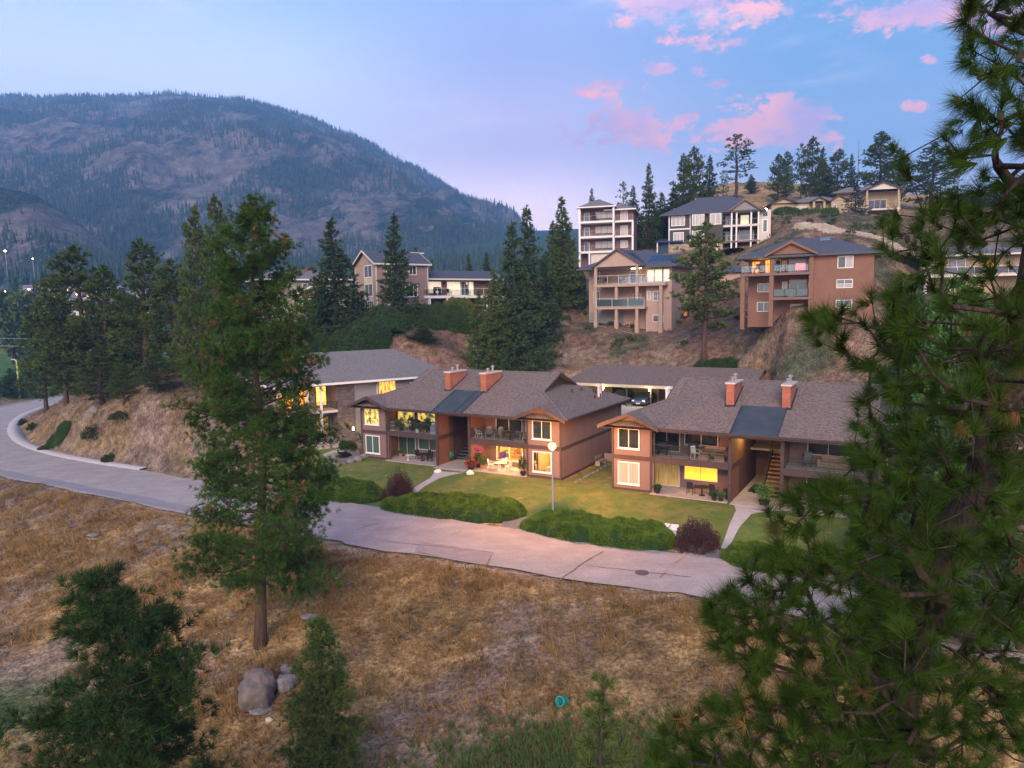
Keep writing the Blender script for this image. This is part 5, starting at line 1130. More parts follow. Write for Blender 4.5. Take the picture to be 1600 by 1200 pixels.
# ------------------------------------------------------------------ conifers
barkm = M('orange_brown_bark', (.115,.062,.042), .95, c2=(.05,.034,.028), nsc=3, stretch=(3,3,.5), bump=1, bsc=8)
barkd = M('dark_bark', (.04,.03,.025), .95, c2=(.07,.052,.044), nsc=4)
barkn = M('near_pine_bark', (0.059,0.035,0.027), .95, c2=(0.025,0.017,0.015), nsc=7, stretch=(2,2,.7), bump=1, bsc=14, ncon=(.4,.6))
needle_d = M('dark_pine_needles', (.012,.034,.010), .8, c2=(.028,.060,.014), nsc=.5, ncon=(.4,.6), island=.4, c3=(.045,.08,.02), spec=.12)  # darker needle colour of the broad pine at bottom left
needle_h = M('ponderosa_needles', (0.016,0.046,0.008), .8, c2=(0.044,0.097,0.012), nsc=.75, ncon=(.4,.6), island=.45, c3=(0.081,0.141,0.022), spec=.12)
needle_p = M('pine_needles', (0.040,0.071,0.019), .85, c2=(0.077,0.110,0.028), nsc=.4, island=.4, c3=(0.099,0.130,0.031), spec=.1)
needle_f = M('fir_needles', (0.034,0.065,0.026), .85, c2=(0.058,0.099,0.033), nsc=.4, island=.35, c3=(0.085,0.121,0.041), spec=.1)
needle_b = M('blue_spruce_needles', (.035,.06,.065), .85, c2=(.05,.08,.085), nsc=.5, island=.3, c3=(.07,.10,.10), spec=.1)
needle_y = M('yellow_green_needles', (0.057,0.098,0.023), .85, c2=(0.098,0.132,0.034), nsc=.4, island=.4, c3=(0.127,0.155,0.040), spec=.1)
needle_n = M('near_pine_needles', (0.010,0.026,0.004), .7, c2=(0.034,0.070,0.008), nsc=1.3, ncon=(.42,.60), island=.5, c3=(0.060,0.105,0.012), spec=.04)

def blades(C, D, n, l, w, spread, rg, droop=0.0, two=False):
    """n thin triangles fanned out of each tuft centre C about direction D"""
    k = len(C); C = np.repeat(C, n, 0); D = np.repeat(D, n, 0); q = rg.normal(size=(k*n, 3)); q /= np.linalg.norm(q, axis=1, keepdims=True)
    d = D + q*spread; d[:,2] -= droop; d /= np.linalg.norm(d, axis=1, keepdims=True)
    s = np.cross(d, rg.normal(size=(k*n, 3))); s /= np.linalg.norm(s, axis=1, keepdims=True)+1e-9
    L_ = (l*rg.uniform(.65, 1.2, k*n))[:,None]; a = C - s*w/2; b = C + s*w/2; t = C + d*L_
    if two:   # a kite: widest at a third of its length
        m = C + d*L_*.35; V = np.stack([C, m-s*w/2, t, m+s*w/2], 1).reshape(-1, 3); F = np.arange(len(V)).reshape(-1, 4); return V, F
    V = np.stack([a, b, t], 1).reshape(-1, 3); return V, np.arange(len(V)).reshape(-1, 3)

def conifer(name, seed, H, R, base, nb, tufts, nbl, bl, bw, kind='pine', bark=None, needle=None, gap=0.0, trunk_r=None, prof=None, spread=.75, label='', cat='tree', two=True, cluster=1):
    """> trunk (bole and boughs), crown (needles)"""
    rg = np.random.default_rng(seed); r0 = trunk_r or H*.017; t = MB()
    wob = rg.normal(0, H*.006, (9, 2)); wob[0] = 0
    def axis_(u): i = min(u*8, 7.999); j = int(i); f_ = i-j; w = wob[j]*(1-f_)+wob[j+1]*f_; return Vector((w[0], w[1], H*u))
    t.tube([axis_(u/12) + (Vector((0,0,-1.2)) if u == 0 else Vector()) for u in range(13)], [r0*(1.35 if u == 0 else 1.0)*(1-u/12)**.8+.012 for u in range(13)], 8)
    C = []; D = []
    if prof is None: prof = {'pine': lambda q: min(1, .35+q*2.6)*(1-q)**.62*1.25, 'fir': lambda q: (1-q)**.85+.03, 'spruce': lambda q: (1-q)**.95+.03}[kind]
    for i in range(nb):
        q = (i+rg.uniform(0,1))/nb; q = q**.92; u = base+(1-base)*q*.985; az = i*2.399+rg.normal(0, .35)
        L_ = R*prof(q)*rg.uniform(.62, 1.12)
        if rg.uniform() < gap: L_ *= .35
        L_ = max(L_, .25); p0 = axis_(u)
        el = {'pine': rad(-12+48*q+rg.normal(0, 9)), 'fir': rad(-14+40*q+rg.normal(0, 6)), 'spruce': rad(-20+45*q+rg.normal(0, 5))}[kind]
        h = Vector((math.cos(az), math.sin(az), 0)); P = []
        curl = {'pine': .30, 'fir': .12, 'spruce': .10}[kind]; sag = .22 if kind == 'pine' else .16
        for j in range(5):
            f_ = j/4; P.append(p0 + h*(L_*f_*math.cos(el)) + Vector((0,0, L_*f_*math.sin(el) - sag*L_*math.sin(f_*PI)*.5*(1-q) + curl*L_*f_*f_*.5)))
        t.tube(P, [max(.012, r0*.30*(1-q*.6)*(1-f_*.85)*min(1, L_/R+.2)) for f_ in (0,.25,.5,.75,1)], 4, cap=False)
        n = max(3, int(tufts*(L_/R)**1.3*rg.uniform(.8,1.2)))
        side = Vector((-h.y, h.x, 0))
        for k in range(n):
            f_ = 1-rg.uniform(0, 1)**1.35*(.68 if kind == 'pine' else .85); j = min(int(f_*4), 3); a = P[j].lerp(P[j+1], f_*4-j)
            sp = L_*(.30 if kind == 'pine' else .26)*(1.15-f_*.75)
            off = side*rg.normal(0, sp) + h*rg.normal(0, .1*L_) + Vector((0,0, rg.normal(0, .07*L_)+(.05*L_ if kind == 'pine' else -.05*L_)))
            tip = a+off; dd = (h*.75 + off.normalized()*.6 + Vector((0,0,.45 if kind == 'pine' else .05))).normalized()
            for c_ in range(cluster): C.append(tip+Vector((rg.normal(0,.16), rg.normal(0,.16), rg.normal(0,.10)))*(c_ > 0)); D.append(dd)
            if kind == 'pine' and k % 3 == 0 and bl > .2: t.tube([a, a.lerp(tip, .6)+Vector((0,0,-.03)), tip], [.016, .012, .008], 3, cap=False)
    for k in range(6): C.append(axis_(1-.012*k)); D.append(Vector((rg.normal(0,.3), rg.normal(0,.3), 1)))
    C = np.array(C); D = np.array(D)
    V, F = blades(C, D, nbl, bl, bw, spread, rg, two=two)
    dead = None
    if name == 'ponderosa_pine':
        pk = rg.permutation(len(C))[:len(C)//75]; dC = np.repeat(C[pk], 3, 0)+rg.normal(0, .12, (len(pk)*3, 3)); dV, dF = blades(dC, np.repeat(D[pk], 3, 0)+np.array([0,0,-.6]), nbl, bl, bw, spread, rg, two=two); dead = mesh_np('dead_needles', dV, dF); dead.materials.append(M('rusty_dead_needles', (.17,.075,.03), .9, c2=(.25,.12,.05), nsc=2))
    me_t = t.mesh('trunk', True); me_t.materials.append(bark or barkm); me_c = mesh_np('crown', V, F); me_c.materials.append(needle or needle_p)
    o = thing(name, label, cat); o['h'] = H; tr = link('trunk', me_t, None, o); cr = link('crown', me_c, None, o)
    if dead: link('dead_needles', dead, None, o)
    return o

def broadleaf(name, seed, H, R, nleaf, ls_, mat, label='', base=.25, bark=None, lobes=16, cat='tree', stems=1):
    rg = np.random.default_rng(seed); t = MB(); C = []; lob = []
    for k in range(lobes):
        a = rg.uniform(0, 2*PI); u = rg.uniform(base+.08, .95); rr = R*math.sqrt(max(.05, 1-((u-(base+1)/2)/((1-base)/1.7))**2))*rg.uniform(.2, .75)
        lob.append((Vector((rr*math.cos(a), rr*math.sin(a), H*u)), R*rg.uniform(.25, .45)))
    t.tube([(0,0,-.8),(0,0,H*base),(R*.05,0,H*.55),(0,0,H*.85)], [H*.026, H*.02, H*.012, .02], 7)
    for c, r in lob: t.tube([(0,0,H*base*.9), (c*.5).lerp(Vector((0,0,c.z*.6)), .5), c], [H*.010, H*.006, .012], 4, cap=False)
    N_ = nleaf; idx = rg.integers(0, lobes, N_); cc = np.array([l[0] for l in lob])[idx]; rr = np.array([l[1] for l in lob])[idx]
    q = rg.normal(size=(N_, 3)); q /= np.linalg.norm(q, axis=1, keepdims=True); rad_ = rr*rg.uniform(.35, 1.0, N_)**.45
    P = cc + q*rad_[:,None]*np.array([1,1,.8]); V, F = blades(P, q*.6+np.array([0,0,.1]), 3, ls_, ls_*.62, .9, rg, two=True)
    o = thing(name, label, cat); o['h'] = H; a = link('trunk', t.mesh('trunk', True), bark or barkd, o); b = link('crown', mesh_np('crown', V, F), mat, o); return o

def plant(proto, px, Y, topy, wpx, label, group=None, rz=None, name=None, dz=-.15):
    """stand a copy of proto at depth Y so that its tip reaches the pixel row topy and its crown is wpx wide"""
    p = spot(px, Y); top = at(px, topy, Y).z; h = max(1.0, top-p.z); w = wpx*Y/FPX
    sx = w*1.18/(2*proto['R']); sz = h/proto['h']
    c = place(proto, label, (p.x, p.y, p.z+dz), rz if rz is not None else RNG.uniform(0, 6.28), (sx, sx, sz), group)
    return c
def P_(o, R): o['R'] = R; return o
pines = [P_(conifer('pine_tree', 11+i, 18, 3.6, .12, 84, 46, 8, .48, .12, 'pine', barkm, needle_p, gap=.16), 3.3) for i in range(3)]
firs = [P_(conifer('fir_tree', 31+i, 18, 3.2, .06, 124, 42, 8, .46, .12, 'fir', barkd, needle_f, gap=.1), 3.0) for i in range(2)]
yfir = P_(conifer('fir_tree', 37, 18, 3.2, .08, 110, 44, 8, .50, .13, 'fir', barkm, needle_y, gap=.14), 3.0)
ypine = P_(conifer('pine_tree', 44, 18, 3.4, .26, 60, 46, 8, .50, .12, 'pine', barkm, needle_y, gap=.2), 3.2)
bspruce = P_(conifer('blue_spruce', 41, 10, 3.0, .04, 80, 20, 6, .45, .16, 'spruce', barkd, needle_b), 2.8)
sparse = P_(conifer('lone_pine', 51, 18, 3.4, .38, 30, 26, 6, .6, .17, 'pine', barkd, needle_f, gap=.25), 3.2)
snag_m = MB(); snag_m.tube([(0,0,-1),(0,0,6),(.1,0,12),(.05,0,18)], [.2,.15,.1,.03], 6)
_r2 = random.Random(4)
for i in range(22):
    z = 5+i*.58; a = i*2.4; l = _r2.uniform(.4, 1.3)*(1.2-z/20); snag_m.tube([(0,0,z),(l*math.cos(a),l*math.sin(a),z+_r2.uniform(-.3,.3))], [.035,.01], 3)
snag = thing('dead_pine', '', 'tree'); snag['h'] = 18.0; snag['R'] = 1.2; link('trunk', snag_m, barkd, snag)
KN = 'pines on the rocky knoll'; RG = 'trees along the hilltop skyline'; SL = 'trees between the ridge houses'
for i, (pr, px, Y, ty, w, lab) in enumerate([
    (pines[0],124,101,383,112,'tall dark pine on the left end of the knoll'), (pines[1],226,93,373,92,'pointed pine standing clear in the middle of the knoll'), (pines[2],165,98,415,84,'pine between the two tallest knoll pines'),
    (pines[1],92,104,428,70,'bushy pine lowest on the left flank of the knoll'), (pines[0],272,90,404,74,'olive pine right of the pointed knoll pine'), (pines[2],313,80,322,62,'slim tall pine just behind the big roadside pine'),
    (pines[0],346,86,304,58,'tallest slim pine behind the big roadside pine, its tip above the mountain'), (pines[1],150,92,538,66,'short round pine in front of the knoll pines'), (pines[2],238,84,552,52,'small thin pine on the dry brow of the knoll'),
    (pines[1],195,104,455,70,'dark pine deep in the knoll cluster'), (pines[2],300,86,482,64,'pine with open lower trunk behind the roadside pine'), (pines[0],60,112,470,60,'small dark pine behind the left flank of the knoll'), (pines[2],185,86,566,36,'low young pine at the edge of the dry slope')]):
    plant(pr, px, Y, ty, w, lab, KN)
for (pr, px, Y, ty, w, lab) in [
    (firs[0],525,103,340,84,'dark fir in front of the sage house'), (firs[1],502,107,432,64,'smaller dark fir leaning on the sage house'), (firs[1],620,106,334,62,'narrow fir in front of the three-storey gabled house'),
    (firs[0],802,99,347,80,'broad dark fir left of the pair beside the long wing'), (firs[1],826,103,322,74,'tallest dark fir of the pair beside the long wing'), (yfir,772,97,420,62,'olive fir at the foot of the dark pair'), (yfir,748,99,452,44,'small olive fir overlapping the long wing deck'),
    (firs[1],850,108,398,60,'dark fir right of the tallest pair'), (yfir,880,120,308,58,'yellow green fir left of the tall balcony house'), (firs[0],866,124,345,44,'slim fir behind the yellow green fir'), (ypine,1102,93,346,88,'bright green pine standing alone between peach and terracotta houses'),
    (firs[0],735,135,396,22,'small fir tip behind the long wing roof'), (firs[1],762,137,394,26,'fir tip above the right end of the wing roof'), (firs[0],678,130,404,20,'little dark fir beside the gabled house chimney'), (firs[0],560,106,455,44,'low dark fir in the shadow left of the gabled house'), (yfir,660,99,506,48,'low spreading conifer below the gabled house'), (firs[1],596,101,515,60,'dense low conifer above the townhouse roof')]:
    plant(pr, px, Y, ty, w, lab, SL)
for (pr, px, Y, ty, w, lab) in [
    (yfir,925,152,294,24,'small fir behind the tall balcony house'), (firs[1],1013,146,256,34,'slender spire fir between balcony house and dark house'), (firs[0],990,150,290,30,'dark fir left of the slender spire'), (sparse,974,152,284,24,'thin ragged pine right of the balcony house roof'), (firs[0],1032,150,300,36,'dark fir tucked behind the slender spire'),
    (pines[1],1066,156,240,34,'ragged pine left of the tallest pair behind the dark house'), (pines[0],1082,158,229,40,'tallest ragged pine behind the dark house'), (firs[1],1106,158,243,38,'dark round topped fir above the dark house roof'), (firs[0],1050,150,292,46,'dense dark fir over the dark house eave'), (sparse,1127,170,266,18,'spindly pine behind the dark house ridge'),
    (sparse,1147,178,210,52,'lone open pine against the pink cloud'), (yfir,1170,195,272,20,'tiny green fir on the dry hilltop'), (pines[2],1212,178,240,30,'pine of the loose pair above the ranch garage'), (pines[0],1224,184,236,24,'slimmer pine of the loose pair above the ranch garage'), (sparse,1246,182,224,20,'half bare pine left of the dense ridge group'),
    (pines[1],1262,184,213,36,'tallest pine of the dense ridge group'), (firs[0],1279,186,230,32,'narrow fir beside the tallest ridge pine'), (pines[2],1302,184,233,40,'rounded pine right of the ridge group'), (firs[1],1323,186,240,22,'thin fir beside the dead pine'), (snag,1333,186,217,8,'bare dead pine standing straight on the ridge'),
    (pines[0],1367,178,205,54,'broad dark pine behind the second ranch house'), (pines[1],1395,182,232,40,'dark pine partly behind the near pine tufts'), (pines[2],1448,176,222,60,'broad pine seen through the near pine'), (pines[1],1545,170,285,80,'wide dark pine low on the far right skyline'), (pines[0],1500,172,300,60,'pine behind the near branches right of the skyline'), (bspruce,1331,158,288,40,'blue spruce between the two ranch houses')]:
    plant(pr, px, Y, ty, w, lab, RG)
VT = 'dark trees around the valley park'
for (pr, px, Y, ty, w, lab) in [(bspruce,48,185,528,52,'dark spruce beside the park lawn'), (firs[0],72,300,424,34,'tall dark spruce among the town houses'), (firs[1],60,290,436,30,'second dark spruce among the town houses'), (firs[0],30,320,432,26,'dark spruce above the orange town lamps'), (bspruce,78,180,546,44,'bluish spruce behind the knoll foot'), (firs[0],8,160,575,44,'dark tree at the picture edge behind the light pole'), (bspruce,20,196,585,40,'low dark spruce beside the light pole')]:
    plant(pr, px, Y, ty, w, lab, VT)
leaf_w = M('willow_leaves', (.055,.10,.02), .85, c2=(.09,.13,.03), nsc=.2, island=.4, c3=(.10,.15,.04)); leaf_g = M('fresh_green_leaves', (.035,.11,.022), .8, c2=(.07,.15,.03), nsc=.6, island=.5, c3=(.10,.18,.04)); leaf_d = M('dark_green_leaves', (.022,.05,.015), .85, c2=(.04,.075,.02), nsc=.8, island=.4, c3=(.055,.09,.025))
leaf_p = M('purple_leaves', (.045,.018,.022), .85, c2=(.085,.035,.038), nsc=2, island=.5, c3=(.12,.06,.055)); leaf_c = M('cedar_green', (.035,.05,.018), .9, c2=(.05,.065,.022), nsc=1.5, island=.4, c3=(.07,.08,.03))
will = P_(broadleaf('willow_tree', 61, 12, 6, 5200, .75, leaf_w, lobes=22, base=.1), 5.6); decid = P_(broadleaf('leafy_tree', 62, 10, 3.6, 9000, .26, leaf_g, lobes=24, base=.12), 3.4); decid2 = P_(broadleaf('leafy_tree', 63, 10, 3.6, 9000, .26, leaf_d, lobes=24, base=.12), 3.4)
plant(will, 14, 235, 462, 76, 'pale green willow in the valley park', VT); plant(will, 105, 240, 505, 60, 'green willow half behind the knoll pines', VT); plant(will, 180, 150, 480, 80, 'round green tree behind the knoll pines', VT)
BR = 'leafy trees behind the near pine'
for (pr, px, Y, ty, w, lab) in [(decid,1505,47,430,120,'fresh green leafy tree behind the near pine trunk'),(decid2,1430,58,470,90,'dark leafy tree at the right end of the lower roofs'),(decid,1390,62,565,60,'bright bush height tree beyond the lower right roof'),(decid2,1575,44,520,110,'dark leafy tree low at the picture edge'),(decid2,1450,43,640,150,'dark leafy tree in front of the second fourplex end'),(decid,1540,38,700,110,'leafy tree beside the road under the near pine'),(decid2,1395,39,760,110,'dark roadside tree under the near pine tufts'),(decid2,1550,33,830,190,'large dark tree filling the lower right corner'),(decid2,1440,31,930,160,'dark bushy tree beneath the near pine limbs')]:
    plant(pr, px, Y, ty, w, lab, BR)
# clipped columns and little cedar row
def column_shrub(name, seed, H, R, n, mat, label=''):
    rg = np.random.default_rng(seed); z = rg.uniform(0, 1, n); a = rg.uniform(0, 2*PI, n); r = R*np.minimum(1, (1-z)*4.0)**.5*np.minimum(1, .75+z*2)*rg.uniform(.82, 1.03, n)
    P = np.c_[r*np.cos(a), r*np.sin(a), z*H]; D = np.c_[np.cos(a)*.5, np.sin(a)*.5, np.ones(n)]; V, F = blades(P, D, 3, R*.45, R*.16, .5, rg, two=True)
    o = thing(name, label, 'shrub'); o['h'] = H; o['R'] = R; link('foliage', mesh_np('foliage', V, F), mat, o); link('stem', MB().lathe([(R*.5,0),(R*.72,H*.2),(R*.7,H*.7),(.04,H*.95)], 8), mat, o); return o
cedar = column_shrub('cedar_column', 71, 5.0, .9, 3500, leaf_c)
plant(cedar, 1147, 121, 388, 24, 'clipped cedar column left of the terracotta house')
for i, px in enumerate((1392,1402,1411,1420,1429,1437,1445)): plant(cedar, px, 104, 402+(i*5)%4, 10, 'little cedar in the row beside the hidden house, %s' % ('leftmost','second from its left end','third from its left end','in its middle','third from its right end','second from its right end','rightmost')[i], 'row of little cedars')
plant(cedar, 904, 121, 420, 16, 'dark cedar against the left end of the peach house')

# ------------------------------------------------------------------ shrubs, hedges
def mound(name, pts, hw, ht, n, mat, label, cat, ls_=.16, seed=1, ends=True, group=None, up=.7):
    """long low shrub bed: a lumpy body hidden under a skin of leaf sprays"""
    rg = np.random.default_rng(seed); P = [Vector(p) for p in pts]; K = 60; cs = []
    tot = len(P)-1
    for i in range(K+1):
        t = i/K*tot; j = min(int(t), tot-1); cs.append(P[j].lerp(P[j+1], t-j))
    V = []; F = []; J = 12
    for i, c in enumerate(cs):
        a = cs[max(i-1,0)]; b = cs[min(i+1,K)]; d = (b-a); l = math.hypot(d.x, d.y); nx, ny = -d.y/l, d.x/l; e = math.sqrt(max(0.02, 1-abs(2*i/K-1)**3.2))
        for j in range(J+1):
            s_ = 2*j/J-1; w = hw*e*(1+.25*(vnoise(np.array([i*.22]), np.array([seed*1.0+s_]), 3)[0]-.5)); h_ = ht*e*math.sqrt(max(0, 1-abs(s_)**2.6))*(.75+.5*vnoise(np.array([i*.3]), np.array([j*.5]), seed)[0])
            x, y = c.x+nx*w*s_, c.y+ny*w*s_; V.append((x, y, g1(x, y)-.05+h_))
    for i in range(K):
        for j in range(J): F.append((i*(J+1)+j, (i+1)*(J+1)+j, (i+1)*(J+1)+j+1, i*(J+1)+j+1))
    body = np.array(V); fi = np.array(F); pick = rg.integers(0, len(fi), n); uv = rg.uniform(0, 1, (n, 2)); q = body[fi[pick]]
    C = q[:,0]*(1-uv[:,:1])*(1-uv[:,1:]) + q[:,1]*uv[:,:1]*(1-uv[:,1:]) + q[:,2]*uv[:,:1]*uv[:,1:] + q[:,3]*(1-uv[:,:1])*uv[:,1:]
    nr = np.cross(q[:,1]-q[:,0], q[:,3]-q[:,0]); nr /= np.linalg.norm(nr, axis=1, keepdims=True)+1e-9; nr[nr[:,2] < 0] *= -1
    rag = fbm(C[:,0]*1.3+seed, C[:,1]*1.3, 3, seed); kp = rag > .22; C = C[kp]+nr[kp]*((rag[kp]-.5)*.40)[:,None]; nr = nr[kp]
    a_ = blades(C[::2], nr[::2]*.7+np.array([0,0,up]), 4, ls_*1.25, ls_*.28, .8, rg, two=True); b_ = blades(C[1::2], nr[1::2]*.8+np.array([0,0,up*.6]), 4, ls_*.8, ls_*.28, .9, rg, two=True); LV = np.concatenate([a_[0], b_[0]]); LF = np.arange(len(LV)).reshape(-1, 4)
    c0 = sum(P, Vector())/len(P); o = thing(name, label, cat, (c0.x, c0.y, c0.z), 0, group)
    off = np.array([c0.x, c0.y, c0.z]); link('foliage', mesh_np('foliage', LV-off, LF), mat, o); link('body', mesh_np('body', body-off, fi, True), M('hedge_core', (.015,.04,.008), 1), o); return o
hed = M('juniper_green', (0.034,0.085,0.009), .85, c2=(0.115,0.190,0.019), nsc=1.6, ncon=(.42,.6), island=.5, c3=(0.172,0.220,0.030), spec=.1)
HG = 'spreading juniper hedges along the road'
mound('hedge', [gp(470,766),gp(520,776),gp(598,782)], 1.9, 1.15, 14000, hed, 'juniper hedge at the left, running behind the roadside pine', 'hedge', seed=2, group=HG)
mound('hedge', [gp(598,792),gp(680,800),gp(750,806),gp(822,806)], 1.9, 1.15, 20000, hed, 'juniper hedge between the two purple shrubs, left of the street lamp', 'hedge', seed=3, group=HG)
mound('hedge', [gp(818,822),gp(900,836),gp(985,848),gp(1056,852)], 1.95, 1.25, 22000, hed, 'juniper hedge right of the street lamp, ending at the white box', 'hedge', seed=4, group=HG)
mound('hedge', [gp(1130,868),gp(1200,884),gp(1290,898)], 1.8, 1.0, 12000, hed, 'juniper hedge right of the second path, under the near pine', 'hedge', seed=5, group=HG)
mound('hedge', [gp(845,474,70),gp(880,470,70),gp(905,466,70)], 1.6, 3.2, 5000, leaf_d, 'dark clipped hedge left of the peach house', 'hedge', .35, 6)
mound('hedge', [gp(620,508,70),gp(680,505,70),gp(745,505,70)], 2.4, 2.2, 9000, M('green_shrub', (0.022,0.060,0.009), .85, c2=(0.041,0.083,0.013), nsc=.8, island=.5, c3=(0.075,0.105,0.022)), 'mass of green shrubs below the long wing deck', 'shrubs', .4, 7)
mound('hedge', [gp(692,490,70),gp(720,488,70),gp(742,490,70)], 1.5, 2.0, 3000, M('yellow_green_shrub', (.12,.13,.02), .85, c2=(.09,.12,.02), nsc=.8, island=.5, c3=(.16,.16,.04)), 'yellow green shrubs along the lower deck of the long wing', 'shrubs', .3, 8)
mound('hedge', [gp(60,706,60),gp(85,690,60),gp(108,676,60)], 1.0, .6, 2600, M('green_shrub'), 'long green shrub creeping down the rocky bank', 'shrubs', .25, 10)
mound('hedge', [at(950,650,74),at(966,648,75)], .8, 1.3, 1800, hed, 'small bright hedge behind the first fourplex corner', 'hedge', .2, 12)
mound('hedge', [gp(1212,335,120),gp(1260,336,120),gp(1305,338,120)], 2.5, 1.2, 2600, M('green_shrub'), 'green shrubs in front of the hilltop ranch house', 'shrubs', .45, 13)
mound('hedge', [gp(1080,586,60),gp(1115,582,60),gp(1150,588,60)], 1.2, 1.0, 3500, leaf_d, 'dark green shrubs on the bank behind the second fourplex roof', 'shrubs', .3, 14)
def bush(name, seed, R, H, n, mat, label, p, cat='shrub', ls_=.12, twigs=True, group=None, fill=.5):
    rg = np.random.default_rng(seed); q = rg.normal(size=(n, 3)); q /= np.linalg.norm(q, axis=1, keepdims=True); q[:,2] = np.abs(q[:,2]); r = rg.uniform(fill, 1, n)**.6*(1+.22*np.sin(q[:,0]*7+seed)*np.cos(q[:,1]*6+q[:,2]*5))
    C = q*r[:,None]*np.array([R, R, H]); V, F = blades(C, q+np.array([0,0,.6]), 3, ls_, ls_*.4, .7, rg, two=True)
    o = thing(name, label, cat, p, 0, group); link('foliage', mesh_np('foliage', V, F), mat, o); t = MB()
    for i in range(22): a = i*2.4; e = rg.uniform(.2, .9); t.tube([(0,0,-.1),(R*e*.5*math.cos(a),R*e*.5*math.sin(a),H*.45),(R*e*math.cos(a),R*e*math.sin(a),H*(1.05-e*.4))], [.03,.018,.006], 3, cap=False)
    link('stem', t, barkd, o); return o
bush('purple_shrub', 21, 1.35, 2.5, 5200, leaf_p, 'dark purple leaved shrub left of the first path', gp(625,784), fill=.35)
bush('purple_shrub', 22, 1.5, 1.9, 5200, leaf_p, 'reddish purple leaved shrub beside the white utility box', gp(1090,858), fill=.35)
p = at(563,692,77); bush('round_bush', 23, 1.9, 2.7, 5000, leaf_d, 'large dark round bush at the left corner of the first fourplex', (p.x, p.y, g1(p.x, p.y)), ls_=.22)
for k, (px, py, R_, H_, mt, lab) in enumerate([(541,702,.9,.8,M('green_shrub'),'small bright green bush in the gravel bed'),(536,716,.8,.55,M('black_shrub', (.02,.015,.02), .9, island=.5, c3=(.04,.03,.035)),'small blackish round bush in the gravel bed'),(145,686,1.3,1.6,leaf_c,'scrubby bush in the middle of the rocky bank'),(172,722,.9,.8,M('green_shrub'),'small green bush just above the sidewalk'),(1185,770,.7,.5,M('green_shrub'),'small bush at the corner of the second path'),(52,672,.8,1.0,leaf_d,'little dark bush at the bend of the sidewalk'),(36,664,.7,.9,leaf_d,'smaller dark bush beyond the bend of the sidewalk'),(192,655,1.6,.9,leaf_c,'dark scrub on the upper rocky bank'),(1192,512,1.5,1.0,leaf_d,'creeping dark juniper on the slope under the terracotta balcony')]):
    bush('small_bush', 30+k, R_, H_, 1500, mt, lab, gp(px, py), ls_=.16)
# greenery scattered over the dry slopes
rg = np.random.default_rng(9); n = 420; px = rg.uniform(640, 1380, n); 
pts = []
for i in range(n):
    Y = rg.uniform(97, 210); x = direction(px[i], 500).x/direction(px[i], 500).y*Y; pts.append((x, Y))
pts = np.array(pts); pz = g(pts[:,0], pts[:,1]); s_, v_ = local(A_O, pts[:,0], pts[:,1]); keep = (v_ > 42)&(fbm(pts[:,0]*.08, pts[:,1]*.08, 3, 51) > .47)
pts = pts[keep]; pz = pz[keep]; R_ = rg.uniform(.4, 1.3, len(pts)); C = []; 
for (x, y), z, r in zip(pts, pz, R_):
    q = rg.normal(size=(40, 3)); q /= np.linalg.norm(q, axis=1, keepdims=True); q[:,2] = np.abs(q[:,2])*.7; C.append(np.array([x, y, z])+q*r*rg.uniform(.5, 1, (40,1)))
C = np.concatenate(C); V, F = blades(C, np.tile([0,0,.8], (len(C),1)), 2, .45, .2, .8, rg, two=True)
tag(link('scrub', mesh_np('scrub', V, F), leaf_c), 'low olive scrub dotted over the dry upper slopes', 'scrub', kind='stuff')

# ------------------------------------------------------------------ dry grass
straw_m = M('dry_grass_blades', (0.177,0.100,0.032), .9, c2=(0.407,0.244,0.083), nsc=.5, ncon=(.4,.6), island=.45, c3=(0.132,0.084,0.038), spec=.1)
straw_r = M('sparse_bank_grass', (.15,.10,.06), .9, c2=(.20,.13,.072), nsc=.3, island=.5, c3=(.17,.12,.08), spec=.1)
def grass(name, x0, x1, y0, y1, n, lo, hi, mat, label, cond, seed, nb=5, w=.022, lean=(0,0)):
    rg = np.random.default_rng(seed); x = rg.uniform(x0, x1, n); y = rg.uniform(y0, y1, n); cl = fbm(x*.45, y*.45, 3, seed+2); k = cond(x, y) & (cl+rg.normal(0, .06, n) > .40); x, y, cl = x[k], y[k], cl[k]; z = g(x, y)
    C = np.repeat(np.c_[x, y, z-.03], 1, 0); C = C; D = np.c_[np.full(len(x), lean[0])+rg.normal(0,.15,len(x)), np.full(len(x), lean[1])+rg.normal(0,.15,len(x)), np.ones(len(x))]
    C5 = np.repeat(C, nb, 0); C5[:,:2] += rg.normal(0, .09, (len(C5), 2)); V, F = blades(C5, np.repeat(D, nb, 0), 1, 1.0, w, .38, rg)
    # scale lengths by clump
    L_ = np.repeat(lo+(hi-lo)*np.clip((cl-.4)*3.2, 0, 1), nb)*rg.uniform(.6, 1.2, len(C5)); V = V.reshape(-1, 3, 3); tip = V[:,2]; bs = C5; V[:,2] = bs+(tip-bs)*L_[:,None]; V = V.reshape(-1, 3)
    return tag(link(name, mesh_np(name, V, F), mat), label, 'grass', kind='stuff')
def front(x, y):
    rd, _, _ = road_dist(x, y); s, v = local(A_O, x, y); u = np.abs(x/y); return (v < -12)&(rd > .5)&(u < .82)&~((x < -22)&(y < 42)&(y > 20)&(x < -26))
grass('dry_grass', -62, 30, 22, 76, 90000, .16, .52, straw_m, 'tall dry straw coloured grass covering the slope below the road', front, 4, 5, .036, (-.15,-.35))
def knoll(x, y):
    rd, _, _ = road_dist(x, y); s, v = local(A_O, x, y); return (rd > 2.4)&(v > -9)&((s < -5)|(v > 38))
grass('bank_grass', -100, 85, 55, 150, 70000, .2, .6, straw_r, 'sparse dry grass on the knoll and the slope behind the buildings', knoll, 6, 4, .06)
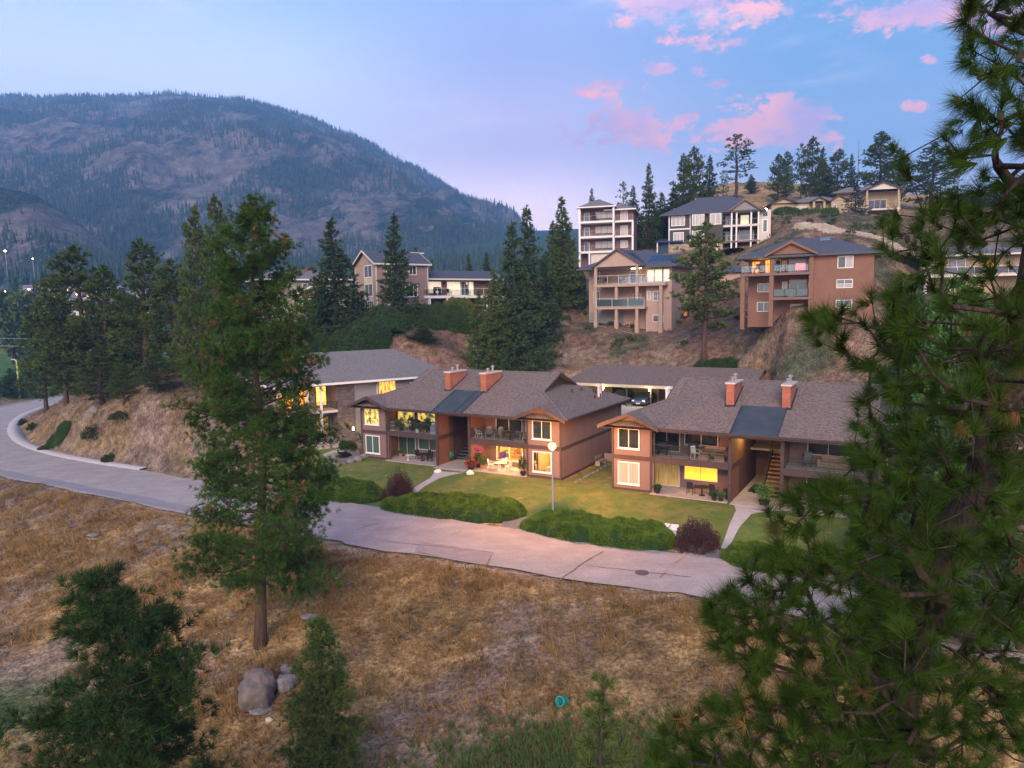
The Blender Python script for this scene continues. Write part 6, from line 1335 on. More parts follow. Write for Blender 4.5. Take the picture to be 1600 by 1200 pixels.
grass('grass_clumps', -50, 28, 22, 70, 9000, .35, .85, M('gold_grass_clumps', (0.292,0.174,0.058), .9, c2=(0.482,0.301,0.110), nsc=.9, ncon=(.4,.6), island=.5, c3=(0.206,0.126,0.058), spec=.1), 'taller golden bunches of grass standing in the dry slope', front, 14, 16, .03, (-.2,-.45))
wx = rg.normal(1.5, 3.0, 1300); wy = rg.normal(28.0, 1.2, 1300); C = np.c_[wx, wy, g(wx, wy)]; V, F = blades(C, np.tile([0,-.1,1.0], (len(C),1)), 6, .5, .05, .6, rg, two=True)
tag(link('weeds', mesh_np('weeds', V, F), leaf_w), 'green weeds in the hollow at the bottom of the slope', 'weeds', kind='stuff')

# ------------------------------------------------------------------ hero pine by the road, young pines
hp = conifer('ponderosa_pine', 101, 25.8, 4.5, .15, 132, 115, 17, .30, .024, 'pine', barkm, needle_h, gap=.05, trunk_r=.34, spread=.95, cluster=2,
             prof=lambda q: min(1.0, 1.12*(1-q)**.5)*(1 if q > .05 else .75), label='tall ponderosa pine standing alone on the slope below the road')
b_ = gp(406, 1010); t_ = at(399, 302, b_.y); k_ = (t_.z-b_.z)/25.8; hp.location = b_; hp.rotation_euler = (0, math.atan2(t_.x-b_.x, 25.8*k_), 0); hp.scale = (k_, k_, k_)
sap = conifer('young_pine', 102, 9.2, 1.9, .05, 84, 34, 14, .24, .028, 'pine', barkd, needle_y, spread=.8, cluster=3, prof=lambda q: (1-q)**.6*.95+.06, label='bushy young pine at the bottom edge, right of the boulder')
top = at(500, 966, 27); sap.location = (top.x, top.y, top.z-9.2)
sap2 = conifer('young_pine', 104, 7.5, 1.2, .05, 44, 50, 22, .24, .02, 'pine', barkd, needle_y, spread=.7, prof=lambda q: (1-q)**.7*.95+.08, label='thin young pine top poking up at the bottom centre')
top = at(938, 1062, 15); sap2.location = (top.x, top.y, top.z-7.5)
blp = conifer('bushy_pine', 105, 15, 4.0, .10, 110, 64, 26, .30, .014, 'pine', barkd, needle_d, gap=.12, trunk_r=.2, spread=.9, cluster=3, prof=lambda q: (1-q)**.45*(.85+.25*math.sin(q*3)), label='broad dark pine filling the bottom left corner')
top = at(165, 900, 17); blp.location = (top.x, top.y, top.z-15)

# ------------------------------------------------------------------ the near pine on the right
def near_pine():
    rg = np.random.default_rng(77); rnd = random.Random(77)
    TR = [(1360,1290,8.6,.28),(1405,1080,8.5,.26),(1440,960,8.5,.24),(1480,860,8.5,.225),(1520,775,8.6,.21),(1552,700,8.7,.195),(1578,610,8.8,.18),(1600,500,8.9,.16),(1622,360,9.0,.14),(1635,200,9.1,.12),(1640,40,9.2,.10),(1640,-160,9.3,.08)]
    tp = [at(a, b, c) for a, b, c, d in TR]; root = thing('near_ponderosa', 'near ponderosa pine with long needle tufts filling the right side', 'tree', (tp[0].x, tp[0].y, tp[0].z-3.0))
    R0 = Vector(root.location)
    nodes = []   # (pos, parent, trunk?)
    pts = [Vector(p) for p in catmull(np.array([list(p) for p in tp]), 5)]; rad_t = np.interp(np.linspace(0, 11, len(pts)), range(12), [t[3] for t in TR])
    t = MB(); t.tube([pts[0]-R0+Vector((-.3,0,-3.0))]+[p-R0 for p in pts], [rad_t[0]*1.15]+list(rad_t), 14); link('trunk', t, barkn, root, smooth=True)
    for i, p in enumerate(pts): nodes.append([p, i-1 if i else -1, True])
    # needle tuft targets inside the volume the crown takes up
    poly = [(1495,-40),(1500,120),(1492,200),(1420,215),(1392,232),(1400,300),(1370,330),(1365,390),(1400,420),(1370,455),(1340,478),(1262,490),(1255,520),(1320,560),(1375,600),(1330,625),(1325,700),(1335,748),(1235,758),(1195,775),(1200,820),(1230,845),(1150,865),(1165,905),(1100,930),(1115,1010),(1165,1060),(1100,1100),(1030,1140),(1000,1260),(1700,1260),(1700,-40)]
    holes = [(1435,110,52,95),(1560,250,40,22),(1450,290,46,16),(1345,530,26,24)]
    def inside(x, y):
        c = False; j = len(poly)-1
        for i in range(len(poly)):
            (xi, yi), (xj, yj) = poly[i], poly[j]
            if (yi > y) != (yj > y) and x < (xj-xi)*(y-yi)/(yj-yi)+xi: c = not c
            j = i
        return c and not any(((x-a)/w)**2+((y-b)/h)**2 < 1 for a, b, w, h in holes)
    T = []
    while len(T) < 1900:
        x, y = rnd.uniform(1000, 1690), rnd.uniform(-40, 1250)
        if not inside(x, y): continue
        if x > 1440 and 380 < y < 760 and rnd.random() < .55: continue
        if x > 1430 and 760 <= y and rnd.random() < .3: continue
        if y < 460 and rnd.random() < .42: continue
        if x < 1400 and y < 800 and rnd.random() < .12: continue
        # the crown is deeper near the trunk
        tx = np.interp(y, sorted(t_[1] for t_ in TR), [t_[0] for t_ in sorted(TR, key=lambda q_: q_[1])]); q = min(1, abs(x-tx)/380)
        Y = 8.6+rnd.uniform(-2.3, 2.4)*(1.0-.35*q); T.append((abs(x-tx)*.01+abs(Y-8.6)*.5, at(x, y, Y)))
    for _ in range(170):   # sprays that hang in front of the bole
        y = rnd.uniform(-20, 1200); tx = np.interp(y, [t_[1] for t_ in TR], [t_[0] for t_ in TR][::1]) if False else np.interp(y, sorted(t_[1] for t_ in TR), [t_[0] for t_ in sorted(TR, key=lambda q: q[1])])
        if rnd.random() < .6 or y > 500: T.append((.3, at(tx+rnd.gauss(0, 60), y, rnd.uniform(6.9, 8.3))))
    T.sort(key=lambda k: k[0]); pos = np.array([n[0] for n in nodes]); tips = []
    for _, p in T:
        pv = np.array(p); tz = np.where(np.arange(len(nodes)) < len(pts), 1.25, 1.0)
        # limbs rise outwards a little: prefer joints lower and nearer the trunk
        d = np.linalg.norm(pos-pv, axis=1)*tz + .25*np.maximum(0, pos[:,2]-pv[2]); j = int(np.argmin(d)); a = Vector(pos[j]); L_ = (p-a).length
        if L_ > 1.5: continue
        n = max(1, int(L_/.28)); prev = j
        side = Vector((rg.normal(), rg.normal(), rg.normal())).normalized()*L_*.10; sag = Vector((0,0,-.10*L_))
        for k in range(1, n+1):
            f_ = k/n; q = a.lerp(p, f_)+(side+sag)*math.sin(PI*f_)+Vector((rg.normal(0,.018), rg.normal(0,.018), rg.normal(0,.018)))*(f_ < 1); nodes.append([q, prev, False]); prev = len(nodes)-1
        pos = np.vstack([pos]+[np.array(nodes[m][0])[None] for m in range(len(nodes)-n, len(nodes))]); tips.append((prev, nodes[prev][1]))
    cnt = np.zeros(len(nodes)); 
    for i_, _ in tips: cnt[i_] += 1
    for i in range(len(nodes)-1, len(pts)-1, -1): cnt[nodes[i][1]] += cnt[i]
    child = {}
    for i in range(len(pts), len(nodes)): child.setdefault(nodes[i][1], []).append(i)
    rr = lambda i: min(.085, .0052*cnt[i]**.52+.0015)
    # every limb leaving the trunk is a branch of its own
    def walk_branch(start, par, out):
        stack = [(start, par)]
        while stack:
            i, pa = stack.pop(); P = [nodes[pa][0]-R0]; R_ = [rr(i)]; cur = i
            while True:
                P.append(nodes[cur][0]-R0); R_.append(rr(cur)); ch = child.get(cur, [])
                if not ch: break
                ch = sorted(ch, key=lambda c: -cnt[c]); stack += [(c, cur) for c in ch[1:]]; cur = ch[0]
            out.tube(P, R_, 5 if R_[0] > .02 else 3, cap=False)
    small = MB()
    for i in range(len(pts)):
        for c in child.get(i, []):
            if cnt[c] >= 12: b = MB(); walk_branch(c, i, b); link('branch', b, barkn, root, smooth=True)
            else: walk_branch(c, i, small)
    # bare grey dead twigs low on the trunk
    for k in range(150):
        i = rnd.randrange(0, 34); a = pts[i]; d = Vector((rnd.uniform(-1,.6), rnd.uniform(-1,.1), rnd.uniform(-.5,.5))).normalized(); L_ = rnd.uniform(.4, 1.7); P = [a-R0]
        for s_ in range(1, 6): d = (d+Vector((rg.normal(0,.3), rg.normal(0,.3), rg.normal(-.06,.25)))).normalized(); P.append(P[-1]+d*L_/5)
        small.tube(P, [.015,.012,.009,.007,.005,.003], 3, cap=False)
    link('twigs', small, M('grey_dead_twig', (.12,.10,.09), .9, c2=(.06,.045,.04), nsc=3), root)['kind'] = 'stuff'
    C = []; D = []
    for i, pa in tips:
        p = nodes[i][0]; d = (p-nodes[pa][0]).normalized(); d = (d*.8+Vector((0,0,.55))).normalized()
        for s_ in (0, .045, .09): C.append(p-R0-d*s_); D.append(d)
    C = np.array(C); D = np.array(D); k_ = rg.permutation(len(C)); parts_ = [blades(C[k_[a::3]], D[k_[a::3]], n_, l_, .0052, s_, rg, droop=d_) for a, n_, l_, s_, d_ in ((0,66,.23,.75,.15),(1,46,.16,1.0,.3),(2,60,.27,.62,.38))]; V = np.concatenate([q[0] for q in parts_]); F = np.arange(len(V)).reshape(-1, 3)
    link('crown', mesh_np('crown', V, F), needle_n, root)
    pk = k_[:36]; dV, dF = blades(np.repeat(C[pk], 2, 0)+rg.normal(0, .05, (72, 3)), np.repeat(D[pk], 2, 0)+np.array([0,0,-1.0]), 60, .2, .005, .8, rg); link('dead_needles', mesh_np('dead_needles', dV, dF), M('rusty_dead_needles', (.17,.075,.03), .9, c2=(.25,.12,.05), nsc=2), root)
    cn = MB()
    for q in C[k_[70:190]]: cn.blob((q[0], q[1], q[2]-.02), (.035,.035,.05), 6, 5, .15, int(abs(q[0])*1000))
    link('cones', cn, barkd, root)['kind'] = 'stuff'
    return root

for k, (pts_, hw, ht, n, sd, lab) in enumerate([(((515,545),(560,540),(610,538)),3.0,2.6,6000,61,'dark brush on the slope above the townhouse roof'),(((560,515),(600,512),(640,514)),2.5,2.4,5000,62,'dark brush right below the three-storey gabled house'),(((480,560),(500,552),(520,548)),2.2,2.0,3500,63,'dark brush behind the top of the roadside pine'),(((790,520),(830,500),(870,486)),2.5,2.2,4500,64,'dark brush at the feet of the paired firs')]):
    mound('brush', [gp(a, b, 85) for a, b in pts_], hw, ht, n, leaf_d, lab, 'shrubs', .32, sd)
near_pine()
# ------------------------------------------------------------------ street furniture and small things
galv = M('galvanised_pole', (.42,.40,.38), .5, metal=.4)
lp = gp(864,806); lamp = thing('street_lamp', 'tall grey street lamp glowing orange at the lawn edge', 'street lamp', (lp.x, lp.y, lp.z))
LH = at(864,701,lp.y).z-lp.z
link('base', MB().lathe([(.17,-.2),(.17,.25),(.10,.3)], 10), galv, lamp); link('pole', MB().tube([(0,0,.2),(0,0,LH-.12)], [.085,.055], 10), galv, lamp)
hd = link('lamp_head', MB().lathe([(.06,-.12),(.16,-.05),(.20,0)], 12, (0,0,LH-.08)), galv, lamp); link('globe', MB().lathe([(.15,0),(.28,.09),(.33,.23),(.28,.38),(.10,.48)], 14, (0,0,LH-.07)), M('lit_lamp_globe', (1,.38,.08), .4, emit=2.3), hd)
link('bulb', MB().lathe([(.05,.0),(.15,.1),(.18,.24),(.12,.38)], 12, (0,-.20,LH-.07)), M('hot_bulb', (1,.9,.65), .5, emit=12), hd)
warm_lamp('street_lamp_light', (0, 0, LH+.75), 4600, (1,.40,.08), .25, lamp)
lp = gp(31,622); l2 = thing('light_pole', 'thin yellowish light pole standing beside the park fence', 'light pole', (lp.x, lp.y, lp.z)); h2 = at(27,564,lp.y).z-lp.z
link('pole', MB().tube([(0,0,-.3),(0,0,h2)], [.22,.14], 8), M('yellowish_pole', (.50,.50,.10), .6), l2); link('lamp_head', MB().tube([(0,0,h2),(-.5,0,h2+.35),(-1.1,0,h2+.35)], [.12,.12,.2], 6), galv, l2)
for k, (y0, y1) in enumerate(((527,526),(539,537))):
    a, b = at(-60,y0,120), at(330,y1,150); P = [a.lerp(b, i/20)+Vector((0,0,-.5*math.sin(PI*i/20))) for i in range(21)]
    tag(link('power_line', MB().tube(P, .035, 4), M('pale_wire', (.45,.47,.5), .5)), ('upper' if k == 0 else 'lower')+' of the two power lines crossing the left edge', 'power line')
# park fence beyond the road
pf = thing('park_fence', 'long low wire fence between the far road and the park', 'fence', tuple(gp(20,616)))
o_ = Vector(pf.location); PF = [gp(px, 617-px*.035) for px in (-20,0,20,40,60,80,100,120)]
m_ = MB()
for a, b in zip(PF[:-1], PF[1:]):
    for z in (.5,1.1,1.7): m_.bar(a-o_+Vector((0,0,z)), b-o_+Vector((0,0,z)), .06)
for p in PF: link('post', MB().bar(p-o_, p-o_+Vector((0,0,1.8)), .12), greyf, pf)
link('wire', m_, greyf, pf)
# manhole
p = road_at(1003,895,.014); tag(link('manhole_cover', MB().lathe([(.42,0),(.42,.02),(.36,.024),(.36,.016),(.05,.02)], 20, tuple(p)), M('cast_iron', (.10,.085,.075), .7)), 'round iron manhole cover in the road', 'manhole cover')
# utility box
p = gp(1046,836); ub = thing('utility_box', 'low white utility box with sloping lid between hedge and purple shrub', 'utility box', (p.x, p.y, p.z), rad(-25))
link('cabinet', MB().box(-.55,.55,-.4,.4,-.3,.42), whitef, ub); link('lid', MB().prism([(-.6,-.46,.425),(-.6,.46,.425),(-.6,.46,.60),(-.6,-.46,.5)], (1.2,0,0)), M('white_painted_steel', (.8,.77,.74), .5), ub); link('hinge', MB().box(-.02,.02,-.47,.47,.56,.62), greyf, ub)
# rocks
rockm = M('pinkish_granite', (0.196,0.157,0.140), .95, c2=(0.111,0.095,0.089), nsc=2.2, bump=1, bsc=5); rockg = M('grey_rock', (.24,.22,.22), .95, c2=(.14,.13,.13), nsc=2.5, bump=.8, bsc=7)
def rock(label, px, py, r, sq=(1,1,.8), seed=0, mat=None, group=None, sub=4, p=None):
    p = p or gp(px, py); rg = np.random.default_rng(seed); bm = bmesh.new(); bmesh.ops.create_icosphere(bm, subdivisions=sub, radius=1)
    co = np.array([v.co[:] for v in bm.verts]); n = (fbm(co[:,0]*1.6+seed+9, co[:,1]*1.6+co[:,2]*1.3+5, 4, seed)-.5)*.75 + (fbm(co[:,0]*5+9, co[:,2]*5+co[:,1]*3+9, 2, seed+1)-.5)*.16
    for v, d in zip(bm.verts, n): v.co = v.co*(1+d); v.co.x *= r*sq[0]; v.co.y *= r*sq[1]; v.co.z *= r*sq[2]
    me = bpy.data.meshes.new('boulder'); bm.to_mesh(me); bm.free()
    o = link('boulder', me, mat or rockm); me.polygons.foreach_set('use_smooth', [True]*len(me.polygons)); o.location = (p.x, p.y, p.z+r*sq[2]*.55); return tag(o, label, 'boulder', group)
for poly_ in (0,): pass
rock('big rounded pinkish boulder below the tall ponderosa pine', 405, 1098, .98, (.92,.9,1.12), 3)
rock('grey rock tucked behind the big pinkish boulder', 446, 1078, .55, (1,1,.9), 5, rockg); rock('bluish grey stone between big boulder and young pine', 449, 1050, .32, (1.2,1,.7), 6, rockg)
rock('flat slab of grey rock in front of the big boulder', 408, 1112, .42, (1.3,1,.3), 7, rockg); rock('small pale stone in the dry grass left of the young pine', 421, 1129, .16, (1.3,1,.8), 8, M('pale_stone', (.5,.44,.36), .9))
rock('long grey rock in the grass right of the ponderosa trunk', 485, 968, .38, (1.4,.8,.5), 9, rockg); rock('low grey rock in the grass below the road at left', 146, 838, .38, (1.4,.9,.3), 10, rockg); rock('flat pinkish rock left of the ponderosa trunk', 365, 962, .25, (1.3,.9,.4), 11)
rock('pale round rock at the top edge of the knoll bank', 148, 645, .6, (1,.8,.9), 12, rockg)
for i, (px, py) in enumerate(((500,733),(512,731),(524,729),(536,727),(548,724),(560,721),(548,713),(570,716),(522,716))): rock('small garden rock bordering the gravel bed, %s' % ('leftmost','second from the left','third from the left','in the middle','right of the middle','near the fourplex corner','on the inner side','against the fourplex bay','beside the black bush')[i], px, py, .3+.1*(i%3), (1.2,1,.7), 20+i, rockg, 'rocks edging the gravel bed', 2)
rock('white rock at the left foot of the entry steps', 684, 740, .3, (1.2,.8,.8), 31, M('white_rock', (.7,.66,.6), .8), sub=2); rock('white rock at the right foot of the entry steps', 734, 742, .36, (1.1,.8,.8), 32, M('white_rock'), sub=2)
# green bucket in the weeds
p = gp(880,1102); bk = thing('bucket', 'turquoise plastic bucket lying on its side in the dry grass', 'bucket', (p.x, p.y, p.z+.2), rad(30)); bk.rotation_euler = (rad(70), 0, rad(-40))
turq = M('turquoise_plastic', (.03,.36,.30), .4); link('bucket_wall', MB().lathe([(.15,-.3),(.22,.25),(.24,.25),(.24,.3),(.20,.3),(.14,-.27)], 14), turq, bk); link('band', MB().lathe([(.20,.05),(.225,.05),(.225,.1),(.2,.1)], 14), M('dark_teal', (.01,.12,.11), .5), bk)
# garden hose
hs = [gp(945,758), gp(955,760), gp(964,765), gp(972,763), gp(966,757), gp(955,756)]; tag(link('garden_hose', MB().tube([tuple(v) for v in catmull(np.array([list(q+Vector((0,0,.06))) for q in hs]), 5)], .03, 6), M('green_hose', (.02,.25,.12), .5)), 'green garden hose coiled on the lawn at the second fourplex corner', 'hose')
# ------------------------------------------------------------------ patio furniture (built once, copied)
def wp(H_, s, v, z): return Vector(H_.r.matrix_world @ Vector((s, v, z))) if False else Vector((*fr(A_O if H_ is HA else B_O, s, v), z))
woodg = M('weathered_grey_wood', (.26,.21,.19), .8, c2=(.32,.27,.25), nsc=8, stretch=(1,8,1)); blkm = M('black_wicker', (.02,.018,.018), .8); whm = M('white_metal_furniture', (.72,.68,.64), .4); tanu = M('tan_upholstery', (.30,.20,.15), .95); gwick = M('grey_cushion', (.12,.12,.13), .9)
def adirondack():
    o = thing('adirondack_chair', '', 'chair')
    for k in range(5): link('back_slat', MB().slab([(-.24+k*.1,.22,.32),(-.15+k*.1,.22,.32),(-.16+k*.1,.55,1.02-.05*abs(k-2)),(-.23+k*.1,.55,1.02-.05*abs(k-2))], .025), woodg, o)
    for k in range(4): link('seat_slat', MB().bar((-.27,-.25+k*.13,.38-.03*k), (.27,-.25+k*.13,.38-.03*k), .1, .02), woodg, o)
    for s_ in (-1, 1):
        link('armrest', MB().box(s_*.33-.06,s_*.33+.06,-.32,.35,.56,.585), woodg, o); link('leg', MB().bar((s_*.31,-.28,0),(s_*.31,-.28,.558),.06), woodg, o); link('leg', MB().bar((s_*.31,.45,0),(s_*.29,-.26,.34),.05,.09), woodg, o)
    return o
def metal_chair(name, mat, seatm):
    o = thing(name, '', 'chair'); link('seat', MB().box(-.24,.24,-.24,.22,.42,.46), seatm, o); link('backrest', MB().slab([(-.24,.22,.50),(.24,.22,.50),(.22,.32,.95),(-.22,.32,.95)], .04), seatm, o)
    for s_ in (-1, 1): link('leg', MB().bar((s_*.22,-.22,0),(s_*.22,-.2,.42),.035), mat, o); link('leg', MB().bar((s_*.22,.28,0),(s_*.22,.2,.42),.035), mat, o); link('armrest', MB().tube([(s_*.25,-.22,.44),(s_*.27,-.2,.66),(s_*.25,.26,.68)], .02, 5), mat, o)
    return o
def round_table(name, r, mat, h=.72):
    o = thing(name, '', 'table'); link('tabletop', MB().lathe([(r,h-.03),(r,h),(.02,h)], 16), mat, o); link('pedestal', MB().lathe([(r*.45,0),(r*.4,.04),(.05,.1),(.05,h-.032)], 10), mat, o); return o
def sofa():
    o = thing('patio_sofa', '', 'sofa'); link('base', MB().box(-.95,.95,-.38,.38,.08,.3), tanu, o)
    for s_ in (-1, 1): link('armrest', MB().box(s_*.95-.1,s_*.95+.1,-.4,.4,.06,.62), tanu, o)
    for k in (-1, 0, 1): link('seat_cushion', MB().box(k*.56-.27,k*.56+.27,-.38,.2,.302,.45), tanu, o); link('back_cushion', MB().slab([(k*.56-.27,.2,.46),(k*.56+.27,.2,.46),(k*.56+.27,.32,.85),(k*.56-.27,.32,.85)], .14), tanu, o)
    return o
def grill(cover=False):
    o = thing('barbecue', '', 'barbecue')
    if cover: link('cover', MB().prism([(-.5,-.3,0),(.5,-.3,0),(.5,.3,0),(-.5,.3,0)], (0,0,.85)), M('pale_blue_cover', (.32,.34,.42), .8), o); link('cover_top', MB().prism([(-.4,-.26,.851),(-.4,.26,.851),(-.4,.16,1.12),(-.4,-.1,1.12)], (.8,0,0)), M('pale_blue_cover'), o)
    else:
        link('firebox', MB().box(-.36,.36,-.25,.25,.62,.85), M('black_enamel', (.02,.02,.02), .3), o); link('lid', MB().prism([(-.37,-.26,.852),(-.37,.26,.852),(-.37,.26,1.0),(-.37,.05,1.14),(-.37,-.18,1.08)], (.74,0,0)), M('black_enamel'), o)
        link('side_shelf', MB().box(.37,.72,-.2,.2,.8,.83), greyf, o); link('side_shelf', MB().box(-.72,-.37,-.2,.2,.8,.83), greyf, o)
        for s_ in (-.33,.33): link('leg', MB().box(s_-.03,s_+.03,-.22,.22,0,.618), M('black_enamel'), o)
    return o
def potted(name, lab, loc, h, leafm, potm, r=.22, bloom=None, seed=1, n=260, group=None):
    rg = np.random.default_rng(seed); o = thing(name, lab, 'plant', loc, 0, group); link('pot', MB().lathe([(r*.7,0),(r,.30),(r*1.1,.30),(r*1.1,.36),(r*.9,.36),(r*.85,.30)], 12), potm, o)
    q = rg.normal(size=(n, 3)); q /= np.linalg.norm(q, axis=1, keepdims=True); C = q*np.array([r*1.7, r*1.7, h*.42])*rg.uniform(.3, 1, (n,1))+np.array([0,0,.36+h*.4]); V, F = blades(C, q*.7+np.array([0,0,.4]), 2, .16, .06, .7, rg, two=True); link('foliage', mesh_np('foliage', V, F), leafm, o)
    if bloom: C = q[:n//2]*np.array([r*1.75, r*1.75, h*.44])+np.array([0,0,.38+h*.42]); V, F = blades(C, q[:n//2], 4, .09, .06, .9, rg, two=True); link('blossom', mesh_np('blossom', V, F), bloom, o)
    return o
def basket(lab, loc, bloom, seed):
    rg = np.random.default_rng(seed); o = thing('hanging_basket', lab, 'plant', loc); link('basket', MB().lathe([(.06,-.2),(.17,-.1),(.2,0)], 10), M('dark_basket', (.05,.035,.025), .9), o)
    for k in range(3): a = k*2.094; link('chain', MB().tube([(.19*math.cos(a),.19*math.sin(a),0),(0,0,.42)], .008, 3), blk, o)
    q = rg.normal(size=(260, 3)); q /= np.linalg.norm(q, axis=1, keepdims=True); q[:,2] *= .75; V, F = blades(q*.30, q, 2, .14, .06, .8, rg, two=True); link('foliage', mesh_np('foliage', V, F), leaf_g, o); V, F = blades(q[:190]*.33, q[:190], 4, .10, .07, .9, rg, two=True); link('blossom', mesh_np('blossom', V, F), bloom, o); return o
pink = M('pink_petals', (.75,.08,.38), .7); redp = M('red_petals', (.55,.02,.02), .7); violet = M('violet_petals', (.40,.10,.55), .7); terrac = M('terracotta_pot', (.36,.14,.08), .9); whpot = M('white_pot', (.6,.57,.53), .7); bkpot = M('black_pot', (.02,.02,.02), .6)
ad = adirondack(); PZ, BZ = .10, 3.0
Y30 = rad(-30)
for s, v, rz, lab in ((14.6,1.3,.5,'weathered wooden lounge chair nearest the stair on the upper right balcony'),(15.6,1.4,.1,'second weathered wooden lounge chair on the upper right balcony'),(18.3,1.5,-.5,'weathered wooden lounge chair at the bay end of the upper right balcony')):
    place(ad, lab, wp(HA, s, v, BZ), Y30+rz, 1, 'weathered wooden lounge chairs')
mc = metal_chair('metal_chair', whm, whm); mcb = metal_chair('patio_chair', blkm, blkm); mcg = metal_chair('cushioned_chair', blkm, gwick)
place(mc, 'white metal chair left of the white table on the lit patio', wp(HA, 15.0, .9, PZ), Y30+1.9, 1); place(mc, 'white metal chair right of the white table on the lit patio', wp(HA, 16.9, .9, PZ), Y30-1.8, 1); place(mc, 'white metal chair behind the white table on the lit patio', wp(HA, 15.9, 1.75, PZ), Y30+.1, 1)
place(mc, 'white metal chair on the upper balcony of the right fourplex', wp(HB, 6.6, .9, BZ), Y30+.9, 1); place(mc, 'pale metal chair at the bay end of the upper right balcony', wp(HA, 18.9, .6, BZ), Y30-1.3, 1); place(mc, 'pale metal lounge frame beside the stair on the upper right balcony', wp(HA, 13.9, .6, BZ), Y30+2.6, 1)
for s, v, rz, lab in ((7.9,.9,1.2,'black wicker chair at the end of the lower left patio'),(7.1,1.6,.2,'black wicker chair behind the table on the lower left patio'),(6.2,1.3,-1.2,'black wicker chair left of the table on the lower left patio')): place(mcb, lab, wp(HA, s, v, PZ), Y30-rz, 1, None)
place(mcb, 'dark round backed chair under the amber window, left one', wp(HB, 6.3, .9, PZ), Y30+3.1, 1.1); place(mcb, 'dark round backed chair under the amber window, right one', wp(HB, 8.1, .9, PZ), Y30+2.9, 1.1)
place(mcg, 'grey cushioned chair left of the tan sofa behind the near pine', wp(HB, 14.8, 1.3, BZ), Y30, 1.15); place(mcg, 'dark cushioned chair right of the tan sofa behind the near pine', wp(HB, 18.4, 1.2, BZ), Y30-.5, 1.15)
rt = round_table('round_table', .48, whm); place(rt, 'small round white table on the lit patio', wp(HA, 15.95, .75, PZ), 0, 1); rtb = round_table('dark_table', .5, blkm); place(rtb, 'dark round table on the lower left patio', wp(HA, 7.0, .9, PZ), 0, 1); place(rtb, 'dark table between the two chairs under the amber window', wp(HB, 7.2, .8, PZ), 0, (1.2,1.2,1)); place(rtb, 'dark table among the wooden lounge chairs on the upper balcony', wp(HA, 17.0, 1.2, BZ), 0, 1)
place(rt, 'little white side table on the lower left patio', wp(HA, 5.5, .5, PZ), 0, (.6,.6,.7))
sf = sofa(); place(sf, 'tan cushioned sofa on the left balcony of the right fourplex', wp(HB, 7.9, 1.8, BZ), Y30, 1); place(sf, 'tan sofa on the balcony behind the near pine', wp(HB, 16.5, 1.8, BZ), Y30, 1)
ott = thing('ottoman', 'brown block ottoman before the tan sofa on the left balcony', 'ottoman', wp(HB, 7.4, .9, BZ), Y30); link('cushion', MB().box(-.35,.35,-.3,.3,.30,.42), tanu, ott); link('base', MB().box(-.37,.37,-.32,.32,.0,.298), tanu, ott)
ott2 = place(ott, 'brown block ottoman beside the first at the post end of the balcony', wp(HB, 8.5, .7, BZ), Y30) if False else copy_tree(ott); ott2.location = wp(HB, 8.6, .75, BZ); ott2['label'] = 'second brown block ottoman, at the post end of the balcony'
g1b = grill(True); g1b.location = wp(HA, 8.85, .75, BZ); g1b.rotation_euler = (0,0,Y30+PI/2); g1b['label'] = 'covered pale blue barbecue at the post of the upper left balcony'
g2b = grill(); g2b.location = wp(HB, 6.2, 1.9, BZ); g2b.rotation_euler = (0,0,Y30); g2b['label'] = 'black barbecue on the left balcony of the right fourplex'
g3b = copy_tree(g2b); g3b.location = wp(HB, 3.9, 1.2, BZ); g3b['label'] = 'black barbecue beside the bay on the left balcony of the right fourplex'
g4b = copy_tree(g2b); g4b.location = wp(HA, 6.0, 1.3, BZ); g4b['label'] = 'dark barbecue among the plants of the upper left balcony'
ps = thing('plant_shelf', 'white open plant shelf at the bay end of the upper left balcony', 'shelf', wp(HA, 3.65, .5, BZ), Y30); 
for z in (.02,.45,.85): link('shelf', MB().box(-.2,.2,-.15,.15,z,z+.03), whm, ps)
for x in (-.19,.17):
    for y in (-.14,.12): link('leg', MB().box(x,x+.02,y,y+.02,0,.9), whm, ps)
for i, (s, v, h, lf, pt, bl_, lab) in enumerate([(4.1,.9,.9,leaf_g,terrac,None,'leafy plant in clay pot left end of the upper left balcony'),(4.7,.6,.5,leaf_w,bkpot,None,'low yellow green plant beside the clay potted one'),(5.2,1.5,1.3,leaf_d,bkpot,None,'tall dark plant behind the upper left railing'),(6.7,.6,.6,leaf_g,whpot,None,'bushy plant in white pot mid upper left balcony'),(7.5,.7,.7,leaf_d,terrac,None,'dark plant in clay pot right of the white pot'),(7.1,1.7,1.2,leaf_g,bkpot,None,'tall green plant near the lit balcony window'),(8.1,1.4,.8,leaf_w,bkpot,None,'spreading plant beside the covered barbecue')]):
    potted('potted_plant', lab, wp(HA, s, v, BZ), h, lf, pt, .2, bl_, 40+i)
potted('potted_plant', 'tall leafy plant in dark pot at the right end of the lit patio', wp(HA, 19.0, -.1, PZ), 1.7, leaf_d, bkpot, .28, None, 50, 420)
potted('flower_pot', 'pot of red flowers at the left corner of the lit patio', wp(HA, 13.5, -.2, PZ), .6, leaf_d, bkpot, .34, redp, 51); potted('flower_pot', 'pot of dark foliage behind the red flowers by the stair', wp(HA, 13.6, .9, PZ), 1.3, leaf_d, bkpot, .28, None, 52)
potted('flower_pot', 'yellow green plant on the lit patio below the pink basket', wp(HA, 14.3, .5, PZ), 1.1, leaf_w, terrac, .22, None, 53); potted('flower_pot', 'small clay flower pot at the door of the lower left patio', wp(HA, 3.7, 1.6, PZ), .4, leaf_g, terrac, .2, None, 54)
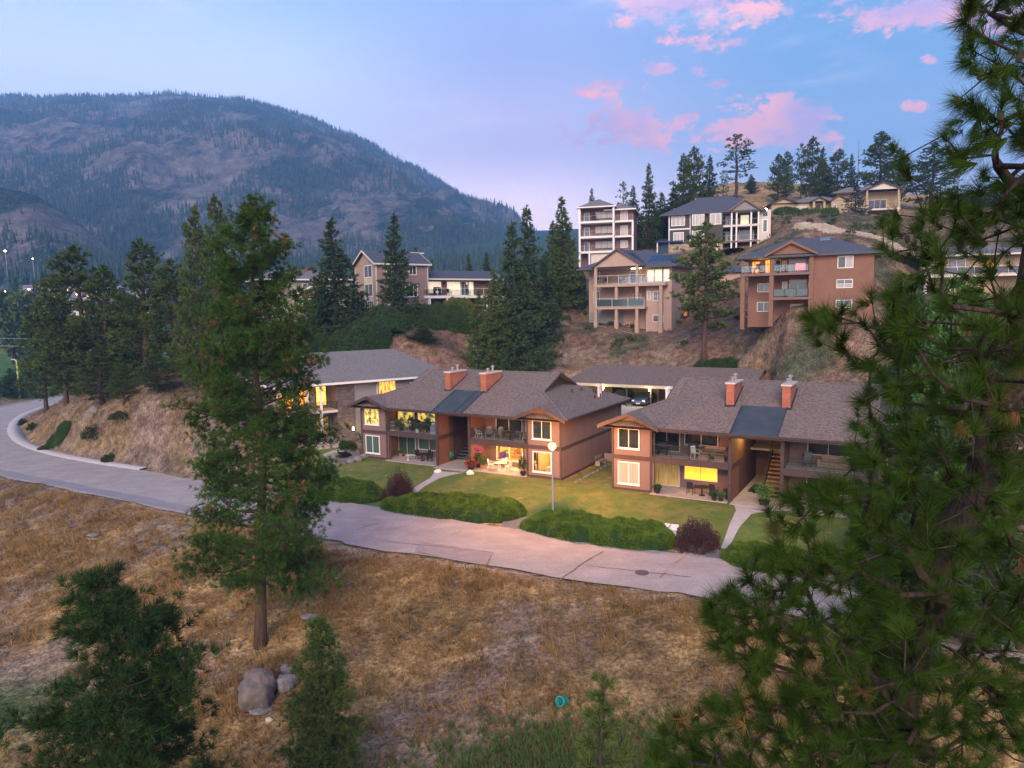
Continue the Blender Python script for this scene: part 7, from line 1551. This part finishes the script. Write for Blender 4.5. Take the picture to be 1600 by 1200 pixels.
for i, (s, v, lab) in enumerate([(3.9,-.1,'small dark potted plant at the bay corner of the right fourplex patio'),(8.4,-.2,'small flower pot at the outer edge of the right fourplex patio'),(8.9,-.15,'yellow flowering pot beside the brick pier of the right fourplex'),(9.2,.6,'leafy potted plant against the patio post of the right fourplex')]): potted('potted_plant', lab, wp(HB, s, v, PZ), .4+.15*(i == 3), leaf_d if i != 2 else leaf_w, bkpot, .2, None, 60+i)
potted('leafy_plant', 'large fresh green leafy plant in the stair passage of the right fourplex', wp(HB, 12.0, .2, PZ), 1.6, leaf_g, bkpot, .4, None, 66, 500)
basket('hanging basket of bright pink flowers at the left of the lit patio', wp(HA, 14.2, -.0, 2.05), pink, 70); basket('hanging basket of violet and pink flowers before the lit window', wp(HA, 16.9, -.0, 1.75), violet, 71)
# garden hose reel on the passage wall
hr = thing('hose_reel', 'green hose coiled on a reel on the passage wing wall', 'hose reel', wp(HA, 9.78, 1.9, .8), Y30); hr.rotation_euler = (0, PI/2, Y30)
link('coil', MB().lathe([(.14,0),(.30,.0),(.33,.06),(.30,.14),(.14,.14)], 16), M('green_hose'), hr); link('bracket', MB().box(-.08,.08,-.08,.08,-.05,.2), greyf, hr)
# air conditioners and bits along the side wall
for i, (s, v, sz, lab) in enumerate([(23.4,11.6,.8,'grey air conditioner nearest the back on the side path'),(23.5,9.3,.75,'grey air conditioner in the middle of the side path')]):
    ac = thing('air_conditioner', lab, 'air conditioner', wp(HA, s, v, .06), Y30); link('casing', MB().box(-.4,.4,-.4,.4,0,sz), M('beige_casing', (.22,.18,.16), .7), ac); link('fan_grille', MB().lathe([(.33,0),(.33,.04),(.05,.05)], 16, (0,0,sz)), blk, ac)
bn = thing('bench', 'grey wooden bench against the long side wall', 'bench', wp(HA, 23.45, 7.2, .05), rad(60)); 
for k in range(3): link('seat_plank', MB().box(-.8,.8,-.22+k*.15,-.10+k*.15,.42,.45), woodg, bn)
for k in range(2): link('back_plank', MB().box(-.8,.8,.24,.27,.6+k*.18,.74+k*.18), woodg, bn)
for s_ in (-.7,.7): link('leg', MB().box(s_-.04,s_+.04,-.2,.26,0,.418), woodg, bn)
rw = thing('retaining_edge', 'low stone edging along the side path between the fourplexes', 'edging', wp(HA, 24.2, 7, 0), Y30)
for i in range(14): link('stone', MB().blob((.0, -7+i*.95, .06), (.14,.44,.14), 6, 4, .15, i), rockg, rw)
# people-high things on the balconies up the hill
def hloc(H_, s, v, z): return H_.r.location + Matrix.Rotation(H_.r.rotation_euler.z, 3, 'Z') @ Vector((s, v, z))
for H_, s, v, z, lab in ((D1,-10.5,.7,7.52,'chair on the peach house upper deck, left end'),(D1,-7.6,.7,7.52,'chair on the peach house upper deck, middle'),(C1,13.3,.8,2.87,'dark chair on the long wing deck, between the wide windows'),(C1,17.0,.8,2.87,'dark chair on the long wing deck, right of the chair pair'),(E1,-12.6,.8,5.12,'dark chair on the terracotta house lit balcony'),(G1,-6.5,.6,4.72,'dark chair on the dark house upper deck')):
    place(mcb, lab, hloc(H_, s, v, z), H_.r.rotation_euler.z, 1.25)
for s, lab in ((12.9,'white chair on the lower deck of the long wing, left one'),(14.6,'white chair on the lower deck of the long wing, right one')): place(mc, lab, hloc(C1, s, -.4, -.04), C1.r.rotation_euler.z, 1.3)
g5 = copy_tree(g2b); g5.location = hloc(C1, 11.0, .7, 2.87); g5.rotation_euler = (0,0,C1.r.rotation_euler.z); g5['label'] = 'barbecue on the long wing deck beside the left window'; g5.scale = (1.5,1.5,1.3)
g6 = copy_tree(g2b); g6.location = hloc(F1, -7.8, .6, 8.59); g6['label'] = 'barbecue on the top deck of the tall balcony house'; g6.scale = (1.3,1.3,1.2)
tw = thing('towel', 'pink patterned towel hung over the terracotta house railing', 'towel', hloc(E1, -7.6, -.4, 5.2), E1.r.rotation_euler.z); link('cloth', MB().box(-.62,.5,-.03,.0,.1,.88), M('pink_towel', (.62,.18,.26), .9, c2=(.75,.5,.5), nsc=4), tw); link('fold', MB().box(-.62,.5,-.05,.06,.881,.92), M('pink_towel'), tw)
for k, (s, z, r) in enumerate(((-10.2,5.2,.3),(-13.0,5.15,.35),(-9.4,2.3,.35))):
    tb = copy_tree(rtb); tb.location = hloc(E1, s, .6, z-.08); tb['label'] = ('small table behind the terracotta house upper railing','dark table on the lit end of the terracotta house balcony','dark table on the terracotta house lower balcony')[k]; tb.scale = (1.2,1.2,1)
# orange kayaks under the terracotta house, orange tractor by the peach house
yelk = M('orange_kayak', (.75,.32,.06), .5)
for k, (px, py, lab) in enumerate(((1182,494,'upper of the two orange kayaks under the terracotta balcony'),(1184,499,'lower of the two orange kayaks under the terracotta balcony'))):
    p = gp(px, py, 60); ky = thing('kayak', lab, 'kayak', (p.x, p.y, p.z+.3+.35*(1-k)), rad(-20)); P = [(-1.7,0,.1),(-1.1,0,0),(0,0,-.03),(1.1,0,0),(1.7,0,.12)]
    link('hull', MB().tube(P, [.04,.22,.3,.22,.04], 8), yelk, ky); link('seat', MB().lathe([(.2,0),(.22,.05),(.12,.03)], 10, (0,0,.26)), blk, ky)
p = gp(1064,498, 60); tr_ = thing('garden_tractor', 'orange garden tractor parked beside the peach house', 'tractor', (p.x, p.y, p.z), rad(-20)); ty = M('black_tyre', (.02,.02,.02), .8)
orm = M('orange_paint', (.65,.22,.03), .45); link('hood', MB().prism([(-1.3,-.4,.5),(-.1,-.4,.5),(-.1,-.4,1.25),(-1.2,-.4,1.1)], (0,.8,0)), orm, tr_); link('seat', MB().box(.3,.8,-.3,.3,.8,1.0), blk, tr_); link('seat_back', MB().box(.8,.92,-.3,.3,1.0,1.5), blk, tr_); link('fender', MB().prism([(.2,-.75,.8),(1.1,-.75,.8),(1.0,-.75,1.15),(.35,-.75,1.15)], (0,1.5,0)), orm, tr_)
for x, r in ((-.9,.38),(.75,.6)):
    for y in (-.6,.6): w = link('wheel', MB().tube([(x,y-.12,r),(x,y+.12,r)], r, 14), ty, tr_); link('rim', MB().tube([(x,y-.13,r),(x,y+.13,r)], r*.5, 10), orm, w)
link('steering_wheel', MB().tube([(.05,0,1.2),(.2,0,1.45)], .03, 6), blk, tr_)
# path fence beside the peach house
ff = thing('rail_fence', 'dark rail fence on the slope left of the peach house', 'fence', tuple(gp(888,482,80))); o_ = Vector(ff.location); PF = [gp(px, py, 80) for px, py in ((872,478),(888,482),(906,487))]
for a, b in zip(PF[:-1], PF[1:]):
    for z in (.6,1.2): link('rail', MB().bar(a-o_+Vector((0,0,z)), b-o_+Vector((0,0,z)), .08), blk, ff)
for q in PF: link('post', MB().bar(q-o_, q-o_+Vector((0,0,1.3)), .1), blk, ff)
# ------------------------------------------------------------------ the two cars in the carport, nose out
def car(label, paint, loc, rz, suv=False):
    o = thing('parked_car', label, 'car', loc, rz); hh = 1.72 if suv else 1.45; n = 9
    prof = [(-2.25,.42),(-2.22,.72),(-2.0,.88),(-1.1,1.0),(-.45,hh-.06),(.2,hh),(1.3,hh-.04),(1.95,1.05 if not suv else 1.35),(2.2,.95),(2.25,.45)]
    bot = .26
    V = []; F = []
    ys = [-.92,-.86,-.6,0,.6,.86,.92]; tz = [-.10,0,.02,.04,.02,0,-.10]
    for (x, z) in prof:
        for y, d in zip(ys, tz):
            yy = y*(1.0 if z < 1.06 else .80); V.append((x*(1 if abs(y) < .9 else .985), yy, z+d*(1 if z > .5 else .3)))
    m = len(ys)
    for i in range(len(prof)-1):
        for k in range(m-1): F.append((i*m+k, i*m+k+1, (i+1)*m+k+1, (i+1)*m+k))
    o0 = len(V)
    for (x, z) in prof: V += [(x, -.92, bot), (x, .92, bot)]
    for i in range(len(prof)-1): F.append((i*m, (i+1)*m, o0+2*(i+1), o0+2*i)); F.append(((i+1)*m+m-1, i*m+m-1, o0+2*i+1, o0+2*(i+1)+1)); F.append((o0+2*i, o0+2*(i+1), o0+2*(i+1)+1, o0+2*i+1))
    F.append((0, *range(1, m), o0+1, o0)[::-1]); k0 = (len(prof)-1)*m; F.append((k0, *range(k0+1, k0+m), o0+2*len(prof)-1, o0+2*len(prof)-2))
    me = bpy.data.meshes.new('body'); me.from_pydata(V, [], F); me.update(); me.polygons.foreach_set('use_smooth', [True]*len(me.polygons)); link('body', me, paint, o)
    gl = M('car_glass', (.015,.02,.025), .05, spec=.9)
    link('windscreen', MB().slab([(-1.06,-.66,1.06),(-1.06,.66,1.06),(-.5,.62,hh-.05),(-.5,-.62,hh-.05)], .02), gl, o)
    for s_ in (-1, 1):
        link('side_window', MB().prism([(-.85,s_*.80,1.08),(1.5,s_*.80,1.08),(1.2,s_*.745,hh-.12),(-.38,s_*.745,hh-.12)], (0,s_*.02,0)), gl, o)
        link('headlight', MB().box(-2.27,-2.12,*sorted((s_*.5,s_*.84)),.62,.78), M('headlight_lens', (.7,.72,.75), .2), o); link('mirror', MB().blob((-.75,s_*1.0,1.08), (.1,.12,.08), 6, 4, .05, 1), paint, o)
        for x in (-1.4,1.4): w = link('wheel', MB().tube([(x,s_*.94-.11,.33),(x,s_*.94+.02,.33)], .33, 14), ty, o); link('rim', MB().tube([(x,s_*.94-.1,.33),(x,s_*.95+.02,.33)], .2, 10), greyf, w)
    link('grille', MB().box(-2.28,-2.2,-.42,.42,.48,.66), M('chrome', (.5,.5,.52), .25, metal=.9), o); link('bumper', MB().box(-2.31,-2.18,-.88,.88,.28,.44), paint, o); link('number_plate', MB().box(-2.325,-2.312,-.24,.24,.32,.43), whm, o); return o
def cpos(s, v, z=CAR_Z+.045): return Vector((CAR_O.x+s*UX+v*VX, CAR_O.y+s*UY+v*VY, z))
car('dark blue car with chrome grille parked in the carport, right one', M('dark_blue_paint', (.02,.03,.07), .25, spec=.8), cpos(8.9, 2.4), rad(-30)+PI/2, False)
car('black sport utility car parked in the carport, left one', M('black_paint', (.008,.008,.01), .25, spec=.8), cpos(5.9, 2.6), rad(-30)+PI/2, True)
# ------------------------------------------------------------------ valley street lamps
vl = []
for i, (px, py, Y, e, c) in enumerate([(8,392,560,700,(1,.35,.10)),(9,456,420,500,(1,.5,.2)),(5,462,400,900,(1,.4,.12)),(45,452,430,300,(1,.8,.6)),(51,404,540,250,(1,.85,.7)),(85,461,400,250,(1,.6,.15)),(120,460,400,220,(1,.8,.5)),(150,456,420,220,(1,.85,.2)),(168,449,420,220,(.9,1,.85))]):
    p = at(px, py, Y); gz = g1(p.x, p.y); o = thing('valley_lamp', 'lit %s street lamp among the valley houses, %s' % (('orange','pale orange','bright orange','white','white','amber','warm white','yellow','cold white')[i], ('highest at the left edge','upper of the left edge pair','lower of the left edge pair','below the dark town spruce','high in front of the woods','left of the tallest knoll pine','just behind the tallest knoll pine','between knoll pines','beside the bright town roofs')[i]), 'street lamp', (p.x, p.y, gz))
    h_ = max(3, p.z-gz); link('pole', MB().tube([(0,0,-1),(0,0,h_-.4)], .15, 5), galv, o); r_ = 1.15 if e > 400 else .75
    link('lamp_head', MB().lathe([(.1,-r_*.6),(r_,0),(.1,r_*.6)], 8, (0,0,h_)), M('valley_bulb_%d' % i, c, .5, emit=e/40), o)
